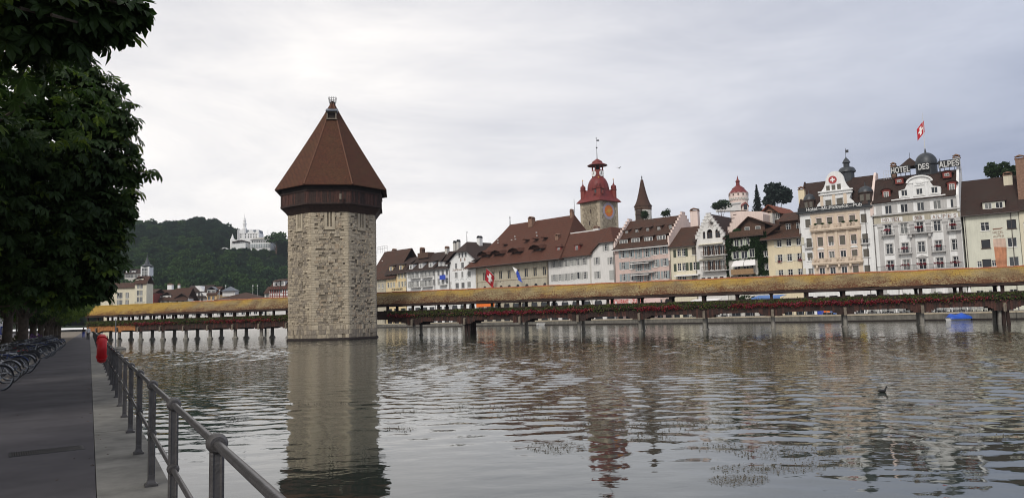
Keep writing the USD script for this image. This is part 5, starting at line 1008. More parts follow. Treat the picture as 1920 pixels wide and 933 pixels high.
# --- town hall with the great roof
h = House('town_hall', 'stone town hall with huge swept brown roof and four hooded dormers', fp(3, 894.5), fp(3, 1030), V(860, 400, 6.22)); W = h.W; D = 22; q = h.q; ze = q(220, 618)[1]
for zx, zy in ((300, 738), (400, 727), (488, 717), (587, 710), (690, 700), (787, 690), (890, 680), (1000, 670)):
    x, z = q(zx, zy); h.win(x - .36, z, .62, 2.5, kind='none', frame='sandstone', sill=False, pane='glass_0', surround=None); h.win(x + .36, z, .62, 2.5, kind='none', frame='sandstone', sill=False, pane='glass_0'); h.part('window_hood', MB().box(x - .9, x + .9, -.12, 0, z + 1.3, z + 1.5), 'sandstone')
zstr = q(280, 800)[1]; 
za_ = q(305, 868)[1]
for zx in (305, 400, 495, 590, 690, 795, 900, 1005):
    x, z = q(zx, 872 - (zx - 305) * .055); w = 1.5; h.part('arched_window', MB().prism(Polygon([(x - w / 2, z - 1.2), (x + w / 2, z - 1.2)] + [(x + w / 2 * math.cos(a), z + .5 * math.sin(a) * 1.4) for a in np.linspace(0, math.pi, 9)]), .14, .2), 'glass_0')
    h.holes.append(Polygon([(x - w / 2 + .05, z - 1.15), (x + w / 2 - .05, z - 1.15)] + [(x + (w / 2 - .05) * math.cos(a), z + .47 * math.sin(a) * 1.4) for a in np.linspace(0, math.pi, 9)]))
h.ground_floor(8, 5.9); h.wall([(0, 0), (W, 0), (W, ze), (0, ze)], 'rathaus_plaster', D); h.band(zstr, .22, 'sandstone', name='string_course'); h.band(ze - .3, .3, 'sandstone', out=.25)
for i in range(14):
    z = .8 + i * (ze - 1.4) / 14; wq = .5 if i % 2 else .8; h.part('quoin', MB().box(-.03, wq, -.05, 0, z, z + (ze - 1.4) / 14 - .05), 'sandstone'); h.part('quoin', MB().box(W - wq, W + .03, -.05, 0, z, z + (ze - 1.4) / 14 - .05), 'sandstone')
xl0, zl0 = q(115, 625, -2.2); zr = q(1244, 32, 11)[1]; xrl, _ = q(600, 132, 11); ylo = -2.2; xL, xR = -3.8, W + 6.5; xrr = W + 1.5
# bell-cast hipped roof: rows from eaves to ridge
rows_ = []; T_ = np.linspace(0, 1, 13); zE = ze - .35
for t in T_:
    k = t ** 1.0; z = zE + (zr - zE) * (t * .78 + .22 * t * t); y0 = ylo + (11 - ylo) * t; y1 = D + 2 + (11 - D - 2) * t; x0 = xL + (xrl - xL) * t; x1 = xR + (xrr - xR) * t; rows_.append([(x0, y0, z), (x1, y0, z), (x1, y1, z), (x0, y1, z)])
v = np.array(rows_).reshape(-1, 3); f = [(4 * i + j, 4 * i + (j + 1) % 4, 4 * i + 4 + (j + 1) % 4, 4 * i + 4 + j) for i in range(len(T_) - 1) for j in range(4)]
h.part('roof', MB().add(v, f), 'red_tiles'); h.part('eaves_soffit', MB().box(xL + .1, xR - .1, ylo + .1, D + 1.9, zE - .18, zE - .02), 'wood_brown')
h.gutter_(xL, xR, zE - .05, ylo - .08)
for zx, zy in ((325, 508), (480, 495), (685, 470), (935, 435)):
    y = 1.6; x, z = q(zx, zy, y); d = h.part('dormer', MB().box(x - 1.5, x + 1.5, y, y + 5, z - 1.2, z + .9), 'wood_brown')
    for e in (-.5, .5): h.win(x + e, z, .8, 1.5, y=y - .16, hole=False, parent=d, kind='mull', sill=False, frame='window_dark')
    o = 1.0; hood = []
    for yy, e in ((y - 2.0, .0), (y - .9, .42), (y + 6, .5)):
        hood.append([(x - 2.5, yy, z + .55 + e * .2), (x - 1.7, yy, z + 1.35 + e), (x, yy, z + 1.75 + e), (x + 1.7, yy, z + 1.35 + e), (x + 2.5, yy, z + .55 + e * .2)])
    v = np.array(hood).reshape(-1, 3); f = [(5 * i + j, 5 * i + j + 1, 5 * i + 6 + j, 5 * i + 5 + j) for i in range(2) for j in range(4)]; g = MB().add(v, f); g.add(v - [0, 0, .14], f); g.prism(Polygon([(p[0], p[2] - .1) for p in hood[1]]), y - .9, y - .75, 'y')
    h.part('dormer_hood', g, 'red_tiles', parent=d)
for zx, zy in ((560, 355), (800, 300), (910, 290), (1015, 275)):
    t = .5; x, z = q(zx, zy, 5.2); h.part('roof_vent', MB().prism(Polygon([(x - .9, z - .25), (x + .9, z - .25), (x, z + .2)]), 3.6, 6.4), 'red_tiles')
for zx, zy in ((618, 308), (657, 268), (662, 300), (908, 222), (914, 258), (460, 342), (457, 312)): x, z = q(zx, zy, 5.4 if zy < 290 else 4.2); h.part('snow_hook', MB().box(x - .14, x + .14, (5.2 if zy < 290 else 4.0), (5.6 if zy < 290 else 4.4), z - .14, z + .14), 'letter_white')
x, zt_ = q(605, 30, 11); h.part('spike', MB().tube([(xrl, 11, zr - .2), (xrl, 11, zr + 1.6), (xrl, 11, zt_)], [.2, .1, .04], 6).sphere((xrl, 11, zt_ - .5), .22), 'dome_metal')
x, z1_ = q(850, 65, 10); h.chimney(x, 10, zr - 2, z1_, 1.6, 'chimney_brick')
cxr, zc_ = xrr, zr; h.part('spike', MB().tube([(xrr, 11, zr - .2), (xrr, 11, zr + 4.8)], [.10, .04], 6), 'dome_metal'); h.chimney(xrr - .6, 10.5, zr - 1, zr + 1.0, .9, 'chimney_brick'); rath = h
for a, b_ in ((115, 265), (240, 0)): pass
h.pipe(.5, 0, ze); h.pipe(W - .2, 0, ze)
# flags on slanting staffs
for (zx0, zy0, zx1, zy1, nm, lab, des) in ((490, 795, 325, 640, 'swiss_flag', 'red flag with white cross hanging from a slanting staff on the stone town hall', swiss), (785, 755, 628, 620, 'canton_flag', 'white and blue flag hanging from a slanting staff on the stone town hall', lambda u, v: 'flag_white' if u < .5 else 'flag_blue')):
    xa, za = q(zx0, zy0); xb, zb = q(zx1, zy1, -4.5); Wd = lambda x, y, z: np.array([*(h.p0 + h.ux * x + h.uy * y), z + h.z0])
    A, B = Wd(xa, 0, za), Wd(xb, -4.5, zb); t = Thing('flag_staff', 'white slanting flag staff on the town hall carrying the ' + ('red flag with the cross' if des is swiss else 'white and blue flag'), 'flagpole', A); t.part('staff', MB().tube([(0, 0, 0), B - A], .06, 6), 'letter_white'); t.part('bracket', MB().sphere((0, 0, 0), .15), 'dark_iron')
    dr = (A - B) / np.linalg.norm(A - B)
    if des is swiss: wavy_flag(nm, lab, B, dr * 1.0 + np.array([0, 0, 0]), np.array([-.22 * h.ux[0], -.22 * h.ux[1], -1.0]), 3.5, 3.6, des, amp=.07)
    else: wavy_flag(nm, lab, B, np.array([*(h.ux * .55), -.85]) , np.array([*(h.ux * .75), -.35]), 4.3, 2.4, lambda u, v: 'flag_white' if u + .5 * v < .55 else 'flag_blue', amp=.06)
# --- white painted house with hipped gable
h = House('painted_white_house', 'white painted house with broad hipped roof left of the stone town hall', fp(3, 845), fp(3, 893.5), V(840, 430, 7.18)); W = h.W; D = 14; q = h.q
for zx, zy, w, k in ((152, 350, .85, 'mull'), (193, 343, .85, 'mull'), (237, 336, .85, 'mull'), (107, 490, 1.0, 'cross'), (195, 480, 1.4, 'triple'), (290, 470, 1.1, 'cross'), (110, 612, 1.4, 'triple'), (192, 605, 1.0, 'cross'), (285, 597, 1.5, 'triple'), (122, 755, 1.7, 'triple'), (200, 750, 1.6, 'triple'), (283, 740, 1.7, 'triple')):
    x, z = q(zx, zy); h.win(x, z, w, 1.75 if zy > 400 else 1.45, kind=k, frame='grey_trim', sill=True)
ze = q(45, 425)[1]; zt = q(190, 300)[1]; x0, x1 = 0, W; xa, xb = q(120, 310)[0], q(262, 290)[0]
h.ground_floor(3, 6.2); h.wall([(0, 0), (W, 0), (W, ze), (xb, zt), (xa, zt), (0, ze)], 'bright_plaster', D, body_top=ze)
xr, zr = q(255, 165, 5.0); v = [(-1.3, -1.0, ze - .6), (xa - .3, -1.0, zt - .1), (xb + .3, -1.0, zt - .1), (W + 1.3, -1.0, ze - .6), (xr, 5, zr), (xr + 1, 15, zr), (-1.3, 15, ze - .6), (W + 1.3, 15, ze - .6)]
h.part('roof', MB().add(v, [(1, 2, 4), (0, 1, 4), (2, 3, 4), (0, 4, 5), (0, 5, 6), (3, 7, 5), (3, 5, 4)]), 'dark_tiles'); 
for e in (0, 1): x = -.3 if e == 0 else W + .3; h.part('eaves', MB().prism(Polygon([(-1.2, ze - .9), (2, ze + .6), (2, ze + .3), (-1.2, ze - 1.1)]), x - 1, x + 1, 'x'), 'dark_tiles')
h.part('weather_vane', MB().tube([(xr, 5, zr - .1), (xr, 5, q(252, 30, 5)[1])], [.12, .04], 6).box(xr - .05, xr + .5, 4.98, 5.02, q(252, 45, 5)[1], q(252, 35, 5)[1]), 'dark_iron')
x0, z0_ = q(62, 556); x1, _ = q(330, 530); z1_ = z0_ + .75; h.text('Zunfthaus z. Pfistern', x0, x1, z0_ - .1, z1_ - .25, 'letter_faded', y=-.005, depth=.012, slope=.0)
for i in range(9): z = 5 + i * .95; h.part('quoin', MB().box(-.02, .45 if i % 2 else .75, -.04, 0, z, z + .9), 'grey_trim')
for zx, zy in ((95, 660), (165, 652), (240, 645)):
    x, z = q(zx + 25, zy + 30); h.part('painted_scroll', MB().prism(Polygon([(x + .9 * math.cos(a), z + .55 * math.sin(a)) for a in np.linspace(0, math.pi, 11)] + [(x + .75 * math.cos(a), z + .42 * math.sin(a)) for a in np.linspace(math.pi, 0, 11)]), -.014, 0), 'blue_grey_shutter')
for zx, zy in ((172, 408), (226, 402)): x, z = q(zx, zy); h.part('painted_figure', MB().prism(sbox(x - .28, z - .5, x + .28, z + .5), -.014, 0), 'chimney_brick')
for zx, zy, y in ((427, 170, 9), (95, 235, 12), (143, 220, 12)): 
    x, z = q(zx, zy, y); _, zt_ = q(zx, zy - 55, y); h.chimney(x, y, z - 3.5, zt_, 1.4 if zx > 400 else 1.0, 'bright_plaster' if zx > 400 else 'dirty_white', cap='dark_iron')
# --- narrow white house, white house with balconies, yellow house
def row_house(name, label, pa, pb, wall, eave_z, cols, crow, rws, ccol, w, hh, shut, dorm, dwall, ridge, ym, shutw=None, balc=(), kind='cross'):
    h = House(name, label, fp(3, pa), fp(3, pb), V(700, 460, 5.183)); q = h.q; W = h.W; ze = q(*eave_z)[1]
    xs, zs = h.grid(cols, crow, rws, ccol, w, hh, shut=shut, shutw=shutw, kind=kind)
    h.ground_floor(max(2, int(W / 4)), 5.4, arch=False); h.wall([(0, 0), (W, 0), (W, ze), (0, ze)], wall, 13)
    zr = q(*ridge, 6.5)[1]; zm = q(*ym, 2.2)[1]; h.roof([(-.8, ze - .15), (2.2, zm), (6.5, zr), (13.5, ze)], 'dark_tiles', -.05, W + .05); h.gutter_(0, W, ze - .1, -.85)
    for zx, zy, dw in dorm: x, z = q(zx, zy, 0.3); h.dormer(x, z, dw, 1.7, .3, 4, dwall, 'dark_tiles', n=1, ww=1.15, rise=.9)
    for (a, za, b_) in balc: x0, z = q(a, za, -1); x1, _ = q(b_, za, -1); h.balcony(x0, x1, z, 1.1, rail='grey_shutter', slab='grey_trim')
    h.pipe(W - .1, 0, ze); return h
h = row_house('narrow_white_house', 'narrow white house with hanging blue banner between two neighbours', 817.5, 844.5, 'bright_plaster', (610, 232), [632, 673, 715], 265, [265, 348], 673, 1.25, 2.0, None, (), 'bright_plaster', (680, 70), (680, 190), balc=((630, 385, 697),)); q = h.q
for zx in (640, 680, 715): x, z = q(zx, 175, .3); h.dormer(x, z, 1.0, 1.2, .3, 3, 'bright_plaster', 'dark_tiles', n=1, ww=.7, rise=.4)
x, z = q(673, 307, -1.0); h.part('banner', MB().box(x - 1.6, x + 1.5, -1.02, -.98, z - .8, z + .7), 'flag_blue'); h.part('banner_arm', MB().tube([(x, 0, z + .8), (x, -1.1, z + .75)], .04, 5), 'dark_iron')
h = row_house('shuttered_white_house', 'white house with grey shutters and two storeys of small balconies', 763.5, 817, 'bright_plaster', (330, 258), [352, 383, 425, 470, 505, 545, 583], 283, [283, 372], 425, .95, 2.0, 'grey_shutter', ((365, 207, 2.0), (460, 196, 2.0), (557, 186, 2.0)), 'bright_plaster', (440, 95), (440, 190), shutw=.52, balc=((345, 322, 440), (458, 314, 555), (345, 410, 445), (458, 402, 560)), kind='tall')
h.chimney(h.W * .1, 6, h.q(325, 75, 6)[1] - 2, h.q(325, 60, 6)[1] , 1.4, 'wood_brown'); h.chimney(h.W * .97, 6, h.q(615, 60, 6)[1] - 2, h.q(615, 42, 6)[1], 1.2, 'dirty_white')
x, z = h.q(490, 95, 4.5); h.part('roof_terrace', MB().box(x - 3, x + 3, 4, 7, z - 1, z + .9), 'wood_brown')
h = row_house('corner_yellow_house', 'yellow house with mansard dormers and lettering close to the stone tower', 724.5, 763, 'yellow_plaster', (120, 285), [145, 172, 200, 250, 280, 308], 305, [305, 385], 145, .85, 1.9, 'cream_shutter', ((172, 226, 2.0), (268, 214, 2.0)), 'yellow_plaster', (300, 130), (260, 185), shutw=.3); q = h.q
x0, z0_ = q(178, 440); x1, _ = q(285, 425); h.text('ZUM DOLDER', x0, x1, z0_, z0_ + .75, 'letter_dark', y=-.01, depth=.04)
x, z = q(225, 340); h.part('painted_crest', MB().prism(sbox(x - .3, z - .6, x + .3, z + .6), -.02, 0), 'ochre_plaster')
x, z = q(206, 100, 9); h.chimney(x, 9, z - 6, q(206, 50, 9)[1], 1.4, 'bright_plaster')
# big brown roof just right of the tower
h = House('barn_roofed_house', 'big brown roof with metal frame on top beside the stone tower', fp(3, 697), fp(3, 724), V(700, 460, 5.183)); q = h.q; W = h.W; ze = q(60, 330)[1]; zr = q(60, 72, 7)[1]
h.grid([55, 90], 400, [395], 55, 1.0, 1.6); h.wall([(0, 0), (W, 0), (W, ze), (0, ze)], 'rathaus_plaster', 14); h.roof([(-.9, ze - .2), (7, zr), (14.5, ze)], 'brown_tiles', -1, W + 7); 
x0, z = q(45, 72, 7); x1, _ = q(135, 68, 7); zt_ = q(90, 8, 7)[1]; g = MB()
for x in np.linspace(x0, x1, 5): g.tube([(x, 7, zr - .2), (x, 7, zt_)], .05, 4)
for z in (zt_, zt_ - .9): g.tube([(x0, 7, z), (x1, 7, z)], .05, 4)
h.part('roof_frame', g, 'dark_iron')
for zx, zy in ((95, 148), (130, 150), (165, 150)): x, z = q(zx, zy, 4.6); h.part('skylight', MB().box(x - .3, x + .3, 4.2, 4.9, z - .15, z + .1), 'window_white')

# ---------------------------------------------------------------- towers behind the houses
def square_tower(): pass
# stone clock tower with red domes
dep = 236.0; c = at_depth(1123.5, 400, dep + 5); c[2] = 0; yaw = math.atan2(c[0], c[1])
vz = lambda zx, zy, d=dep: at_depth(1080 + zx / 5.183, 260 + zy / 5.183, d)
ct = Thing('clock_tower', 'square stone clock tower with red domed roof, corner turrets and painted dial', 'tower', (c[0], c[1], QZ)); Z = lambda zy, zx=237, d=dep: vz(zx, zy, d)[2] - QZ
# plan: corner turned to the camera; left face seen a little wider than the right one
SA = 8.6; a_rot = -math.atan2(c[0], c[1]) + math.radians(-43 + 0)   # direction of the left-hand face
ax1 = np.array([math.cos(a_rot + math.pi), math.sin(a_rot + math.pi)])
half = SA / 2; rotz = a_rot
zt = Z(590); CR = lambda mbv: mbv.moved((0, 0, 0), rotz)
w = Polygon([(-half, -half), (half, -half), (half, half), (-half, half)])
M('clock_stone', (.30, .255, .185), .95, .4, 1.1, .8, 2.4); MAT['clock_rubble'] = usdkit.material(stage, '/World/Looks/clock_rubble', {'tc': ('texture_coordinate', {}), 'v': ('voronoi_texture', {'scale': 2.6, 'randomness': 1.0}), 'bw': ('rgb_to_bw', {}), 'r': ('rgb_ramp', {'ramp': [(0.0, (.14, .118, .085)), (.5, (.25, .21, .15)), (1.0, (.36, .315, .24))]}), 've': ('voronoi_texture', {'scale': 2.6, 'feature': 'distance_to_edge'}), 'b': ('bump', {'strength': .8, 'distance': .08}), 'p': ('principled_bsdf', {'roughness': .95, 'specular_ior_level': .2})},
    [('tc.object', 'v.vector'), ('tc.object', 've.vector'), ('v.color', 'bw.color'), ('bw.val', 'r.fac'), ('r.color', 'p.base_color'), ('ve.distance', 'b.height'), ('b.normal', 'p.normal')], surface='p.BSDF')
ct.part('shaft', CR(MB().prism(w, 0, zt + .3, 'z')), 'clock_rubble')
g = MB()
for i in range(26):
    for sx, sy in ((1, -1), (-1, -1), (1, 1)):
        z = zt * .3 + i * (zt * .7) / 26; L = .9 if i % 2 else 1.35; L2 = 1.35 if i % 2 else .9
        ct.part('quoin', CR(MB().box(min(sx * (half + .05), sx * (half - L)), max(sx * (half + .05), sx * (half - L)), min(sy * (half + .05), sy * (half - L2)), max(sy * (half + .05), sy * (half - L2)), z, z + zt * .7 / 26 - .06)), 'sandstone') if i > 10 else None
# which face carries the dial: the one seen on the right
def face_pt(zx, zy, face):   # survey a point on one of the two visible faces
    R = np.array([[math.cos(rotz), -math.sin(rotz)], [math.sin(rotz), math.cos(rotz)]]); n = R @ (np.array([0, -1.0]) if face == 'y' else np.array([1.0, 0])); P = c[:2] + n * half; d = ray(1080 + zx / 5.183, 260 + zy / 5.183); t = ((P - EYE[:2]) @ n) / (d[:2] @ n); wpt = EYE + d * t
    loc = R.T @ (wpt[:2] - c[:2]); return loc, wpt[2] - QZ
facesR = 'x' if (np.array([math.cos(rotz), math.sin(rotz)]) @ (-c[:2])) > 0 else 'y'
def on_face(poly, out, face, base=0.0):
    g = MB().prism(poly, -base - out, -base, 'y'); 
    v, f = g.get(); v = v + [0, -half, 0]
    if face == 'x': v = np.c_[-v[:, 1], v[:, 0], v[:, 2]]
    return CR(MB().add(v, f))
fr_, fl_ = 'x', 'y'
loc, zc = face_pt(317, 700, fr_); uc = loc[1]
ell = lambda r, n=32, e=1.0: Polygon([(uc + r * math.cos(a), zc + r * e * math.sin(a)) for a in np.linspace(0, 2 * math.pi, n + 1)[:-1]])
rr = abs(face_pt(317, 620, fr_)[1] - face_pt(317, 783, fr_)[1]) / 2
d1 = ct.part('dial', on_face(ell(rr), .06, fr_), 'dial_lilac'); ct.part('dial_disc', on_face(ell(rr * .68), .12, fr_), 'dial_orange', parent=d1)
g = MB()
for k in range(12):
    a = 2 * math.pi * k / 12; d = np.array([math.cos(a), math.sin(a)]); n = np.array([-d[1], d[0]]); p0 = np.array([uc, zc]); v, f = on_face(Polygon([p0 + d * rr * .84 + n * .09, p0 + d * rr * .95 + n * .09, p0 + d * rr * .95 - n * .09, p0 + d * rr * .84 - n * .09]), .09, fr_).get(); g.add(v, f)
ct.part('hour_mark', g, 'gold', parent=d1)
for a, L in ((math.radians(200), rr * .8), (math.radians(20), rr * .62)):
    d = np.array([math.cos(a), math.sin(a)]); n = np.array([-d[1], d[0]]); p0 = np.array([uc, zc]); ct.part('clock_hand', on_face(Polygon([p0 - n * .16, p0 + d * L * .7 - n * .1, p0 + d * L, p0 + d * L * .7 + n * .1, p0 + n * .16]), .19, fr_), 'gold', parent=d1)
for k in range(14):
    a = 2 * math.pi * k / 14; d = np.array([math.cos(a), math.sin(a)]); n = np.array([-d[1], d[0]]); p0 = np.array([uc, zc]); ct.part('dial_ray', on_face(Polygon([p0 + n * .1, p0 + d * rr * .5, p0 - n * .1]), .15, fr_), 'gold', parent=d1)
for zx, zy in ((143, 703), (132, 820)): loc, z = face_pt(zx, zy, fl_); ct.part('slit_window', on_face(sbox(loc[0] - .28, z - .65, loc[0] + .28, z + .65), .03, fl_), 'window_dark')
for zx, zy in ((228, 812),): loc, z = face_pt(zx, zy, fl_)
# red roof: flared skirt, octagonal dome, lantern, cap
zsk = zt; zd0 = Z(505, 223, dep + 5); zd1 = Z(388, 223, dep + 5)
sq = lambda r, z: [(r, -r, z), (r, r, z), (-r, r, z), (-r, -r, z)]
rows_ = []
for r, z in ((half + .9, zsk - .25), (half + .5, zsk + .3), (half * .95, zsk + 1.2), (half * .82, zd0 - .6), (half * .80, zd0)): rows_ += sq(r, z)
ct.part('skirt_roof', CR(MB().add(rows_, [(4 * i + j, 4 * i + (j + 1) % 4, 4 * i + 4 + (j + 1) % 4, 4 * i + 4 + j) for i in range(4) for j in range(4)])), 'red_paint_roof'); ct.part('eaves', CR(MB().prism(Polygon([(-half - .9, -half - .9), (half + .9, -half - .9), (half + .9, half + .9), (-half - .9, half + .9)]), zsk - .4, zsk - .26, 'z')), 'red_brown_wood')
Rd = (330 - 115) / 2 / 5.183 * (dep + 5) / FPX; hd = zd1 - zd0 + .9
ct.part('dome', MB().lathe([(Rd * .96, zd0 - 1.2)] + [(Rd * math.cos(a) ** .85, zd0 + hd * math.sin(a)) for a in np.linspace(0, math.pi / 2 * .86, 12)], sides=16), 'red_paint_roof', smooth=50)
Rl = 58 / 5.183 * (dep + 5) / FPX; zl0, zl1, zl2, zl3 = zd1 - .3, Z(310, 219, dep + 5), Z(262, 219, dep + 5), Z(195, 210, dep + 5)
ln = ct.part('lantern', MB().lathe([(Rl * 1.05, zl0), (Rl * 1.05, zl1), (0, zl1)], sides=8, a0=math.pi / 8 + rotz), 'red_brown_wood')
for k in range(8):
    a = math.pi / 8 + rotz + k * math.pi / 4; ct.part('lantern_post', MB().tube([(Rl * .92 * math.cos(a), Rl * .92 * math.sin(a), zl1), (Rl * .92 * math.cos(a), Rl * .92 * math.sin(a), zl2 + .2)], .2, 5), 'red_brown_wood', parent=ln)
ct.part('bell', MB().lathe([(.75, zl1 + .5), (.6, zl1 + .9), (.4, zl1 + 1.5), (0, zl1 + 1.6)], sides=10), 'dark_iron', parent=ln, smooth=40)
for e in (-1, 1):
    va = math.atan2(-c[1], -c[0]) + e * math.radians(38); d = np.array([math.cos(va), math.sin(va)]); n = np.array([-d[1], d[0]]); zcf = (zl0 + zl1) / 2 + .25
    P = [[*(d * Rl * 1.04 + n * .98 * math.cos(t)), zcf + .98 * math.sin(t)] for t in np.linspace(0, 2 * math.pi, 21)[:-1]]; P2 = [[x + d[0] * .1, y + d[1] * .1, z] for x, y, z in P]
    f_ = ct.part('small_clock', MB().add(np.array(P + P2 + [[*(d * (Rl * 1.04 + .1)), zcf]]), [(i, (i + 1) % 20, 20 + (i + 1) % 20) for i in range(20)] + [(i, 20 + (i + 1) % 20, 20 + i) for i in range(20)] + [(20 + i, 20 + (i + 1) % 20, 40) for i in range(20)]), 'clock_white')
    g = MB()
    for ang_, L in ((math.radians(100), .75), (math.radians(215), .5)): o_ = d * (Rl * 1.04 + .14); g.tube([[*o_, zcf], [*(o_ + n * L * math.cos(ang_)), zcf + L * math.sin(ang_)]], .08, 4)
    ct.part('clock_hand', g, 'letter_dark', parent=f_)
ct.part('cap_roof', MB().lathe([(Rl * 1.75, zl2 - .05), (Rl * 1.7, zl2 + .1), (Rl * .95, zl2 + .75), (Rl * .85, zl2 + 1.3), (Rl * .78, zl2 + (zl3 - zl2) * .6), (Rl * .4, zl3 - .4), (.12, zl3)], sides=12), 'red_paint_roof', smooth=30)
zv = Z(88, 208, dep + 5); ct.part('spire', MB().tube([(0, 0, zl3 - .2), (0, 0, zv)], [.14, .05], 6).sphere((0, 0, zv), .28).sphere((0, 0, zv + 3.2), .2).tube([(0, 0, zv), (0, 0, zv + 3.2)], .03, 4).box(0, .9, -.02, .02, zv + 2.2, zv + 2.7), 'dome_metal')
R2 = np.array([[math.cos(rotz), -math.sin(rotz)], [math.sin(rotz), math.cos(rotz)]])
for sx, sy in ((1, -1), (-1, -1), (1, 1), (-1, 1)):
    p = R2 @ (np.array([sx, sy]) * (half - .75)); zt0, zt1, zt2 = zsk - .2, Z(508, 80, dep + 5), Z(452, 80, dep + 5); Rt = 27 / 5.183 * (dep + 5) / FPX
    t_ = ct.part('corner_turret', MB().lathe([(Rt * 1.0, zt0), (Rt * 1.0, zt1), (Rt * 1.25, zt1 + .02), (Rt * 1.25, zt1 + .2), (0, zt1 + .25)], (p[0], p[1], 0), 8, rotz + math.pi / 8), 'red_brown_wood')
    ct.part('turret_dome', MB().lathe([(Rt * .85, zt1 + .2), (Rt * 1.0, zt1 + .7), (Rt * .9, zt1 + 1.4), (Rt * .5, zt2 - .3), (.15, zt2 + .3), (.06, Z(410, 80, dep + 5))], (p[0], p[1], 0), 10), 'red_paint_roof', parent=t_, smooth=40); ct.part('turret_ball', MB().sphere((p[0], p[1], Z(405, 80, dep + 5)), .22), 'gold', parent=t_)
va = math.atan2(-c[1], -c[0]); dmz = Z(512, 222, dep + 1); g = MB().box(-1.6, 1.6, -.6, 2.5, dmz - .9, dmz + .9).moved((0, 0, 0), 0); d = np.array([math.cos(va), math.sin(va)]); g.moved((*(d * half * .98), 0), va + math.pi / 2); dd_ = ct.part('roof_dormer', g, 'red_brown_wood')
for e in (-.75, .75): ct.part('pane', MB().box(e - .5, e + .5, -.66, -.6, dmz - .55, dmz + .6).moved((*(d * half * .98), 0), va + math.pi / 2), 'glass_2', parent=dd_)
ct.part('dormer_roof', MB().prism(Polygon([(1.9 * math.cos(a), dmz + .85 + 1.3 * math.sin(a)) for a in np.linspace(0, math.pi, 11)]), -.9, 2.5, 'y').moved((*(d * half * .98), 0), va + math.pi / 2), 'red_paint_roof', parent=dd_)

# slender white tower with a concave brown spire
dep = 300.0; c = at_depth(1205.5, 385, dep); Zv = lambda zx, zy: at_depth(1080 + zx / 5.183, 260 + zy / 5.183, dep)[2] - QZ; pxm = dep / FPX / 5.183
t = Thing('white_spire_tower', 'white tower with concave pointed brown spire behind the pink house', 'tower', (c[0], c[1], QZ)); R = 82 * pxm
t.part('shaft', MB().lathe([(R, 0), (R, Zv(650, 695))], sides=16), 'dirty_white', smooth=30); t.part('timber_storey', MB().lathe([(R * 1.02, Zv(650, 697)), (R * 1.05, Zv(650, 650))], sides=16), 'wood_brown')
ap = Zv(637, 400); eb = Zv(650, 655); t.part('spire', MB().lathe([(R * 1.12, eb - .2)] + [(R * (1.10 - .95 * s ** .62), eb + (ap - eb) * s) for s in np.linspace(0.02, 1, 12)], sides=12), 'brown_tiles', smooth=30); t.part('finial', MB().tube([(0, 0, ap - 1), (0, 0, ap + 1.5), (0, 0, Zv(637, 360))], [.3, .12, .06], 6).sphere((0, 0, Zv(637, 375)), .3), 'dark_iron')
va = math.atan2(-c[1], -c[0]); d = np.array([math.cos(va - .55), math.sin(va - .55)]); t.part('open_side', MB().box(-R * .42, R * .42, -.25, .4, Zv(620, 820) - 3, Zv(620, 700)).moved((*(d * R * .93), 0), va - .55 + math.pi / 2), 'window_dark')
for i in range(3): t.part('gallery_floor', MB().box(-R * .46, R * .46, -.45, .3, 0, .25).moved((*(d * R * .95), Zv(620, 800) + i * 2.4), va - .55 + math.pi / 2), 'wood_brown')
# Round pale tower with a red cap on the hill behind
dep = 420.0; c = at_depth(1384.5, 365, dep); Zv = lambda zx, zy: at_depth(1360 + zx / 4.6625, 330 + zy / 4.6625, dep)[2] - QZ; pxm = dep / FPX / 4.6625
t = Thing('battlemented_tower', 'pale battlemented tower with red cap roof and spire on the skyline', 'tower', (c[0], c[1], QZ)); R = 78 * pxm
t.part('shaft', MB().lathe([(R, 0), (R, Zv(110, 205)), (R * 1.06, Zv(110, 198)), (R * 1.06, Zv(110, 150))], sides=20), 'pale_pink_plaster', smooth=30)
g = MB()
for k in range(22): a = 2 * math.pi * k / 22; g.box(-.45, .45, -.25, .1, Zv(110, 212), Zv(110, 196)).moved((0, 0, 0), 0) if False else None; P = MB().box(-.5, .5, -.2, .2, Zv(110, 214), Zv(110, 197)).moved((R * 1.05 * math.cos(a), R * 1.05 * math.sin(a), 0), a + math.pi / 2); t.part('corbel', P, 'dirty_white')
for k in range(12): a = 2 * math.pi * k / 12 + .2; t.part('opening', MB().box(-.35, .35, -.12, .1, Zv(110, 178), Zv(110, 160)).moved((R * 1.06 * math.cos(a), R * 1.06 * math.sin(a), 0), a + math.pi / 2), 'window_dark')
t.part('cap_roof', MB().lathe([(R * 1.12, Zv(110, 155)), (R * .72, Zv(110, 118)), (R * .7, Zv(110, 110)), (R * .22, Zv(105, 82)), (R * .2, Zv(105, 55)), (R * .28, Zv(105, 48)), (R * .1, Zv(105, 30)), (.1, Zv(103, -2))], sides=12), 'red_paint_roof')
t = House('pale_hill_house', 'pale flat-topped house wall below the battlemented tower', at_depth(1330, 590, 380)[:2], at_depth(1390, 590, 380)[:2], V(1360, 330, 4.6625)); q = t.q
pts = [(-60, 262), (135, 235), (137, 300), (-60, 305)]; t.part('wall', MB().prism(Polygon([q(*p) for p in pts]), 0, 5), 'white_plaster'); t.part('roof', MB().prism(Polygon([q(-62, 264), q(137, 236), q(137, 225), q(-62, 252)]), -.5, 6), 'letter_white'); t.part('gable', MB().prism(Polygon([q(143, 300), q(145, 262), q(170, 243), q(192, 265), q(195, 300)]), -1, 4), 'pale_pink_plaster')
x, z = q(170, 275); t.part('window', MB().box(x - .9, x + .9, -1.1, -.9, z - 1.2, z + 1.6), 'glass_0'); t.part('gable_roof', MB().prism(Polygon([q(138, 270), q(170, 238), q(200, 270), q(200, 262), q(170, 228), q(138, 262)]), -1.4, 4.5), 'red_brown_wood')

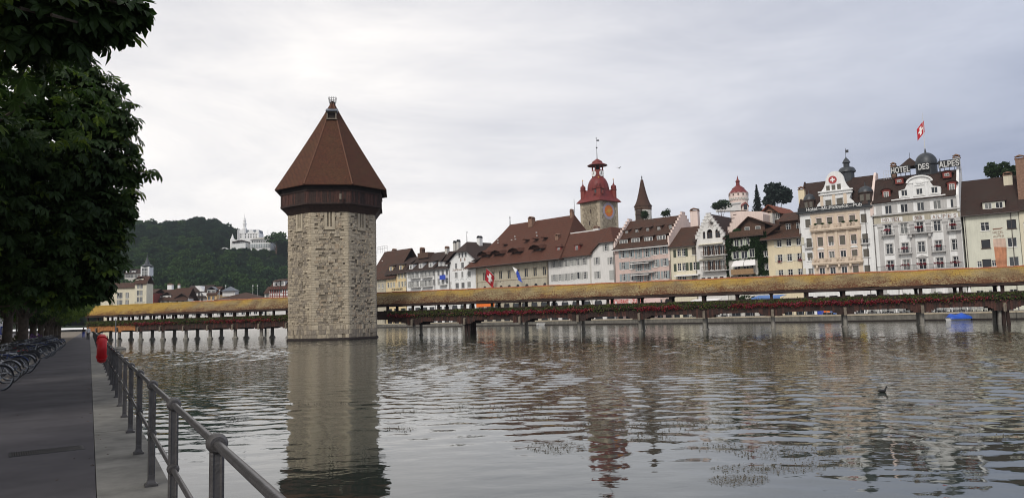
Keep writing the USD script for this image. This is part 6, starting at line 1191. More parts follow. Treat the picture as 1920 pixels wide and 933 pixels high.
# ---------------------------------------------------------------- wooded hill on the left with the white castle
skyline = [(100, 400), (160, 404), (225, 412), (262, 416), (300, 420), (335, 416), (365, 411), (395, 417), (425, 423), (450, 434), (480, 446), (510, 448), (545, 456), (600, 478), (650, 505), (700, 540), (760, 580)]
RC = 930.0; sk_az, sk_h = [], []
for px, py in skyline:
    d = ray(px, py); sk_az.append(math.atan2(d[0], d[1])); sk_h.append(EYE[2] + RC * d[2] / math.hypot(d[0], d[1]))
sk_az, sk_h = np.array(sk_az), np.array(sk_h)
CASTLE = at_depth(468, 465, 708)
def hill_z(x, y):
    az = np.arctan2(x, y); r = np.hypot(x, y); zc = np.interp(az, sk_az, sk_h) - 15.0
    t = np.clip((r - 430) / (RC - 430), 0, 1); t = t * t * (3 - 2 * t) * .45 + t * .55
    z = zc * t + 3 + 5 * (meshkit.noise(np.stack([x * .012, y * .012, 0 * x], -1), 5) - .5) * t
    dc_ = np.hypot(x - CASTLE[0], y - CASTLE[1] - 6); w_ = np.exp(-(dc_ / 46.0) ** 4); z = z * (1 - w_) + 70.0 * w_
    return np.where(r > RC, zc + (r - RC) * -.12, z)
A_, R_ = np.meshgrid(np.linspace(sk_az[0] - .15, sk_az[-1], 80), np.concatenate([np.linspace(430, RC, 44), [1000, 1200]]), indexing='ij')
X, Y = R_ * np.sin(A_), R_ * np.cos(A_); Zh = hill_z(X, Y); n0, n1 = X.shape; idx = np.arange(n0 * n1).reshape(n0, n1)
M('forest_floor', (.018, .028, .012), .95, .3, .05)
flat_thing('hills', MB().add(np.stack([X, Y, Zh], -1).reshape(-1, 3), np.stack([idx[:-1, :-1], idx[1:, :-1], idx[1:, 1:], idx[:-1, 1:]], -1).reshape(-1, 4)), 'forest_floor', kind='structure', smooth=True)

def leaf_cards(c, size, rng, flat=1.0, asp=.7):
    """Small diamond faces at the points c with random attitudes."""
    N = len(c); u = rng.normal(size=(N, 3)) * [1, 1, flat]; u /= np.linalg.norm(u, axis=1, keepdims=True); w = rng.normal(size=(N, 3)) * [1, 1, flat]; w -= (w * u).sum(1, keepdims=True) * u; w /= np.linalg.norm(w, axis=1, keepdims=True) + 1e-9
    s = (size * rng.uniform(.6, 1.4, N))[:, None]; return np.stack([c - u * s, c + w * s * asp, c + u * s, c - w * s * asp], 1).reshape(-1, 3), np.arange(4 * N).reshape(-1, 4)
def crown_points(n, rng, blobs=14, R=(1, 1, 1), inner=.62):
    """Points in the outer skin of a crown made of overlapping lobes."""
    d = rng.normal(size=(blobs, 3)); d[:, 2] = np.abs(d[:, 2]) * .9 - .25; d /= np.linalg.norm(d, axis=1, keepdims=True); cs = d * rng.uniform(.35, .72, (blobs, 1)); rs = rng.uniform(.26, .46, blobs)
    k = rng.integers(0, blobs, n); e = rng.normal(size=(n, 3)); e /= np.linalg.norm(e, axis=1, keepdims=True); e[:, 2] = np.where(e[:, 2] < -.5, -e[:, 2], e[:, 2])
    return (cs[k] + e * (rs[k] * rng.uniform(inner, 1.05, n))[:, None]) * np.array(R)
leafy('forest_leaf', (.022, .046, .022), (.050, .088, .036), .15, .9, .03); leafy('forest_leaf_dark', (.014, .031, .019), (.032, .058, .029), .1, .9, .03); leafy('forest_leaf_light', (.036, .070, .024), (.078, .135, .044), .18, .9, .03)
leafy('tree_leaf', (.012, .028, .007), (.045, .075, .018), .2); leafy('conifer_leaf', (.006, .014, .010), (.016, .032, .02), .1)
rng = np.random.default_rng(5)
fr = UsdGeom.PointInstancer.Define(stage, '/World/forest'); setd(fr.GetPrim(), label='dense dark green wood covering the hill on the left', category='wood', kind='stuff')
UsdGeom.Scope.Define(stage, '/World/forest/kinds'); protos = []
for k in range(5):
    p = crown_points(1300, rng, 13, (1, 1, 1.15)); v, f = leaf_cards(p, .10, rng); usdkit.mesh(stage, f'/World/forest/kinds/crown_{k:03d}', MB().add(v, f).sphere((0, 0, -.1), (.5, .5, .6), 2).get(), MAT[['forest_leaf', 'forest_leaf_dark', 'forest_leaf', 'forest_leaf_light', 'forest_leaf_dark'][k]]); protos.append(f'/World/forest/kinds/crown_{k:03d}')
cas_px = at_depth(468, 465, 700); cas_r = np.hypot(cas_px[0], cas_px[1]); cas_az = math.atan2(cas_px[0], cas_px[1])
pos, sc, ki, ro = [], [], [], []
for r in np.arange(436, 985, 8.5):
    for az in np.arange(sk_az[0] - .02, math.atan2(ray(655, 560)[0], ray(655, 560)[1]), 8.0 / r):
        a = az + rng.uniform(-3.5, 3.5) / r; rr_ = r + rng.uniform(-4, 4); x, y = rr_ * math.sin(a), rr_ * math.cos(a)
        if abs((a - cas_az) * rr_) < 27 and cas_r - 14 < rr_ < cas_r + 30: continue
        s = rng.uniform(5.2, 8.6)
        if abs((a - cas_az) * rr_) < 34 and cas_r - 85 < rr_ <= cas_r - 14: s = rng.uniform(1.8, 2.6) if rr_ > cas_r - 42 else rng.uniform(3.2, 4.2)
        pos.append((x, y, float(hill_z(np.array(x), np.array(y))) + s * .75)); sc.append((s, s, s * rng.uniform(.9, 1.25))); k = meshkit.noise(np.array([x * .01, y * .01, 3.0]), 9); ki.append(int(rng.choice(5, p=[.3, .1, .2, .3, .1] if k > .55 else [.25, .3, .15, .05, .25]))); a2 = rng.uniform(0, math.pi); ro.append(Gf.Quath(math.cos(a2), 0, 0, math.sin(a2)))
for _ in range(520):
    a = cas_az + rng.uniform(-44, 40) / cas_r; rr_ = cas_r + rng.uniform(-95, -9); x, y = rr_ * math.sin(a), rr_ * math.cos(a); s = rng.uniform(1.6, 2.8) if rr_ > cas_r - 45 else rng.uniform(2.6, 4.0)
    pos.append((x, y, float(hill_z(np.array(x), np.array(y))) + s * .55)); sc.append((s, s, s)); ki.append(int(rng.integers(0, 5))); a2 = rng.uniform(0, math.pi); ro.append(Gf.Quath(math.cos(a2), 0, 0, math.sin(a2)))
fr.CreatePositionsAttr(Vt.Vec3fArray.FromNumpy(np.array(pos, np.float32))); fr.CreateScalesAttr(Vt.Vec3fArray.FromNumpy(np.array(sc, np.float32))); fr.CreateProtoIndicesAttr(ki); fr.CreateOrientationsAttr(Vt.QuathArray(ro))
for p in protos: fr.CreatePrototypesRel().AddTarget(p)

# the castle
cd = 700.0
h = House('white_castle', 'white turreted castle hotel standing among the trees on the hill', at_depth(430, 465, cd)[:2], at_depth(508, 465, cd)[:2], V(400, 390, 7.775), z0=at_depth(468, 466, cd)[2] - 8); q = h.q; W = h.W
def block(pts, mat, y0, y1, name='wall', **k): return h.part(name, MB().prism(Polygon([q(*p, y0) for p in pts]), y0, y1), mat, **k)
block([(355, 600), (355, 370), (660, 360), (660, 600)], 'bright_plaster', 6, 20); block([(540, 620), (540, 455), (830, 425), (830, 620)], 'bright_plaster', -4, 14); block([(245, 600), (245, 460), (340, 460), (340, 600)], 'bright_plaster', 2, 12); block([(275, 600), (275, 505), (470, 480), (470, 600)], 'bright_plaster', -6, 5)
block([(270, 505), (275, 488), (410, 462), (480, 480), (470, 492), (415, 475)], 'dark_tiles', -7, 6, 'roof'); block([(360, 372), (375, 320), (660, 315), (665, 362)], 'lead_sheet', 7, 19, 'roof'); block([(530, 460), (625, 432), (800, 420), (830, 432), (830, 445), (540, 462)], 'dirty_white', -5, 14, 'roof')
for zx, zy in [(x, y) for y in (380, 420) for x in (400, 438, 470, 512, 548, 590, 625)]: x, z = q(zx, zy, 6); h.win(x, z, 1.3, 1.9, y=5.8, hole=False, sill=False, pane='glass_0')
for zx in range(570, 830, 26): x, z = q(zx, 488 - (zx - 570) * .02, -4); h.win(x, z, 1.3, 2.2, y=-4.2, hole=False, sill=False, pane='glass_0')
for zx in range(305, 470, 26): x, z = q(zx, 510 - (zx - 305) * .1, -6); h.win(x, z, 1.6, 1.5, y=-6.2, hole=False, sill=False, pane='glass_0')
x0, z0_ = q(540, 520, -4.5); x1, z1_ = q(815, 512, -4.5); h.part('veranda', MB().box(x0, x1, -4.6, -4.1, z0_ - 3.5, z0_ - .3), 'blue_grey_shutter')
for i in range(12): xx = x0 + (x1 - x0) * i / 11; h.part('veranda_post', MB().box(xx - .18, xx + .18, -4.9, -4.6, z0_ - 4, z0_), 'bright_plaster')
for zx in (400, 548, 640): x, z = q(zx, 360, 5.5); w = 3.2 if zx < 640 else 1.8; zt_ = q(zx, 305, 5.5)[1]; h.part('stepped_gable', MB().prism(Polygon([(x - w, z - 1), (x + w, z - 1), (x + w, z + 1.2), (x + w * .6, z + 1.2), (x + w * .6, z + 2.8), (x + w * .25, z + 2.8), (x, zt_), (x - w * .25, z + 2.8), (x - w * .6, z + 2.8), (x - w * .6, z + 1.2), (x - w, z + 1.2)]), 5.5, 7), 'bright_plaster')
def turret(zx, r, rows, y, mats=('bright_plaster', 'bright_plaster')):
    x, _ = q(zx, 500, y); pr = [(rr_ * cd / FPX / 7.775, q(zx, zy, y)[1]) for rr_, zy in rows]; h.part('turret', MB().lathe(pr, (x, y, 0), 10), mats[0])
turret(455, 1, [(36, 600), (36, 300), (24, 290), (22, 240), (30, 238), (30, 225), (20, 222), (17, 190), (24, 186), (22, 175), (12, 165), (14, 150), (5, 140), (2, 85)], 8); turret(280, 1, [(36, 600), (36, 455), (24, 445), (2, 378)], 4); turret(795, 1, [(32, 600), (32, 420), (36, 418), (30, 395), (3, 375), (2, 310)], -2); turret(360, 1, [(9, 500), (9, 322), (2, 310)], 5); turret(658, 1, [(9, 500), (9, 335), (2, 325)], 5)
g = MB()
for zx, zy, r in ((30, 555, 42), (155, 600, 40)): pass
t = House('hillside_chalet', 'small pale house with grey roof half hidden among the trees below the castle', at_depth(390, 466, 690)[:2], at_depth(412, 466, 690)[:2], V(400, 390, 7.775), z0=at_depth(390, 467, 690)[2] - 6); q = t.q
t.part('wall', MB().prism(Polygon([q(-60, 640), q(-60, 575), q(75, 575), q(75, 640)]), 0, 8), 'dirty_white'); t.part('roof', MB().prism(Polygon([q(-70, 578), q(-20, 540), q(20, 520), q(80, 578)]), -.5, 8.5), 'lead_sheet')
for zx in (-35, 0, 40): x, z = q(zx, 592); t.win(x, z, 1.5, 1.6, y=-.18, hole=False, sill=False)
t = House('hillside_hut', 'white hut on the wooded slope left below the castle', at_depth(412, 470, 680)[:2], at_depth(426, 470, 680)[:2], V(400, 390, 7.775), z0=at_depth(415, 470, 680)[2] - 7); q = t.q
t.part('wall', MB().prism(Polygon([q(115, 680), q(120, 585), q(200, 590), q(200, 680)]), 0, 6), 'pale_green_shutter'); t.part('roof', MB().prism(Polygon([q(110, 590), q(160, 572), q(205, 594), q(205, 600), q(110, 598)]), -.6, 6.5), 'letter_white'); x, z = q(160, 608); t.win(x, z, 2.2, 1.3, y=-.18, hole=False, sill=False)
p = at_depth(368, 464, 690); t = Thing('red_hoarding', 'bright red hoarding among the trees on the hillside', 'hoarding', (p[0], p[1], p[2] - 5)); t.part('board', MB().box(-3.4, 3.4, -.4, .4, 3.6, 7.0), 'awning_orange' if False else 'lifebuoy_red'); t.part('base', MB().box(-9, 12, .5, 3, -3, 3.8), 'dirty_white')

# ---------------------------------------------------------------- the old town beyond the left end of the bridge
def far_house(name, label, pa, pb, dep, view, eave, ridge, wallm, roofm, cols=(), crow=0, rws=(), ccol=0, w=1.1, hh=1.7, D=12, kind='x', base=-4, shut=None, hipin=0, wk='mull'):
    h = House(name, label, at_depth(pa, 585, dep)[:2], at_depth(pb, 585, dep)[:2], view, z0=QZ); q = h.q; ze = q(*eave)[1]; zr = q(*ridge, D / 2 if kind != 'y' else 0)[1]
    if len(cols): h.grid(list(cols), crow, list(rws), ccol, w, hh, kind=wk, shut=shut)
    if kind == 'y':
        xa = q(*ridge)[0]; h.wall([(0, base), (h.W, base), (h.W, ze), (xa, zr), (0, ze)], wallm, D, body_top=ze); h.roof([(-.5, ze - .3), (xa, zr), (h.W + .5, ze - .3)], roofm, -.5, D + .5, 'y')
    else:
        h.wall([(0, base), (h.W, base), (h.W, ze), (0, ze)], wallm, D)
        if kind == 'hip': h.hip(0, h.W, 0, D, ze, zr, hipin, hipin, roofm)
        else: h.roof([(-.6, ze - .2), (D / 2, zr), (D + .6, ze - .2)], roofm, -.3, h.W + .3)
    return h
VL = V(160, 460, 4.665)
h = far_house('cream_corner_building', 'large cream corner building rising behind the yellow bridge roof', 194, 255, 330, VL, (300, 370), (300, 330), 'cream_plaster', 'brown_tiles', (285, 300, 316, 360, 372), 437, (437, 502), 300, .9, 2.6, D=7, hipin=4); q = h.q
h.part('gable_front', MB().prism(Polygon([q(150, 560), q(150, 420), q(165, 420), q(180, 395), q(200, 420), q(230, 440), q(230, 560)]), -1.5, 6), 'cream_plaster')
h = far_house('cream_tower_house', 'tall narrow cream building with bay windows beside the corner building', 252, 274, 322, VL, (470, 335), (470, 270), 'cream_plaster', 'brown_tiles', (463, 490), 415, (355, 415, 472), 463, 1.1, 2.2, D=6, hipin=3); q = h.q
for zx, zy in ((462, 312), (492, 305)): x, z = q(zx, zy, 1.5); h.dormer(x, z, 2, 1.6, 1.2, 4, 'cream_plaster', 'brown_tiles', 'gable', 1, ww=1.0, rise=.9)
h.balcony(*[q(440, 515)[0], q(530, 505)[0]], q(490, 512)[1], 1.2)
h = House('white_hill_tower', 'white tower house with slender dark spire at the foot of the wooded hill', at_depth(263, 560, 470)[:2], at_depth(279, 560, 470)[:2], VL, z0=3); q = h.q; W = h.W
for zy in (210, 236, 262): 
    for zx in (508, 532): x, z = q(zx, zy); h.win(x, z, 1.9, 1.9, sill=False)
h.wall([(0, 0), (W, 0), (W, q(515, 185)[1]), (0, q(515, 185)[1])], 'bright_plaster', W); xm_ = W / 2; R = W * .62
h.part('spire', MB().lathe([(R * .95, q(515, 188)[1]), (R * 1.12, q(515, 178)[1]), (R * .5, q(515, 160)[1]), (R * .42, q(515, 150)[1]), (R * .18, q(515, 118)[1]), (.25, q(515, 100)[1]), (.1, q(515, 68)[1])], (xm_, W / 2, 0), 12), 'dome_metal')
h = House('purple_roofed_villa', 'white villa with dusky roof beside the spired tower house', at_depth(233, 560, 475)[:2], at_depth(263, 560, 475)[:2], VL, z0=3); q = h.q; W = h.W
for zx in (360, 385, 410, 440, 465): x, z = q(zx, 268); h.win(x, z, 1.6, 2.0)
h.wall([(0, 0), (W, 0), (W, q(400, 245)[1]), (0, q(400, 245)[1])], 'dirty_white', 12); h.roof([(-.5, q(400, 247)[1]), (6, q(400, 210, 6)[1]), (12.5, q(400, 247)[1])], 'dark_tiles', -.3, W + .3)
for zx in (375, 425): x, z = q(zx, 232, 1.5); h.dormer(x, z, 2.4, 1.6, 1.0, 4, 'bright_plaster', 'dark_tiles', 'gable', 1, ww=1.3, rise=1.0)
far_house('red_narrow_house', 'narrow house with red upper wall and white base in the old town', 274, 288, 345, VL, (560, 415), (560, 385), 'red_brown_wood', 'brown_tiles', (545, 575), 480, (435, 480), 545, 1.0, 1.6)
h = far_house('dormered_brown_house', 'low house with broad brown roof and arched dormers in the old town', 288, 322, 350, VL, (640, 480), (660, 390), 'dirty_white', 'brown_tiles', (610, 640, 680, 720), 495, (497,), 610, 1.2, 1.5, D=12); q = h.q
for zx, zy in ((630, 462), (715, 455)): x, z = q(zx, zy, 1.5); h.dormer(x, z, 4.0, 2.0, 1.2, 5, 'white_plaster', 'brown_tiles', 'gable', 2, ww=1.0, rise=1.6)
h = far_house('long_brown_roof_house', 'house with long sloping brown roof and white gable dormer', 320, 350, 340, VL, (840, 480), (800, 375), 'dirty_white', 'brown_tiles', (800, 850, 900), 495, (497,), 800, 1.2, 1.5, D=12); q = h.q
x, z = q(842, 475, .6); h.dormer(x, z, 6.5, 1.4, .6, 5, 'white_plaster', 'brown_tiles', 'gable', 2, ww=1.2, rise=2.2)
h = far_house('white_two_row_house', 'white house with two rows of windows and dark lean-to roof between', 346, 390, 362, VL, (960, 405), (960, 352), 'white_plaster', 'dark_tiles', (900, 932, 963, 995, 1022), 432, (432, 478), 900, 1.1, 2.0, D=16); q = h.q
h.part('lean_roof', MB().prism(Polygon([q(880, 455), q(1065, 452), q(1055, 440), q(890, 440)]), -1.4, -.02), 'dark_tiles'); h.part('white_gable', MB().prism(Polygon([q(960, 355), q(1000, 352), q(1068, 430), q(1066, 452), q(1045, 440)]), -.3, 6), 'bright_plaster')
for zx in (745, 820): x, z1_ = q(zx, 345, 6); h.chimney(x, 6, z1_ - 4, z1_, 2.2 if zx < 800 else 1.0, 'bright_plaster')
h = far_house('beige_gabled_house', 'small ochre house with grey dormer and brown roof', 388, 406, 355, VL, (1100, 430), (1100, 362), 'ochre_plaster', 'brown_tiles', (1083, 1120), 460, (460,), 1083, 1.2, 1.9, D=14); q = h.q
x, z = q(1105, 405, 1.5); h.dormer(x, z, 4.0, 2.2, 1.2, 5, 'grey_shutter', 'lead_sheet', 'gable', 2, ww=1.3, rise=1.3)
VM = V(340, 530, 7.773)
h = far_house('low_brown_hall', 'long low hall with dark red-brown hipped roof behind the bridge', 404, 485, 300, VM, (780, 238), (780, 140), 'white_plaster', 'brown_tiles', (560, 620, 680), 255, (258,), 560, 1.6, 1.2, D=22, kind='hip', hipin=9); q = h.q
x, z = q(678, 138, 6); h.part('roof_lantern', MB().box(x - 2.6, x + 2.6, 7, 11, z - 1.5, z + .6), 'white_plaster'); h.part('lantern_roof', MB().lathe([(4.2, z + .6), (.1, z + 2.6)], (x, 9, 0), 4, math.pi / 4), 'lead_sheet')
for zx in (558, 645, 1043, 1110): x, z = q(zx, 130, 10); h.part('lamp_post', MB().tube([(x, 10, z - 4), (x, 10, z + (2.5 if zx > 600 else .6))], .06, 4).sphere((x, 10, z + (2.5 if zx > 600 else .6)), .3), 'letter_white')
h = far_house('half_timbered_house', 'half-timbered house with broad brown roof just left of the stone tower', 505, 560, 285, VM, (1330, 95), (1400, -40), 'white_plaster', 'brown_tiles', (1310, 1345, 1380, 1410, 1450), 125, (125,), 1310, .8, 1.5, D=16); q = h.q
for zx in (1295, 1328, 1362, 1395, 1430, 1490, 1520): x, z = q(zx, 125); h.part('timber_post', MB().box(x - .16, x + .16, -.06, 0, z - 2.6, z + 1.6), 'red_brown_wood')
for zy in (100, 150, 195): x, z = q(1300, zy); h.part('timber_beam', MB().box(0, h.W * .7, -.07, -.0, z - .12, z + .12), 'red_brown_wood')
for zx, zy in ((1385, 18), (1425, 8), (1480, 5)): x, z = q(zx, zy, 3); h.dormer(x, z, 2.0, 1.8, 2.4, 4, 'white_plaster', 'brown_tiles', 'shed', 1, ww=1.1, rise=.8)
h = far_house('lean_roofed_house', 'small house with lean-to brown roof beside the half-timbered house', 496, 506, 290, VM, (1260, 150), (1260, 60), 'dirty_white', 'brown_tiles', (1255,), 185, (185,), 1255, 1.0, 1.6, D=10)
# ground-floor fronts seen between bridge roof and parapet on the left
h = far_house('white_quay_building', 'long low white building seen through the openings of the bridge on the left', 205, 500, 290, VM, (700, 330), (700, 318), 'white_plaster', 'lead_sheet', range(-900, 1200, 90), 450, (452,), 300, 1.4, 1.5, D=8)

# ---------------------------------------------------------------- trees on the skyline
def bg_tree(name, label, px, py_top, py_bot, dep, wpx, leaf, n=1500, conifer=False, seed=1, base=None, group=None):
    rng = np.random.default_rng(seed); p = at_depth(px, py_bot, dep); zt = at_depth(px, py_top, dep)[2]; zb = p[2]; R = wpx / 2 / FPX * dep; z0 = QZ if base is None else base
    t = Thing(name, label, 'tree', (p[0], p[1], z0), 0, group); H = zt - z0; cb = zb - z0
    if conifer:
        hh = rng.uniform(0, 1, n) ** 1.5; a = rng.uniform(0, 2 * math.pi, n); lay = (np.floor(hh * 13) + 1) / 13; r = R * (1 - hh) * (.55 + .45 * ((hh * 13) % 1 < .5)) * rng.uniform(.3, 1.05, n); c = np.c_[r * np.cos(a), r * np.sin(a), cb + (H - cb) * hh - r * .25]; sz = R * .13
    else:
        c = crown_points(n, rng, 16, (R / .98, R / .98, (H - cb) / 1.75)); c[:, 2] += cb + (H - cb) * .46; sz = R * .10
    v, f = leaf_cards(c, sz, rng); t.part('crown', MB().add(v, f), leaf, kind='stuff')
    g = MB().tube([(0, 0, 0), (0, 0, cb + (H - cb) * .6)], [R * .09 + .15, .08], 7)
    if not conifer:
        for k in range(5): a = k * 1.26 + seed; g.tube([(0, 0, cb * .9), (R * .45 * math.cos(a), R * .45 * math.sin(a), cb + (H - cb) * .5)], [.14, .05], 5)
    t.part('trunk', g, 'wood_brown'); return t
bg_tree('conifer_tree', 'slim dark conifer on the skyline right of the battlemented tower', 1421, 347, 398, 330, 26, 'conifer_leaf', 1500, True, 2)
bg_tree('dark_tree', 'large very dark tree on the skyline behind the red gable roof', 1458, 344, 402, 320, 58, 'conifer_leaf', 2600, False, 4)
bg_tree('bush_tree', 'small round green tree left of the battlemented tower', 1352, 375, 400, 350, 40, 'tree_leaf', 1200, False, 6)
bg_tree('roof_top_tree', 'small dark tree poking above the brown dormered roof', 1249, 391, 412, 260, 24, 'tree_leaf', 900, False, 8)
bg_tree('ivy_tree', 'green tree in front of the white spire tower', 1210, 394, 418, 280, 26, 'tree_leaf', 900, False, 9)
bg_tree('garden_tree', 'spreading green tree above the roof at the right edge', 1877, 303, 345, 190, 62, 'tree_leaf', 2200, False, 12)
bg_tree('slope_tree', 'round green tree on the crest beside the castle', 518, 434, 470, 690, 40, 'forest_leaf_light', 1400, False, 14, base=60)
# ================================================================ the tree-lined promenade
leafy('chestnut_leaf', (.022, .046, .010), (.080, .135, .026), .42, .55, .25); leafy('chestnut_leaf_light', (.075, .125, .016), (.20, .25, .034), .3, .55, .25)
MAT['bark'] = M('bark', (.085, .066, .048), .95, .4, 4, .8, 9)
rng = np.random.default_rng(31)
def leaflet_set(simple):
    """One horse-chestnut leaf: five to seven drooping leaflets spread like a hand, in the xy plane around the stalk's end, about 1 unit long."""
    V_, F_ = [], []
    for a, L in ((-105, .62), (-62, .82), (-22, 1.0), (22, 1.0), (62, .82), (105, .62)) if not simple else ((-75, .75), (-25, 1.0), (25, 1.0), (75, .75)):
        a = math.radians(a); d = np.array([math.cos(a), math.sin(a), 0]); n = np.array([-d[1], d[0], 0]); k = len(V_)
        w = .21 * L
        if simple: V_ += [d * .03, d * L * .62 + n * w + [0, 0, -.12], d * L + [0, 0, -.38 * L], d * L * .62 - n * w + [0, 0, -.12]]; F_ += [(k, k + 3, k + 2), (k, k + 2, k + 1)]
        else:
            V_ += [d * .03, d * L * .38 + n * w * .62 + [0, 0, .0], d * L * .70 + n * w + [0, 0, -.10 * L], d * L + [0, 0, -.36 * L], d * L * .70 - n * w + [0, 0, -.10 * L], d * L * .38 - n * w * .62, d * L * .5 + [0, 0, -.07]]
            F_ += [(k, k + 6, k + 1), (k + 1, k + 6, k + 2), (k + 2, k + 6, k + 3), (k + 3, k + 6, k + 4), (k + 4, k + 6, k + 5), (k + 5, k + 6, k)]
    return np.array(V_), np.array(F_)
LFV, LFF = leaflet_set(False); LSV, LSF = leaflet_set(True)
def place_leaves(c, out, size, rng, simple):
    """Leaves at points c, facing outward and upward, tips hanging."""
    N = len(c); V_, F_ = (LSV, LSF) if simple else (LFV, LFF)
    z = out * .7 + np.array([0, 0, .75]) + rng.normal(0, .38, (N, 3)); z /= np.linalg.norm(z, axis=1, keepdims=True)
    x = out + rng.normal(0, .6, (N, 3)) + [0, 0, -.25]; x -= (x * z).sum(1, keepdims=True) * z; x /= np.linalg.norm(x, axis=1, keepdims=True); y = np.cross(z, x); s = (size * rng.uniform(.7, 1.25, N))[:, None, None]
    v = c[:, None] + s * (V_[None, :, :1] * x[:, None] + V_[None, :, 1:2] * y[:, None] + V_[None, :, 2:] * z[:, None])
    return v, F_
def promenade_tree(label, s, l, nleaf, size, Rl, Rs, zb, zt, seed, simple=True, singles=0, leaf='chestnut_leaf', trunk_r=.27, lobes=26, name='chestnut_tree', group=None, extra=()):
    rng = np.random.default_rng(seed); base = along(s, l, PZ - .01); t = Thing(name, label, 'tree', base, 0, group)
    D3, N3 = np.array([*D_, 0]), np.array([*N_, 0]); zc = (zb + zt) / 2; hz = (zt - zb) / 2
    d = rng.normal(size=(lobes, 3)); d /= np.linalg.norm(d, axis=1, keepdims=True); cs = d * rng.uniform(.45, .78, (lobes, 1)); rs = rng.uniform(.22, .36, lobes)
    k = rng.integers(0, lobes, nleaf); e = rng.normal(size=(nleaf, 3)); e /= np.linalg.norm(e, axis=1, keepdims=True); loc = cs[k] + e * (rs[k] * rng.uniform(.7, 1.08, nleaf))[:, None]
    P = loc[:, :1] * Rs * D3 + loc[:, 1:2] * Rl * N3 + np.c_[np.zeros((nleaf, 2)), zc + loc[:, 2] * hz]; O = e[:, :1] * D3 + e[:, 1:2] * N3 + np.c_[np.zeros((nleaf, 2)), e[:, 2]]
    for (es, el, ez, er, en) in extra:        # extra boughs given along/across/height/radius
        ee = rng.normal(size=(en, 3)); ee /= np.linalg.norm(ee, axis=1, keepdims=True); pp = D3 * es + N3 * el + np.array([0, 0, ez]) + ee * np.array(er) * rng.uniform(.2, 1.05, (en, 1)) ** .6; P = np.vstack([P, pp]); O = np.vstack([O, ee])
    ok = P[:, 2] > zb * .93; P, O = P[ok], O[ok]
    v, F_ = place_leaves(P, O, size, rng, simple); n = len(v); nl = v.shape[1]
    alone = []
    if singles:
        wc = P + base; dist = np.linalg.norm(wc - EYE, axis=1); rel = wc - EYE; xs_ = rel @ RIGHT / (rel @ _f); ys_ = rel @ UP / (rel @ _f); inview = (np.abs(xs_) < .69) & (np.abs(ys_) < .33) & (rel @ _f > .5)
        facing = -(O * rel).sum(1) / dist; sc_ = np.where(inview, dist - 2.2 * facing, 1e9); alone = list(np.argsort(sc_)[:singles])
        for i in alone: t.part('leaf', MB().add(v[i], F_), leaf)
    mask = np.ones(n, bool); mask[alone] = False; vv = v[mask]; m = len(vv)
    split = rng.random(m) < .14; 
    for sel, mt in ((~split, leaf), (split, 'chestnut_leaf_light')):
        q_ = vv[sel]; mm = len(q_)
        if mm: t.part('crown', MB().add(q_.reshape(-1, 3), (F_[None] + (np.arange(mm) * nl)[:, None, None]).reshape(-1, 3)), mt, kind='stuff')
    g = MB().tube([(0, 0, 0), (0, 0, .4), (.04, .02, 2), (.1, 0, zb + 1.2), (.1, 0, zc)], [trunk_r * 1.35, trunk_r * 1.05, trunk_r, trunk_r * .85, .12], 10)
    t.part('trunk', g, 'bark', smooth=True); g = MB()
    for c_ in cs[:12]: tip = c_[0] * Rs * D3 + c_[1] * Rl * N3 + np.array([0, 0, zc + c_[2] * hz]); mid = tip * .5 + np.array([0, 0, (zb + 1.4) * .5]); g.tube([(0.05, 0, zb * .95), mid, tip], [trunk_r * .4, trunk_r * .22, .02], 5)
    for (es, el, ez, er, en) in extra: tip = D3 * es + N3 * el + np.array([0, 0, ez]); inn = D3 * es * .8 + N3 * max(el - er[0] * 1.6 - .5, 0) + np.array([0, 0, ez - .1]); g.tube([inn, tip + [0, 0, .02]], [.022, .008], 5)
    t.part('limbs', g, 'bark'); return t
TL = -4.4
def boughs(s_tree, s_b, rows):
    """Boughs surveyed from the picture: (px, py, radius, leaves) at s_b metres along the path, in the tree's own measures."""
    out = []
    for px, py, r, n in rows:
        d = ray(px, py); k = d[0] / d[1]; l = s_b * (k * D_[1] - D_[0]) / (N_[0] - k * N_[1]); p = along(s_b, l); z = EYE[2] + d[2] / d[1] * p[1]; out.append((s_b - s_tree, l - TL, z - PZ, (r, r, r * .9), n))
    return out
promenade_tree('nearest chestnut tree, its dark boughs hanging into the top left corner', 7.2, TL, 3200, .22, 4.6, 4.4, 4.6, 10.6, 1, False, 150, lobes=44, extra=boughs(7.2, 10.5, [(20, 20, .9, 200), (70, 25, .7, 160), (120, 22, .6, 130), (165, 18, .42, 70), (205, 28, .36, 44), (232, 14, .26, 26), (258, 20, .14, 10), (190, 58, .2, 16), (222, 66, .13, 8), (150, 48, .25, 24)]))
promenade_tree('large chestnut tree filling the left side, twigs reaching over the path', 19.5, TL, 8000, .23, 4.7, 5.8, 2.4, 8.6, 2, False, 296, lobes=60, extra=boughs(19.5, 20, [(120, 115, .6, 120), (150, 135, .5, 90), (178, 160, .5, 80), (195, 195, .55, 90), (212, 230, .5, 80), (222, 268, .5, 80), (226, 310, .5, 80), (222, 352, .5, 80), (215, 395, .5, 80), (205, 440, .5, 80), (198, 485, .5, 80), (186, 525, .45, 70), (165, 558, .45, 70), (125, 565, .6, 110), (262, 320, .14, 6), (288, 322, .12, 5), (246, 226, .16, 8), (250, 200, .1, 4), (226, 165, .14, 7), (255, 340, .12, 6), (250, 290, .12, 6), (240, 410, .12, 6), (150, 220, .9, 240), (150, 310, .9, 260), (150, 400, .9, 260), (130, 480, .9, 260), (60, 300, 1.3, 350), (60, 450, 1.3, 350), (50, 540, 1.0, 220), (60, 180, 1.0, 260)]))
promenade_tree('third chestnut tree along the path, mostly hidden behind the second', 31.5, TL, 6500, .2, 5.6, 6.0, 2.4, 9.4, 3, True, 0)
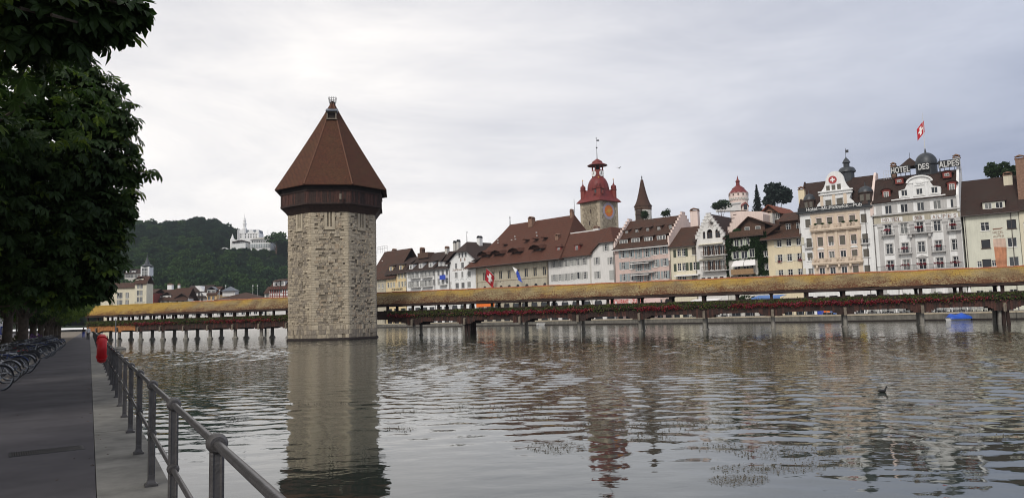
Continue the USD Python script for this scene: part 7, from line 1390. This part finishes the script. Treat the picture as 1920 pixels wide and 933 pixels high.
promenade_tree('chestnut tree behind the nearest parked bicycles', 43, TL, 4600, .23, 5.4, 6.0, 2.3, 9.4, 4)
promenade_tree('chestnut tree with the blue parking sign beside its trunk', 55, TL, 4000, .25, 5.4, 6.0, 2.3, 9.3, 5)
promenade_tree('chestnut tree with the stoutest trunk between the bicycle groups', 67, TL, 3400, .27, 5.3, 6.0, 2.3, 9.2, 6, trunk_r=.36)
for i, s in enumerate((79, 91, 103, 116, 130, 145)):
    promenade_tree('%s chestnut tree in the distant part of the promenade row' % ('first', 'second', 'third', 'fourth', 'fifth', 'last')[i], s, TL, 2400, .32, 5.2 + .1 * i, 6.2, 1.75, 8.4 if i > 2 else 9.0, 20 + i, True, 0, leaf='chestnut_leaf_light' if i in (1, 3, 5) else 'chestnut_leaf')
for i, s in enumerate((14, 27, 41, 56, 72, 90)):
    promenade_tree('%s tree of the inner row on the street side, deep in shade' % ('first', 'second', 'third', 'fourth', 'fifth', 'sixth')[i], s, -12.5, 2600, .32, 6.0, 6.8, 2.7, 11, 40 + i, True, 0, name='street_tree', trunk_r=.2)
# staked young tree frame between the trunks
o = along(73, -5.2, PZ - .01); t = Thing('tree_stake_frame', 'wooden stakes with cross bars supporting a young tree behind the bicycles', 'tree stakes', o, rail_ang)
for x, y in ((-.5, -.4), (.5, -.4), (.5, .4), (-.5, .4)): t.part('stake', MB().tube([(x, y, 0), (x, y, 2.5)], .07, 6), 'pale_timber')
for y in (-.4, .4): t.part('cross_bar', MB().box(-.7, .7, y - .04, y + .04, 2.1, 2.25), 'pale_timber')
t.part('sapling', MB().tube([(0, 0, 0), (0, 0, 3.4)], .05, 5), 'bark')
# long pale building across the street, glimpsed between trunks
a, b = along(150, -24)[:2], along(30, -24)[:2]
h = House('street_building', 'long pale building across the street glimpsed between the trunks', a, b, V(0, 0, 1), z0=PZ - .02); 
h.uy = h.uy; 
for i in range(30):
    for z in (5.2, 8.6, 12.0): h.win(2 + i * 4, z, 1.4, 2.0)
    h.part('shopfront', MB().box(.6 + i * 4, 3.4 + i * 4, .1, .2, .3, 3.2), 'glass_2'); h.holes.append(sbox(.6 + i * 4, .3, 3.4 + i * 4, 3.2))
h.wall([(0, 0), (h.W, 0), (h.W, 15), (0, 15)], 'bright_plaster', 12); h.roof([(-.6, 14.8), (6, 19), (12.6, 14.8)], 'dark_tiles', 0, h.W)
# parking sign
p = at_depth(9.5, 620, 60.0); p[2] = PZ - .004; t = Thing('parking_sign', 'blue parking sign with a white P beside a tree trunk', 'sign', p, rail_ang + .15)
t.part('pole', MB().tube([(0, 0, 0), (0, 0, 2.1)], .035, 8), 'steel_grey'); t.part('blue_plate', MB().box(-.33, .33, -.06, -.035, 1.27, 1.93), 'flag_blue')
m = meshkit.text_mesh('P', .5, .01, True); v = np.array(m.vertices); t.part('letter', MB().add(np.c_[v[:, 0] - v[:, 0].mean() , -.062 - v[:, 2], v[:, 1] * .9 + 1.38], np.array(m.faces)), 'letter_white'); t.part('white_plate', MB().box(-.33, .33, -.06, -.035, 1.02, 1.25), 'letter_white'); t.part('small_sign', MB().box(-.3, .3, -.055, -.035, .6, .98), 'awning_pink')
# shrubs and flowers between the bicycle groups
M('awning_bright', (.80, .78, .75), .8, .04, 2)
leafy('shrub_leaf', (.03, .035, .012), (.10, .095, .035), .2); leafy('purple_bloom', (.12, .05, .18), (.28, .12, .32), .2)
for i, (s, l, r, lf, lab) in enumerate(((46.5, -3.5, .8, 'shrub_leaf', 'dry olive shrub at the end of the near bicycle row'), (59, -4.6, 1.2, 'shrub_leaf', 'taller shrub behind the second bicycle row'), (76, -4.2, 1.1, 'purple_bloom', 'purple flowering shrub under the far chestnut trees'))):
    t = Thing('shrub', lab, 'shrub', along(s, l, PZ - .01)); c = rng.normal(size=(500, 3)); c /= np.linalg.norm(c, axis=1, keepdims=True); c *= rng.uniform(.4, 1, (500, 1)) * r; c[:, 2] = np.abs(c[:, 2]) * 1.2; v, f = leaf_cards(c, .09, rng); t.part('foliage', MB().add(v, f), lf, kind='stuff'); t.part('stems', MB().tube([(0, 0, 0), (0, 0, r)], .04, 5).tube([(0, 0, 0), (.3, .1, r)], .03, 5).tube([(0, 0, 0), (-.25, -.1, r)], .03, 5), 'bark')

# ---------------------------------------------------------------- bicycles
M('paint_black', (.016, .016, .018), .35, .1, 5); M('paint_red', (.38, .025, .02), .35, .1, 5); M('paint_silver', (.42, .43, .44), .3, .1, 5, metal=.5); M('paint_blue', (.03, .05, .16), .35, .1, 5); M('saddle_black', (.014, .013, .013), .6, .2, 6)
def bicycle(label, paint, loc, rz, basket=False, group='bicycles parked beside the promenade'):
    t = Thing('bicycle', label, 'bicycle', loc, rz, group); WB, R = 1.06, .335
    for wx in (0, WB):
        a = np.linspace(0, 2 * math.pi, 25); c = [(wx + R * math.cos(x), 0, R * 1.0 + R * math.sin(x)) for x in a]; w = t.part('wheel', MB().tube([(wx + (R - .03) * math.cos(x), 0, R + (R - .03) * math.sin(x)) for x in a], .013, 5, False), 'chrome')
        t.part('tyre', MB().tube(c, .022, 6, False), 'rubber_black', parent=w); g = MB()
        for k in range(12): x = 2 * math.pi * k / 12; g.tube([(wx, .025 * (-1) ** k, R), (wx + (R - .03) * math.cos(x + .2), 0, R + (R - .03) * math.sin(x + .2))], .003, 3, False)
        t.part('spokes', g, 'chrome', parent=w); t.part('hub', MB().tube([(wx, -.06, R), (wx, .06, R)], .025, 6), 'chrome', parent=w)
        b = np.linspace(.35, 2.6, 11) if wx == 0 else np.linspace(.6, 2.2, 9); t.part('mudguard', MB().tube([(wx + (R + .035) * math.cos(x), 0, R + (R + .035) * math.sin(x)) for x in b], .022, 5), paint)
    bb, st, hd = np.array([.44, 0, .28]), np.array([.28, 0, .78]), np.array([.86, 0, .82]); hd0 = np.array([.89, 0, .70]); g = MB()
    for p, q_ in ((bb, st), (bb, hd0), (st * .96 + bb * .04, hd), (hd, hd0)): g.tube([p, q_], .019, 7)
    for e in (-.05, .05): g.tube([(0, e, R), bb + [0, e * .5, 0]], .010, 5).tube([(0, e, R), st + [0, e * .4, -.02]], .009, 5).tube([(WB, e, R), hd0 + [0, e * .9, 0]], .012, 5)
    t.part('frame', g, paint, smooth=True); t.part('handlebar', MB().tube([hd, hd + [-.03, 0, .20]], .014, 6).tube([(.68, -.29, 1.03), (.80, -.24, 1.05), (.86, -.1, 1.04), (.86, .1, 1.04), (.80, .24, 1.05), (.68, .29, 1.03)], .013, 6), 'chrome', smooth=True)
    for e in (-1, 1): t.part('grip', MB().tube([(.66, e * .295, 1.03), (.76, e * .26, 1.045)], .019, 6), 'rubber_black')
    t.part('seat_post', MB().tube([st, st + [-.03, 0, .14]], .013, 6), 'chrome'); t.part('saddle', MB().prism(Polygon([(.10, -.085), (.16, -.10), (.30, -.045), (.40, -.02), (.40, .02), (.30, .045), (.16, .10), (.10, .085)]), .91, .955, 'z'), 'saddle_black')
    t.part('crank', MB().tube([bb + [0, -.1, 0], bb + [0, .1, 0]], .016, 6).tube([bb + [0, .09, 0], bb + [.1, .09, -.13]], .010, 5).tube([bb + [0, -.09, 0], bb + [-.1, -.09, .13]], .010, 5).box(.50, .60, .09, .17, .13, .155).box(.29, .39, -.17, -.09, .40, .425).lathe([(0, 0), (.09, 0), (.09, .006), (0, .006)], (.44, 0, .28), 14) if False else MB().tube([bb + [0, -.1, 0], bb + [0, .1, 0]], .016, 6).tube([bb + [0, .09, 0], bb + [.1, .09, -.13]], .010, 5).tube([bb + [0, -.09, 0], bb + [-.1, -.09, .13]], .010, 5).box(.50, .60, .09, .17, .13, .155).box(.29, .39, -.17, -.09, .40, .425), 'chrome')
    t.part('carrier', MB().box(-.28, .12, -.06, -.045, .70, .715).box(-.28, .12, .045, .06, .70, .715).box(-.28, -.26, -.045, .045, .70, .715).box(-.1, -.08, -.045, .045, .70, .715).box(.10, .12, -.045, .045, .70, .715).tube([(0, -.06, R), (-.15, -.055, .70)], .006, 4).tube([(0, .06, R), (-.15, .055, .70)], .006, 4), 'dark_iron'); t.part('headlight', MB().sphere((.98, 0, .86), (.04, .035, .035)), 'chrome')
    if basket:
        g = MB()
        for z in (.78, .9, 1.02): g.box(.92, 1.25, -.17, -.16, z, z + .012).box(.92, 1.25, .16, .17, z, z + .012).box(1.24, 1.25, -.16, .16, z, z + .012).box(.92, .93, -.16, .16, z, z + .012)
        for x in np.linspace(.92, 1.24, 6): g.box(x, x + .008, -.17, -.16, .78, 1.03).box(x, x + .008, .16, .17, .78, 1.03)
        g.box(.92, 1.25, -.17, .17, .775, .785); t.part('basket', g, 'dark_iron')
    return t
paints = ['paint_black', 'paint_silver', 'paint_black', 'paint_blue', 'paint_red']; protos_b = {}
ords = ['nearest', 'second', 'third', 'fourth', 'fifth', 'sixth', 'seventh', 'eighth', 'ninth', 'tenth', 'eleventh', 'twelfth', 'thirteenth', 'fourteenth', 'fifteenth', 'sixteenth', 'seventeenth', 'eighteenth', 'nineteenth', 'twentieth', 'twenty-first', 'twenty-second', 'twenty-third', 'twenty-fourth', 'twenty-fifth', 'twenty-sixth']
colour = {'paint_black': 'black', 'paint_silver': 'silver', 'paint_blue': 'dark blue', 'paint_red': 'red'}
base_ang = math.atan2(N_[1], N_[0])
def park(row, s_list, l_front, seq):
    for i, s in enumerate(s_list):
        pt = seq[i % len(seq)]; flip = rng.random() < .4; ang = base_ang + rng.uniform(-.22, .22) + (math.pi if flip else 0) + .35; dv = np.array([math.cos(ang), math.sin(ang)]); p = along(s, l_front + rng.uniform(-.12, .12), PZ - .004); p[:2] -= dv * (1.06 + .34) if not flip else -dv * 0
        if flip: p[:2] += -dv * .35 * -1 * -1
        lab = f'{colour[pt]} bicycle, {ords[i]} from the camera in the {row} row beside the path'
        if pt not in protos_b: protos_b[pt] = bicycle(lab, pt, p, ang, basket=pt in ('paint_silver', 'paint_blue'))
        else: copy_of(protos_b[pt], 'bicycle', lab, p, ang)
park('near', np.arange(23.2, 39.5, .78), -2.42, ['paint_black', 'paint_silver', 'paint_black', 'paint_blue', 'paint_black', 'paint_silver', 'paint_black'])
park('near end', np.array([40.2]), -2.35, ['paint_red'])
park('middle', np.arange(48.5, 62, .85), -2.5, ['paint_black', 'paint_silver', 'paint_blue', 'paint_black'])
park('far', np.arange(66, 84, 1.3), -2.5, ['paint_silver', 'paint_black', 'paint_black', 'paint_blue'])
# pale paving stones between the bicycles
for i, s in enumerate((23.6, 26.2, 29.4, 33.0, 37.2, 41.5)): flat_thing('paving_flag', MB().prism(Polygon([along(s, -2.95)[:2], along(s + .75, -2.95)[:2], along(s + .75, -2.33)[:2], along(s, -2.33)[:2]]), PZ - .003, PZ + .012, 'z'), 'sandstone', '%s pale paving flag at the path edge under the near bicycles' % ords[i], 'paving', group='pale paving flags under the bicycles')

# ---------------------------------------------------------------- a walker far down the promenade
import manifold3d as mf
def person(label, loc, rz, top='flag_white', legs='letter_dark', hgt=1.75, stride=.22):
    t = Thing('person', label, 'person', loc, rz); k = hgt / 1.75
    J = dict(hip=(0, 0, .92), chest=(0, 0, 1.32), neck=(0, 0, 1.47), head=(0, -.01, 1.62), hL=(.09, 0, .90), hR=(-.09, 0, .90), kL=(.10, -stride * .6, .49), kR=(-.10, stride * .35, .49), aL=(.10, -stride, .08), aR=(-.10, stride, .10), tL=(.10, -stride - .15, .03), tR=(-.10, stride - .13, .03), sL=(.19, 0, 1.40), sR=(-.19, 0, 1.40), eL=(.24, .08, 1.13), eR=(-.24, -.06, 1.13), wL=(.23, -.04, .88), wR=(-.23, -.20, .90), fL=(.22, -.08, .79), fR=(-.22, -.26, .81))
    Rr = dict(hip=.14, chest=.155, neck=.06, head=.105, hL=.09, hR=.09, kL=.06, kR=.06, aL=.042, aR=.042, tL=.035, tR=.035, sL=.06, sR=.06, eL=.042, eR=.042, wL=.03, wR=.03, fL=.022, fR=.022)
    def body(bones, gr=0.0):
        m = mf.Manifold()
        for a, b in bones: m = m + mf.Manifold.batch_hull([mf.Manifold.sphere((Rr[x] + gr) * k, 14).translate([c * k for c in J[x]]) for x in (a, b)])
        return meshkit.arrays(m)[:2]
    M('skin', (.48, .30, .22), .6, .05, 3) if 'skin' not in MAT else None
    b = t.part('body', MB().add(*body([('hip', 'chest'), ('chest', 'neck'), ('neck', 'head'), ('hL', 'kL'), ('kL', 'aL'), ('aL', 'tL'), ('hR', 'kR'), ('kR', 'aR'), ('aR', 'tR'), ('chest', 'sL'), ('sL', 'eL'), ('eL', 'wL'), ('wL', 'fL'), ('chest', 'sR'), ('sR', 'eR'), ('eR', 'wR'), ('wR', 'fR'), ('hip', 'hL'), ('hip', 'hR')])), 'skin', smooth=True)
    t.part('shirt', MB().add(*body([('hip', 'chest'), ('chest', 'sL'), ('chest', 'sR'), ('sL', 'eL'), ('sR', 'eR')], .012)), top, parent=b, smooth=True); t.part('trousers', MB().add(*body([('hip', 'hL'), ('hip', 'hR'), ('hL', 'kL'), ('kL', 'aL'), ('hR', 'kR'), ('kR', 'aR')], .018)), legs, parent=b, smooth=True); t.part('hair', MB().sphere((0, .025 * k, 1.665 * k), (.112 * k, .115 * k, .10 * k), 2), 'letter_dark', parent=b, smooth=True); t.part('shoes', MB().add(*body([('aL', 'tL'), ('aR', 'tR')], .012)), 'rubber_black', parent=b, smooth=True)
    return t
person('walker in white top and dark trousers far down the promenade', along(118, -.15, PZ), math.atan2(-D_[1], -D_[0]) + math.pi / 2)
person('walker in dark clothes beyond the one in the white top', along(150, -.9, PZ), math.atan2(D_[1], D_[0]) + math.pi / 2, top='letter_dark', legs='flag_blue', hgt=1.7)

# ---------------------------------------------------------------- far quay: terrace furniture, umbrellas, awnings, boats
LQ = lambda px, off: None
def quay_pt(px, back): 
    """Point on the far quay, 'back' metres behind the water's edge, on the sight line through column px."""
    k = ray(px, 595); k = k[0] / k[1]
    for a, b in zip(QUAY[:-1], QUAY[1:]):
        a, b = np.array(a, float), np.array(b, float); n = np.array([b[1] - a[1], a[0] - b[0]]); n /= np.linalg.norm(n); n = n if n @ a > 0 else -n; A, B = a + n * back, b + n * back; d = B - A; den = d[0] - k * d[1]; t = (k * A[1] - A[0]) / den
        if -1e-6 <= t <= 1 + 1e-6: return np.array([*(A + d * t), QZ])
    raise ValueError(px)
def umbrella(label, p):
    t = Thing('closed_umbrella', label, 'parasol', p, 0, 'closed white parasols on the far quay terrace'); t.part('pole', MB().tube([(0, 0, 0), (0, 0, 4.2)], .04, 6), 'steel_grey'); t.part('folded_canopy', MB().lathe([(.12, 1.3), (.55, 1.5), (.46, 2.4), (.27, 3.5), (.06, 4.45)], sides=8), 'awning_white'); t.part('base', MB().lathe([(0, 0), (.35, 0), (.35, .12), (0, .12)], sides=8), 'quay_stone'); return t
um = None
for i, (px, back) in enumerate(((1092, 2), (1110, 2), (1156, 2), (1182, 2), (1206, 2), (1650, 5), (1693, 5), (1732, 5), (1774, 5), (1822, 5), (1878, 5))):
    lab = '%s closed white parasol from the left on the far quay terrace' % ords[i + 1 if i else 0].replace('nearest', 'first'); p = quay_pt(px, back)
    if i == 0: lab = 'first closed white parasol from the left on the far quay terrace'
    if um is None: um = umbrella(lab, p)
    else: copy_of(um, 'closed_umbrella', lab, p)
def table(label, p):
    t = Thing('terrace_table', label, 'table', p, 0, 'terrace tables along the far quay'); t.part('top', MB().lathe([(0, .72), (.45, .72), (.45, .76), (0, .76)], sides=10), 'awning_white'); t.part('leg', MB().tube([(0, 0, 0), (0, 0, .72)], .04, 6), 'dark_iron'); t.part('foot', MB().lathe([(0, 0), (.28, 0), (.28, .03), (0, .03)], sides=8), 'dark_iron'); return t
def chair(label, p, rz):
    t = Thing('terrace_chair', label, 'chair', p, rz, 'terrace chairs along the far quay'); t.part('seat', MB().box(-.22, .22, -.22, .22, .43, .47), 'grey_shutter'); t.part('backrest', MB().box(-.22, .22, .19, .23, .5, .95), 'grey_shutter')
    for x in (-.2, .2):
        for y in (-.2, .2): t.part('leg', MB().box(x - .02, x + .02, y - .02, y + .02, 0, .43), 'dark_iron')
    return t
tb = chr_ = None; kk = {}
for i, px in enumerate(list(range(1300, 1380, 16)) + list(range(1635, 1900, 15))):
    p = quay_pt(px + rng.uniform(-2, 2), 3.0 + rng.uniform(0, 1.5)); side = 'before the stepped-gable house' if px < 1600 else 'before the white hotel' if px < 1800 else 'right of the white hotel'
    kk[side] = kk.get(side, 0) + 1; od = ('first' if kk[side] == 1 else ords[kk[side] - 1]); lab = f'{od} terrace table from the left {side} on the far quay'
    if tb is None: tb = table(lab, p)
    else: copy_of(tb, 'terrace_table', lab, p)
    for a in (0.4, 2.2, 3.9):
        c_ = p + np.array([.75 * math.cos(a), .75 * math.sin(a), 0]); where = {0.4: 'right-hand', 2.2: 'far', 3.9: 'near'}[a]; lab2 = f'{where} grey chair at the {od} terrace table {side}'; grp = 'terrace chairs along the far quay'
        if chr_ is None: chr_ = chair(lab2, c_, a - math.pi / 2); setd(chr_.prim, group=grp)
        else: copy_of(chr_, 'terrace_chair', lab2, c_, a - math.pi / 2, group=grp)
# quay railing posts
rl2 = Thing('quay_railing', 'thin metal railing with white posts along the edge of the far quay', 'railing')
pts = [quay_pt(px, .5) for px in range(1290, 1915, 9)]
for p in pts: rl2.part('post', MB().tube([p, p + [0, 0, 1.0]], .04, 5), 'steel_grey')
for a, b in zip(pts[:-1], pts[1:]): rl2.part('rail', MB().tube([a + [0, 0, 1.0], b + [0, 0, 1.0]], .025, 4, False), 'steel_grey')
def awn(name, label, pxa, pxb, back, z0, z1, out, mat, texts=()):
    a, b = quay_pt(pxa, back), quay_pt(pxb, back); d = b - a; L = np.linalg.norm(d); t = Thing(name, label, 'awning', a, math.atan2(d[1], d[0])); t.part('canopy', MB().add([(0, 0, z1 + .5), (L, 0, z1 + .5), (L, -out, z1), (0, -out, z1)], [(0, 1, 2, 3)]), mat); v = t.part('valance', MB().box(0, L, -out - .03, -out, z0, z1), mat)
    for x in (.1, L / 2, L - .1): t.part('post', MB().tube([(x, -out, 0), (x, -out, z0)], .05, 5), 'steel_grey')
    for x in (0.05, L - .05): t.part('arm', MB().tube([(x, 0, z1 + .45), (x, -out, z0 + .1)], .04, 4), 'steel_grey')
    for tx, f0, f1, m_ in texts:
        me = meshkit.text_mesh(tx, 1.0, .03, True); vv = np.array(me.vertices); lo, hi = vv.min(0), vv.max(0); X = L * f0 + (vv[:, 0] - lo[0]) / (hi[0] - lo[0]) * L * (f1 - f0); Zz = z0 + .18 + vv[:, 1] * (z1 - z0) * .62
        t.part('lettering', MB().add(np.c_[X, -out - .035 - vv[:, 2], Zz], np.array(me.faces)), m_, parent=v)
    return t
awn('restaurant_awning', 'long pale pink restaurant awning with red lettering on the far quay', 1150, 1252, 9, 3.7, 5.4, 2.2, 'awning_pink', (('RESTAURANT', .08, .43, 'letter_red'), ('ZUNFT', .50, .72, 'letter_red')))
awn('blue_awning', 'blue and white awning before the yellow house on the far quay', 1424, 1478, 8, 3.2, 3.9, 2.4, 'awning_blue'); awn('white_awning', 'plain white awning before the stepped-gable house on the far quay', 1305, 1356, 8, 3.1, 3.7, 2.2, 'awning_white'); awn('orange_awning', 'bright orange awning before the stone town hall', 902, 936, 7, 4.6, 5.8, 2.0, 'awning_orange'); awn('white_terrace_awning', 'white terrace awning along the right end of the far quay', 1640, 1790, 11, 2.3, 2.8, 2.2, 'awning_white')
p = quay_pt(1618, 6); t = Thing('yellow_sign_board', 'small yellow upright sign board on the far quay', 'sign', p, -.6); t.part('board', MB().box(-.55, .55, -.05, .05, 1.5, 3.4), 'yellow_board'); t.part('legs', MB().box(-.5, -.42, -.04, .04, 0, 1.5).box(.42, .5, -.04, .04, 0, 1.5), 'dark_iron')
p = quay_pt(1557, 3); t = Thing('orange_digger', 'small orange digger standing on the far quay', 'digger', p, -.6); t.part('body', MB().box(-1.0, .6, -.6, .6, .55, 1.3).box(-.9, .1, -.55, .55, 1.3, 2.0), 'awning_orange'); t.part('arm', MB().tube([(.5, 0, 1.2), (1.4, 0, 2.0), (2.1, 0, .8)], .12, 6), 'awning_orange'); t.part('track', MB().box(-1.1, .7, -.75, -.4, 0, .5).box(-1.1, .7, .4, .75, 0, .5), 'rubber_black')
for i, (px, m_, nm) in enumerate(((1541, 'flag_blue', 'blue'), (1566, 'awning_blue', 'dull blue'))): p = quay_pt(px, 2.5); t = Thing('blue_barrier', f'{nm} plastic barrier beside the orange digger on the far quay', 'barrier', p, -.6); t.part('panel', MB().box(-.8, .8, -.06, .06, .2, 1.0), m_); t.part('foot', MB().box(-.7, -.5, -.3, .3, 0, .2).box(.5, .7, -.3, .3, 0, .2), 'rubber_black')
p = quay_pt(1598, 3); t = Thing('white_box_stand', 'white market box on legs on the far quay', 'stand', p, -.6); t.part('box', MB().box(-1.0, 1.0, -.4, .4, .5, 1.3), 'letter_white'); t.part('leg', MB().box(-.9, -.8, -.3, .3, 0, .5).box(.8, .9, -.3, .3, 0, .5), 'dark_iron')
# shrubs on the quay left, and dark trees behind the bridge next to the tower
for i, (px, back, r) in enumerate(((722, 9, 2.4), (738, 8, 2.0), (752, 9, 2.3), (770, 8, 2.2), (788, 9, 2.2), (1398, 7, 2.2), (1415, 7, 2.0))):
    p = quay_pt(px, back); t = Thing('quay_bush', '%s green bush from the left behind the bridge parapet' % (['first'] + ords[1:])[i], 'bush', p, 0, 'green bushes on the far quay'); c = crown_points(700, rng, 10, (r, r, r * 1.1)); c[:, 2] += r * 1.25; v, f = leaf_cards(c, .2, rng); t.part('foliage', MB().add(v, f), 'tree_leaf', kind='stuff'); t.part('stem', MB().tube([(0, 0, 0), (0, 0, r * 1.5)], .12, 6), 'bark')
# boats
def hull(L, B, H, n=11):
    g = MB(); rows = []
    for i in range(n):
        t_ = i / (n - 1); w = B / 2 * (1 - max(0, (t_ - .45) / .55) ** 2.2) * (.85 + .15 * min(1, t_ * 4)); sh = .12 * t_ ** 2; rows.append([(L * (t_ - .5), -w, H + sh), (L * (t_ - .5), -w * .75, .0), (L * (t_ - .5), 0, -.18 + .15 * max(0, t_ - .7)), (L * (t_ - .5), w * .75, .0), (L * (t_ - .5), w, H + sh)])
    v = np.array(rows).reshape(-1, 3); f = [(5 * i + j, 5 * i + j + 1, 5 * i + 6 + j, 5 * i + 5 + j) for i in range(n - 1) for j in range(4)]; g.add(v, f); g.add(np.array(rows[0]), [(0, 1, 4, 4), (1, 2, 3, 3), (1, 3, 4, 4)]); return g, rows
a = on_level(1776, 600.5, 0.0); b = on_level(1834, 599, 0.0); d = b - a; L = np.linalg.norm(d[:2]); mid = (a + b) / 2
t = Thing('covered_boat', 'moored motor boat under a bright blue tarpaulin by the far quay', 'boat', (mid[0], mid[1], .02), math.atan2(d[1], d[0]) + .1); g, rows = hull(L * .98, 2.0, .38); t.part('hull', g, 'hull_white', smooth=40)
tv = []; n = 23
for i in range(n):
    s_ = i / (n - 1); r = rows[min(10, int(s_ * 10))]; r2 = rows[min(10, int(s_ * 10) + 1)]; fr_2 = s_ * 10 - int(s_ * 10); w = abs(r[0][1]) * (1 - fr_2) + abs(r2[0][1]) * fr_2; x = L * .98 * (s_ - .5); hh_ = .50 + .16 * (1 - abs(s_ - .5) * 2) + .10 * math.sin(s_ * 17); hh_ = hh_ if 0 < i < n - 1 else .06; w = w if 0 < i < n - 1 else w * .8; x = x if 0 < i < n - 1 else x * 1.03
    tv += [(x, -w - .07, .22), (x, -w - .05, .48), (x, -w * .5, .42 + hh_ * .7), (x, 0, .44 + hh_), (x, w * .5, .42 + hh_ * .7), (x, w + .05, .48), (x, w + .07, .22)]
t.part('tarpaulin', MB().add(tv, [(7 * i + j, 7 * i + j + 1, 7 * i + 8 + j, 7 * i + 7 + j) for i in range(n - 1) for j in range(6)]), 'cover_blue', smooth=45)
p = on_level(1025, 609, 0.0); t = Thing('white_motor_boat', 'small white motor boat moored at the far quay seen under the bridge', 'boat', (p[0], p[1], .02), math.radians(-12)); g, rows = hull(5.4, 2.1, .55); t.part('hull', g, 'hull_white', smooth=40); t.part('deck', MB().add([r[0] for r in rows] + [r[4] for r in rows], [(i, i + 1, 12 + i, 11 + i) for i in range(10)]), 'awning_white'); t.part('windscreen', MB().add([(.6, -.7, .6), (.6, .7, .6), (.1, .6, 1.05), (.1, -.6, 1.05)], [(0, 1, 2, 3)]), 'glass_2')
for e in (-2.3, 2.2): t.part('fender', MB().sphere((e, -.95 if e < 0 else -.5, .3), (.18, .18, .25)), 'letter_white')
# ---------------------------------------------------------------- birds
def bird_on_water(label, p, rz):
    t = Thing('coot', label, 'bird', p, rz); m = mf.Manifold.batch_hull([mf.Manifold.sphere(.055, 16).translate([-.06, 0, .05]), mf.Manifold.sphere(.05, 16).translate([.05, 0, .05]), mf.Manifold.sphere(.014, 10).translate([-.15, 0, .05])]) + mf.Manifold.batch_hull([mf.Manifold.sphere(.035, 12).translate([.07, 0, .07]), mf.Manifold.sphere(.022, 12).translate([.11, 0, .15])]) + mf.Manifold.batch_hull([mf.Manifold.sphere(.022, 12).translate([.11, 0, .15]), mf.Manifold.sphere(.032, 12).translate([.125, 0, .17])])
    t.part('body', MB().add(*meshkit.arrays(m)[:2]), 'rubber_black', smooth=True); t.part('beak', MB().add([(.15, -.012, .172), (.15, .012, .172), (.15, 0, .155), (.195, 0, .16), (.15, 0, .19)], [(0, 2, 3), (1, 3, 2), (0, 3, 4), (1, 4, 3)]), 'letter_white'); return t
bird_on_water('small dark water bird swimming on the rippled water at right', on_level(1655, 735, -.004), math.radians(-8))
p = at_depth(1161, 315, 90); t = Thing('flying_bird', 'tiny bird flying in the sky right of the clock tower', 'bird', p, .6); t.part('body', MB().sphere((0, 0, 0), (.17, .06, .06)), 'grey_trim'); 
for e in (-1, 1): t.part('wing', MB().add([(.08, e * .04, .02), (-.06, e * .04, .02), (-.02, e * .28, .16), (.08, e * .26, .16), (-.1, e * .52, .06)], [(0, 1, 2, 3), (3, 2, 4, 4)]), 'grey_trim')
# ---------------------------------------------------------------- water weed reaching the surface
MAT['weed'] = M('weed', (.10, .088, .068), .8, .4, 9)
wm = MB(); patches = [((1385, 900), 60, 14, 800), ((1440, 878), 110, 12, 900), ((1480, 846), 120, 22, 1500), ((1350, 838), 60, 12, 500), ((1042, 838), 55, 16, 800), ((1190, 800), 140, 18, 1500), ((1320, 793), 110, 8, 700), ((930, 765), 120, 10, 700), ((752, 804), 32, 7, 220), ((765, 772), 36, 5, 160), ((430, 786), 40, 6, 250), ((600, 757), 60, 6, 250), ((1220, 822), 50, 8, 350), ((1850, 820), 70, 8, 300), ((1000, 780), 90, 8, 400), ((1560, 870), 60, 10, 300)]
for (px, py), rx, ry, n in patches:
    for _ in range(int(n * 1.5)):
        a = rng.uniform(0, 2 * math.pi); r = rng.uniform(0, 1) ** .6; p = on_level(px + rx * r * math.cos(a), py + ry * r * math.sin(a) * .8, 0.0); s = rng.uniform(.004, .010) * (p[1] / 14) ** .5; hgt = rng.uniform(.004, .035) if rng.random() < .12 else .004; a2 = rng.uniform(0, math.pi); dx, dy = s * math.cos(a2) * rng.uniform(1, 2.5), s * math.sin(a2); wm.add([p + [-dx, -dy, .006], p + [dx, dy, .006], p + [dx * .5 + .01, dy * .5, hgt + .004], p + [-dx * .4, -dy * .4 + .01, hgt * .6 + .004]], [(0, 1, 2), (0, 2, 3)])
flat_thing('water_weed', wm, 'weed', 'patches of brownish water weed breaking the calm surface in the foreground', 'water weed', kind='stuff')

# ---------------------------------------------------------------- a few fallen leaves
M('dry_leaf', (.10, .055, .025), .85, .4, 20)
g = MB()
for _ in range(90):
    s_, l_ = 5 + 30 * rng.random() ** 1.5, rng.choice([rng.uniform(-2.2, .7), rng.uniform(-2.25, -1.5), rng.normal(.05, .12)]); p = along(s_, l_, PZ + .008); a = rng.uniform(0, 6.28); r = rng.uniform(.012, .035); u = np.array([math.cos(a), math.sin(a), rng.uniform(-.2, .3)]) * r; w = np.array([-math.sin(a), math.cos(a), rng.uniform(0, .3)]) * r * .55; g.add([p - u, p + w + [0, 0, .006], p + u, p - w + [0, 0, .004]], [(0, 1, 2), (0, 2, 3)])
flat_thing('fallen_leaves', g, 'dry_leaf', 'few small dry leaves scattered over the path and its stone edge', 'leaves', kind='stuff')
# ---------------------------------------------------------------- thin damp air
HZ = usdkit.material(stage, '/World/Looks/thin_haze', {'v': ('principled_volume', {'color': (.78, .84, .93), 'density': 0.00009, 'anisotropy': 0.25})}, volume='v.volume')
flat_thing('haze', MB().box(-1150, 760, -620, 1350, BED_Z - 1.6, 190), HZ, kind='stuff')
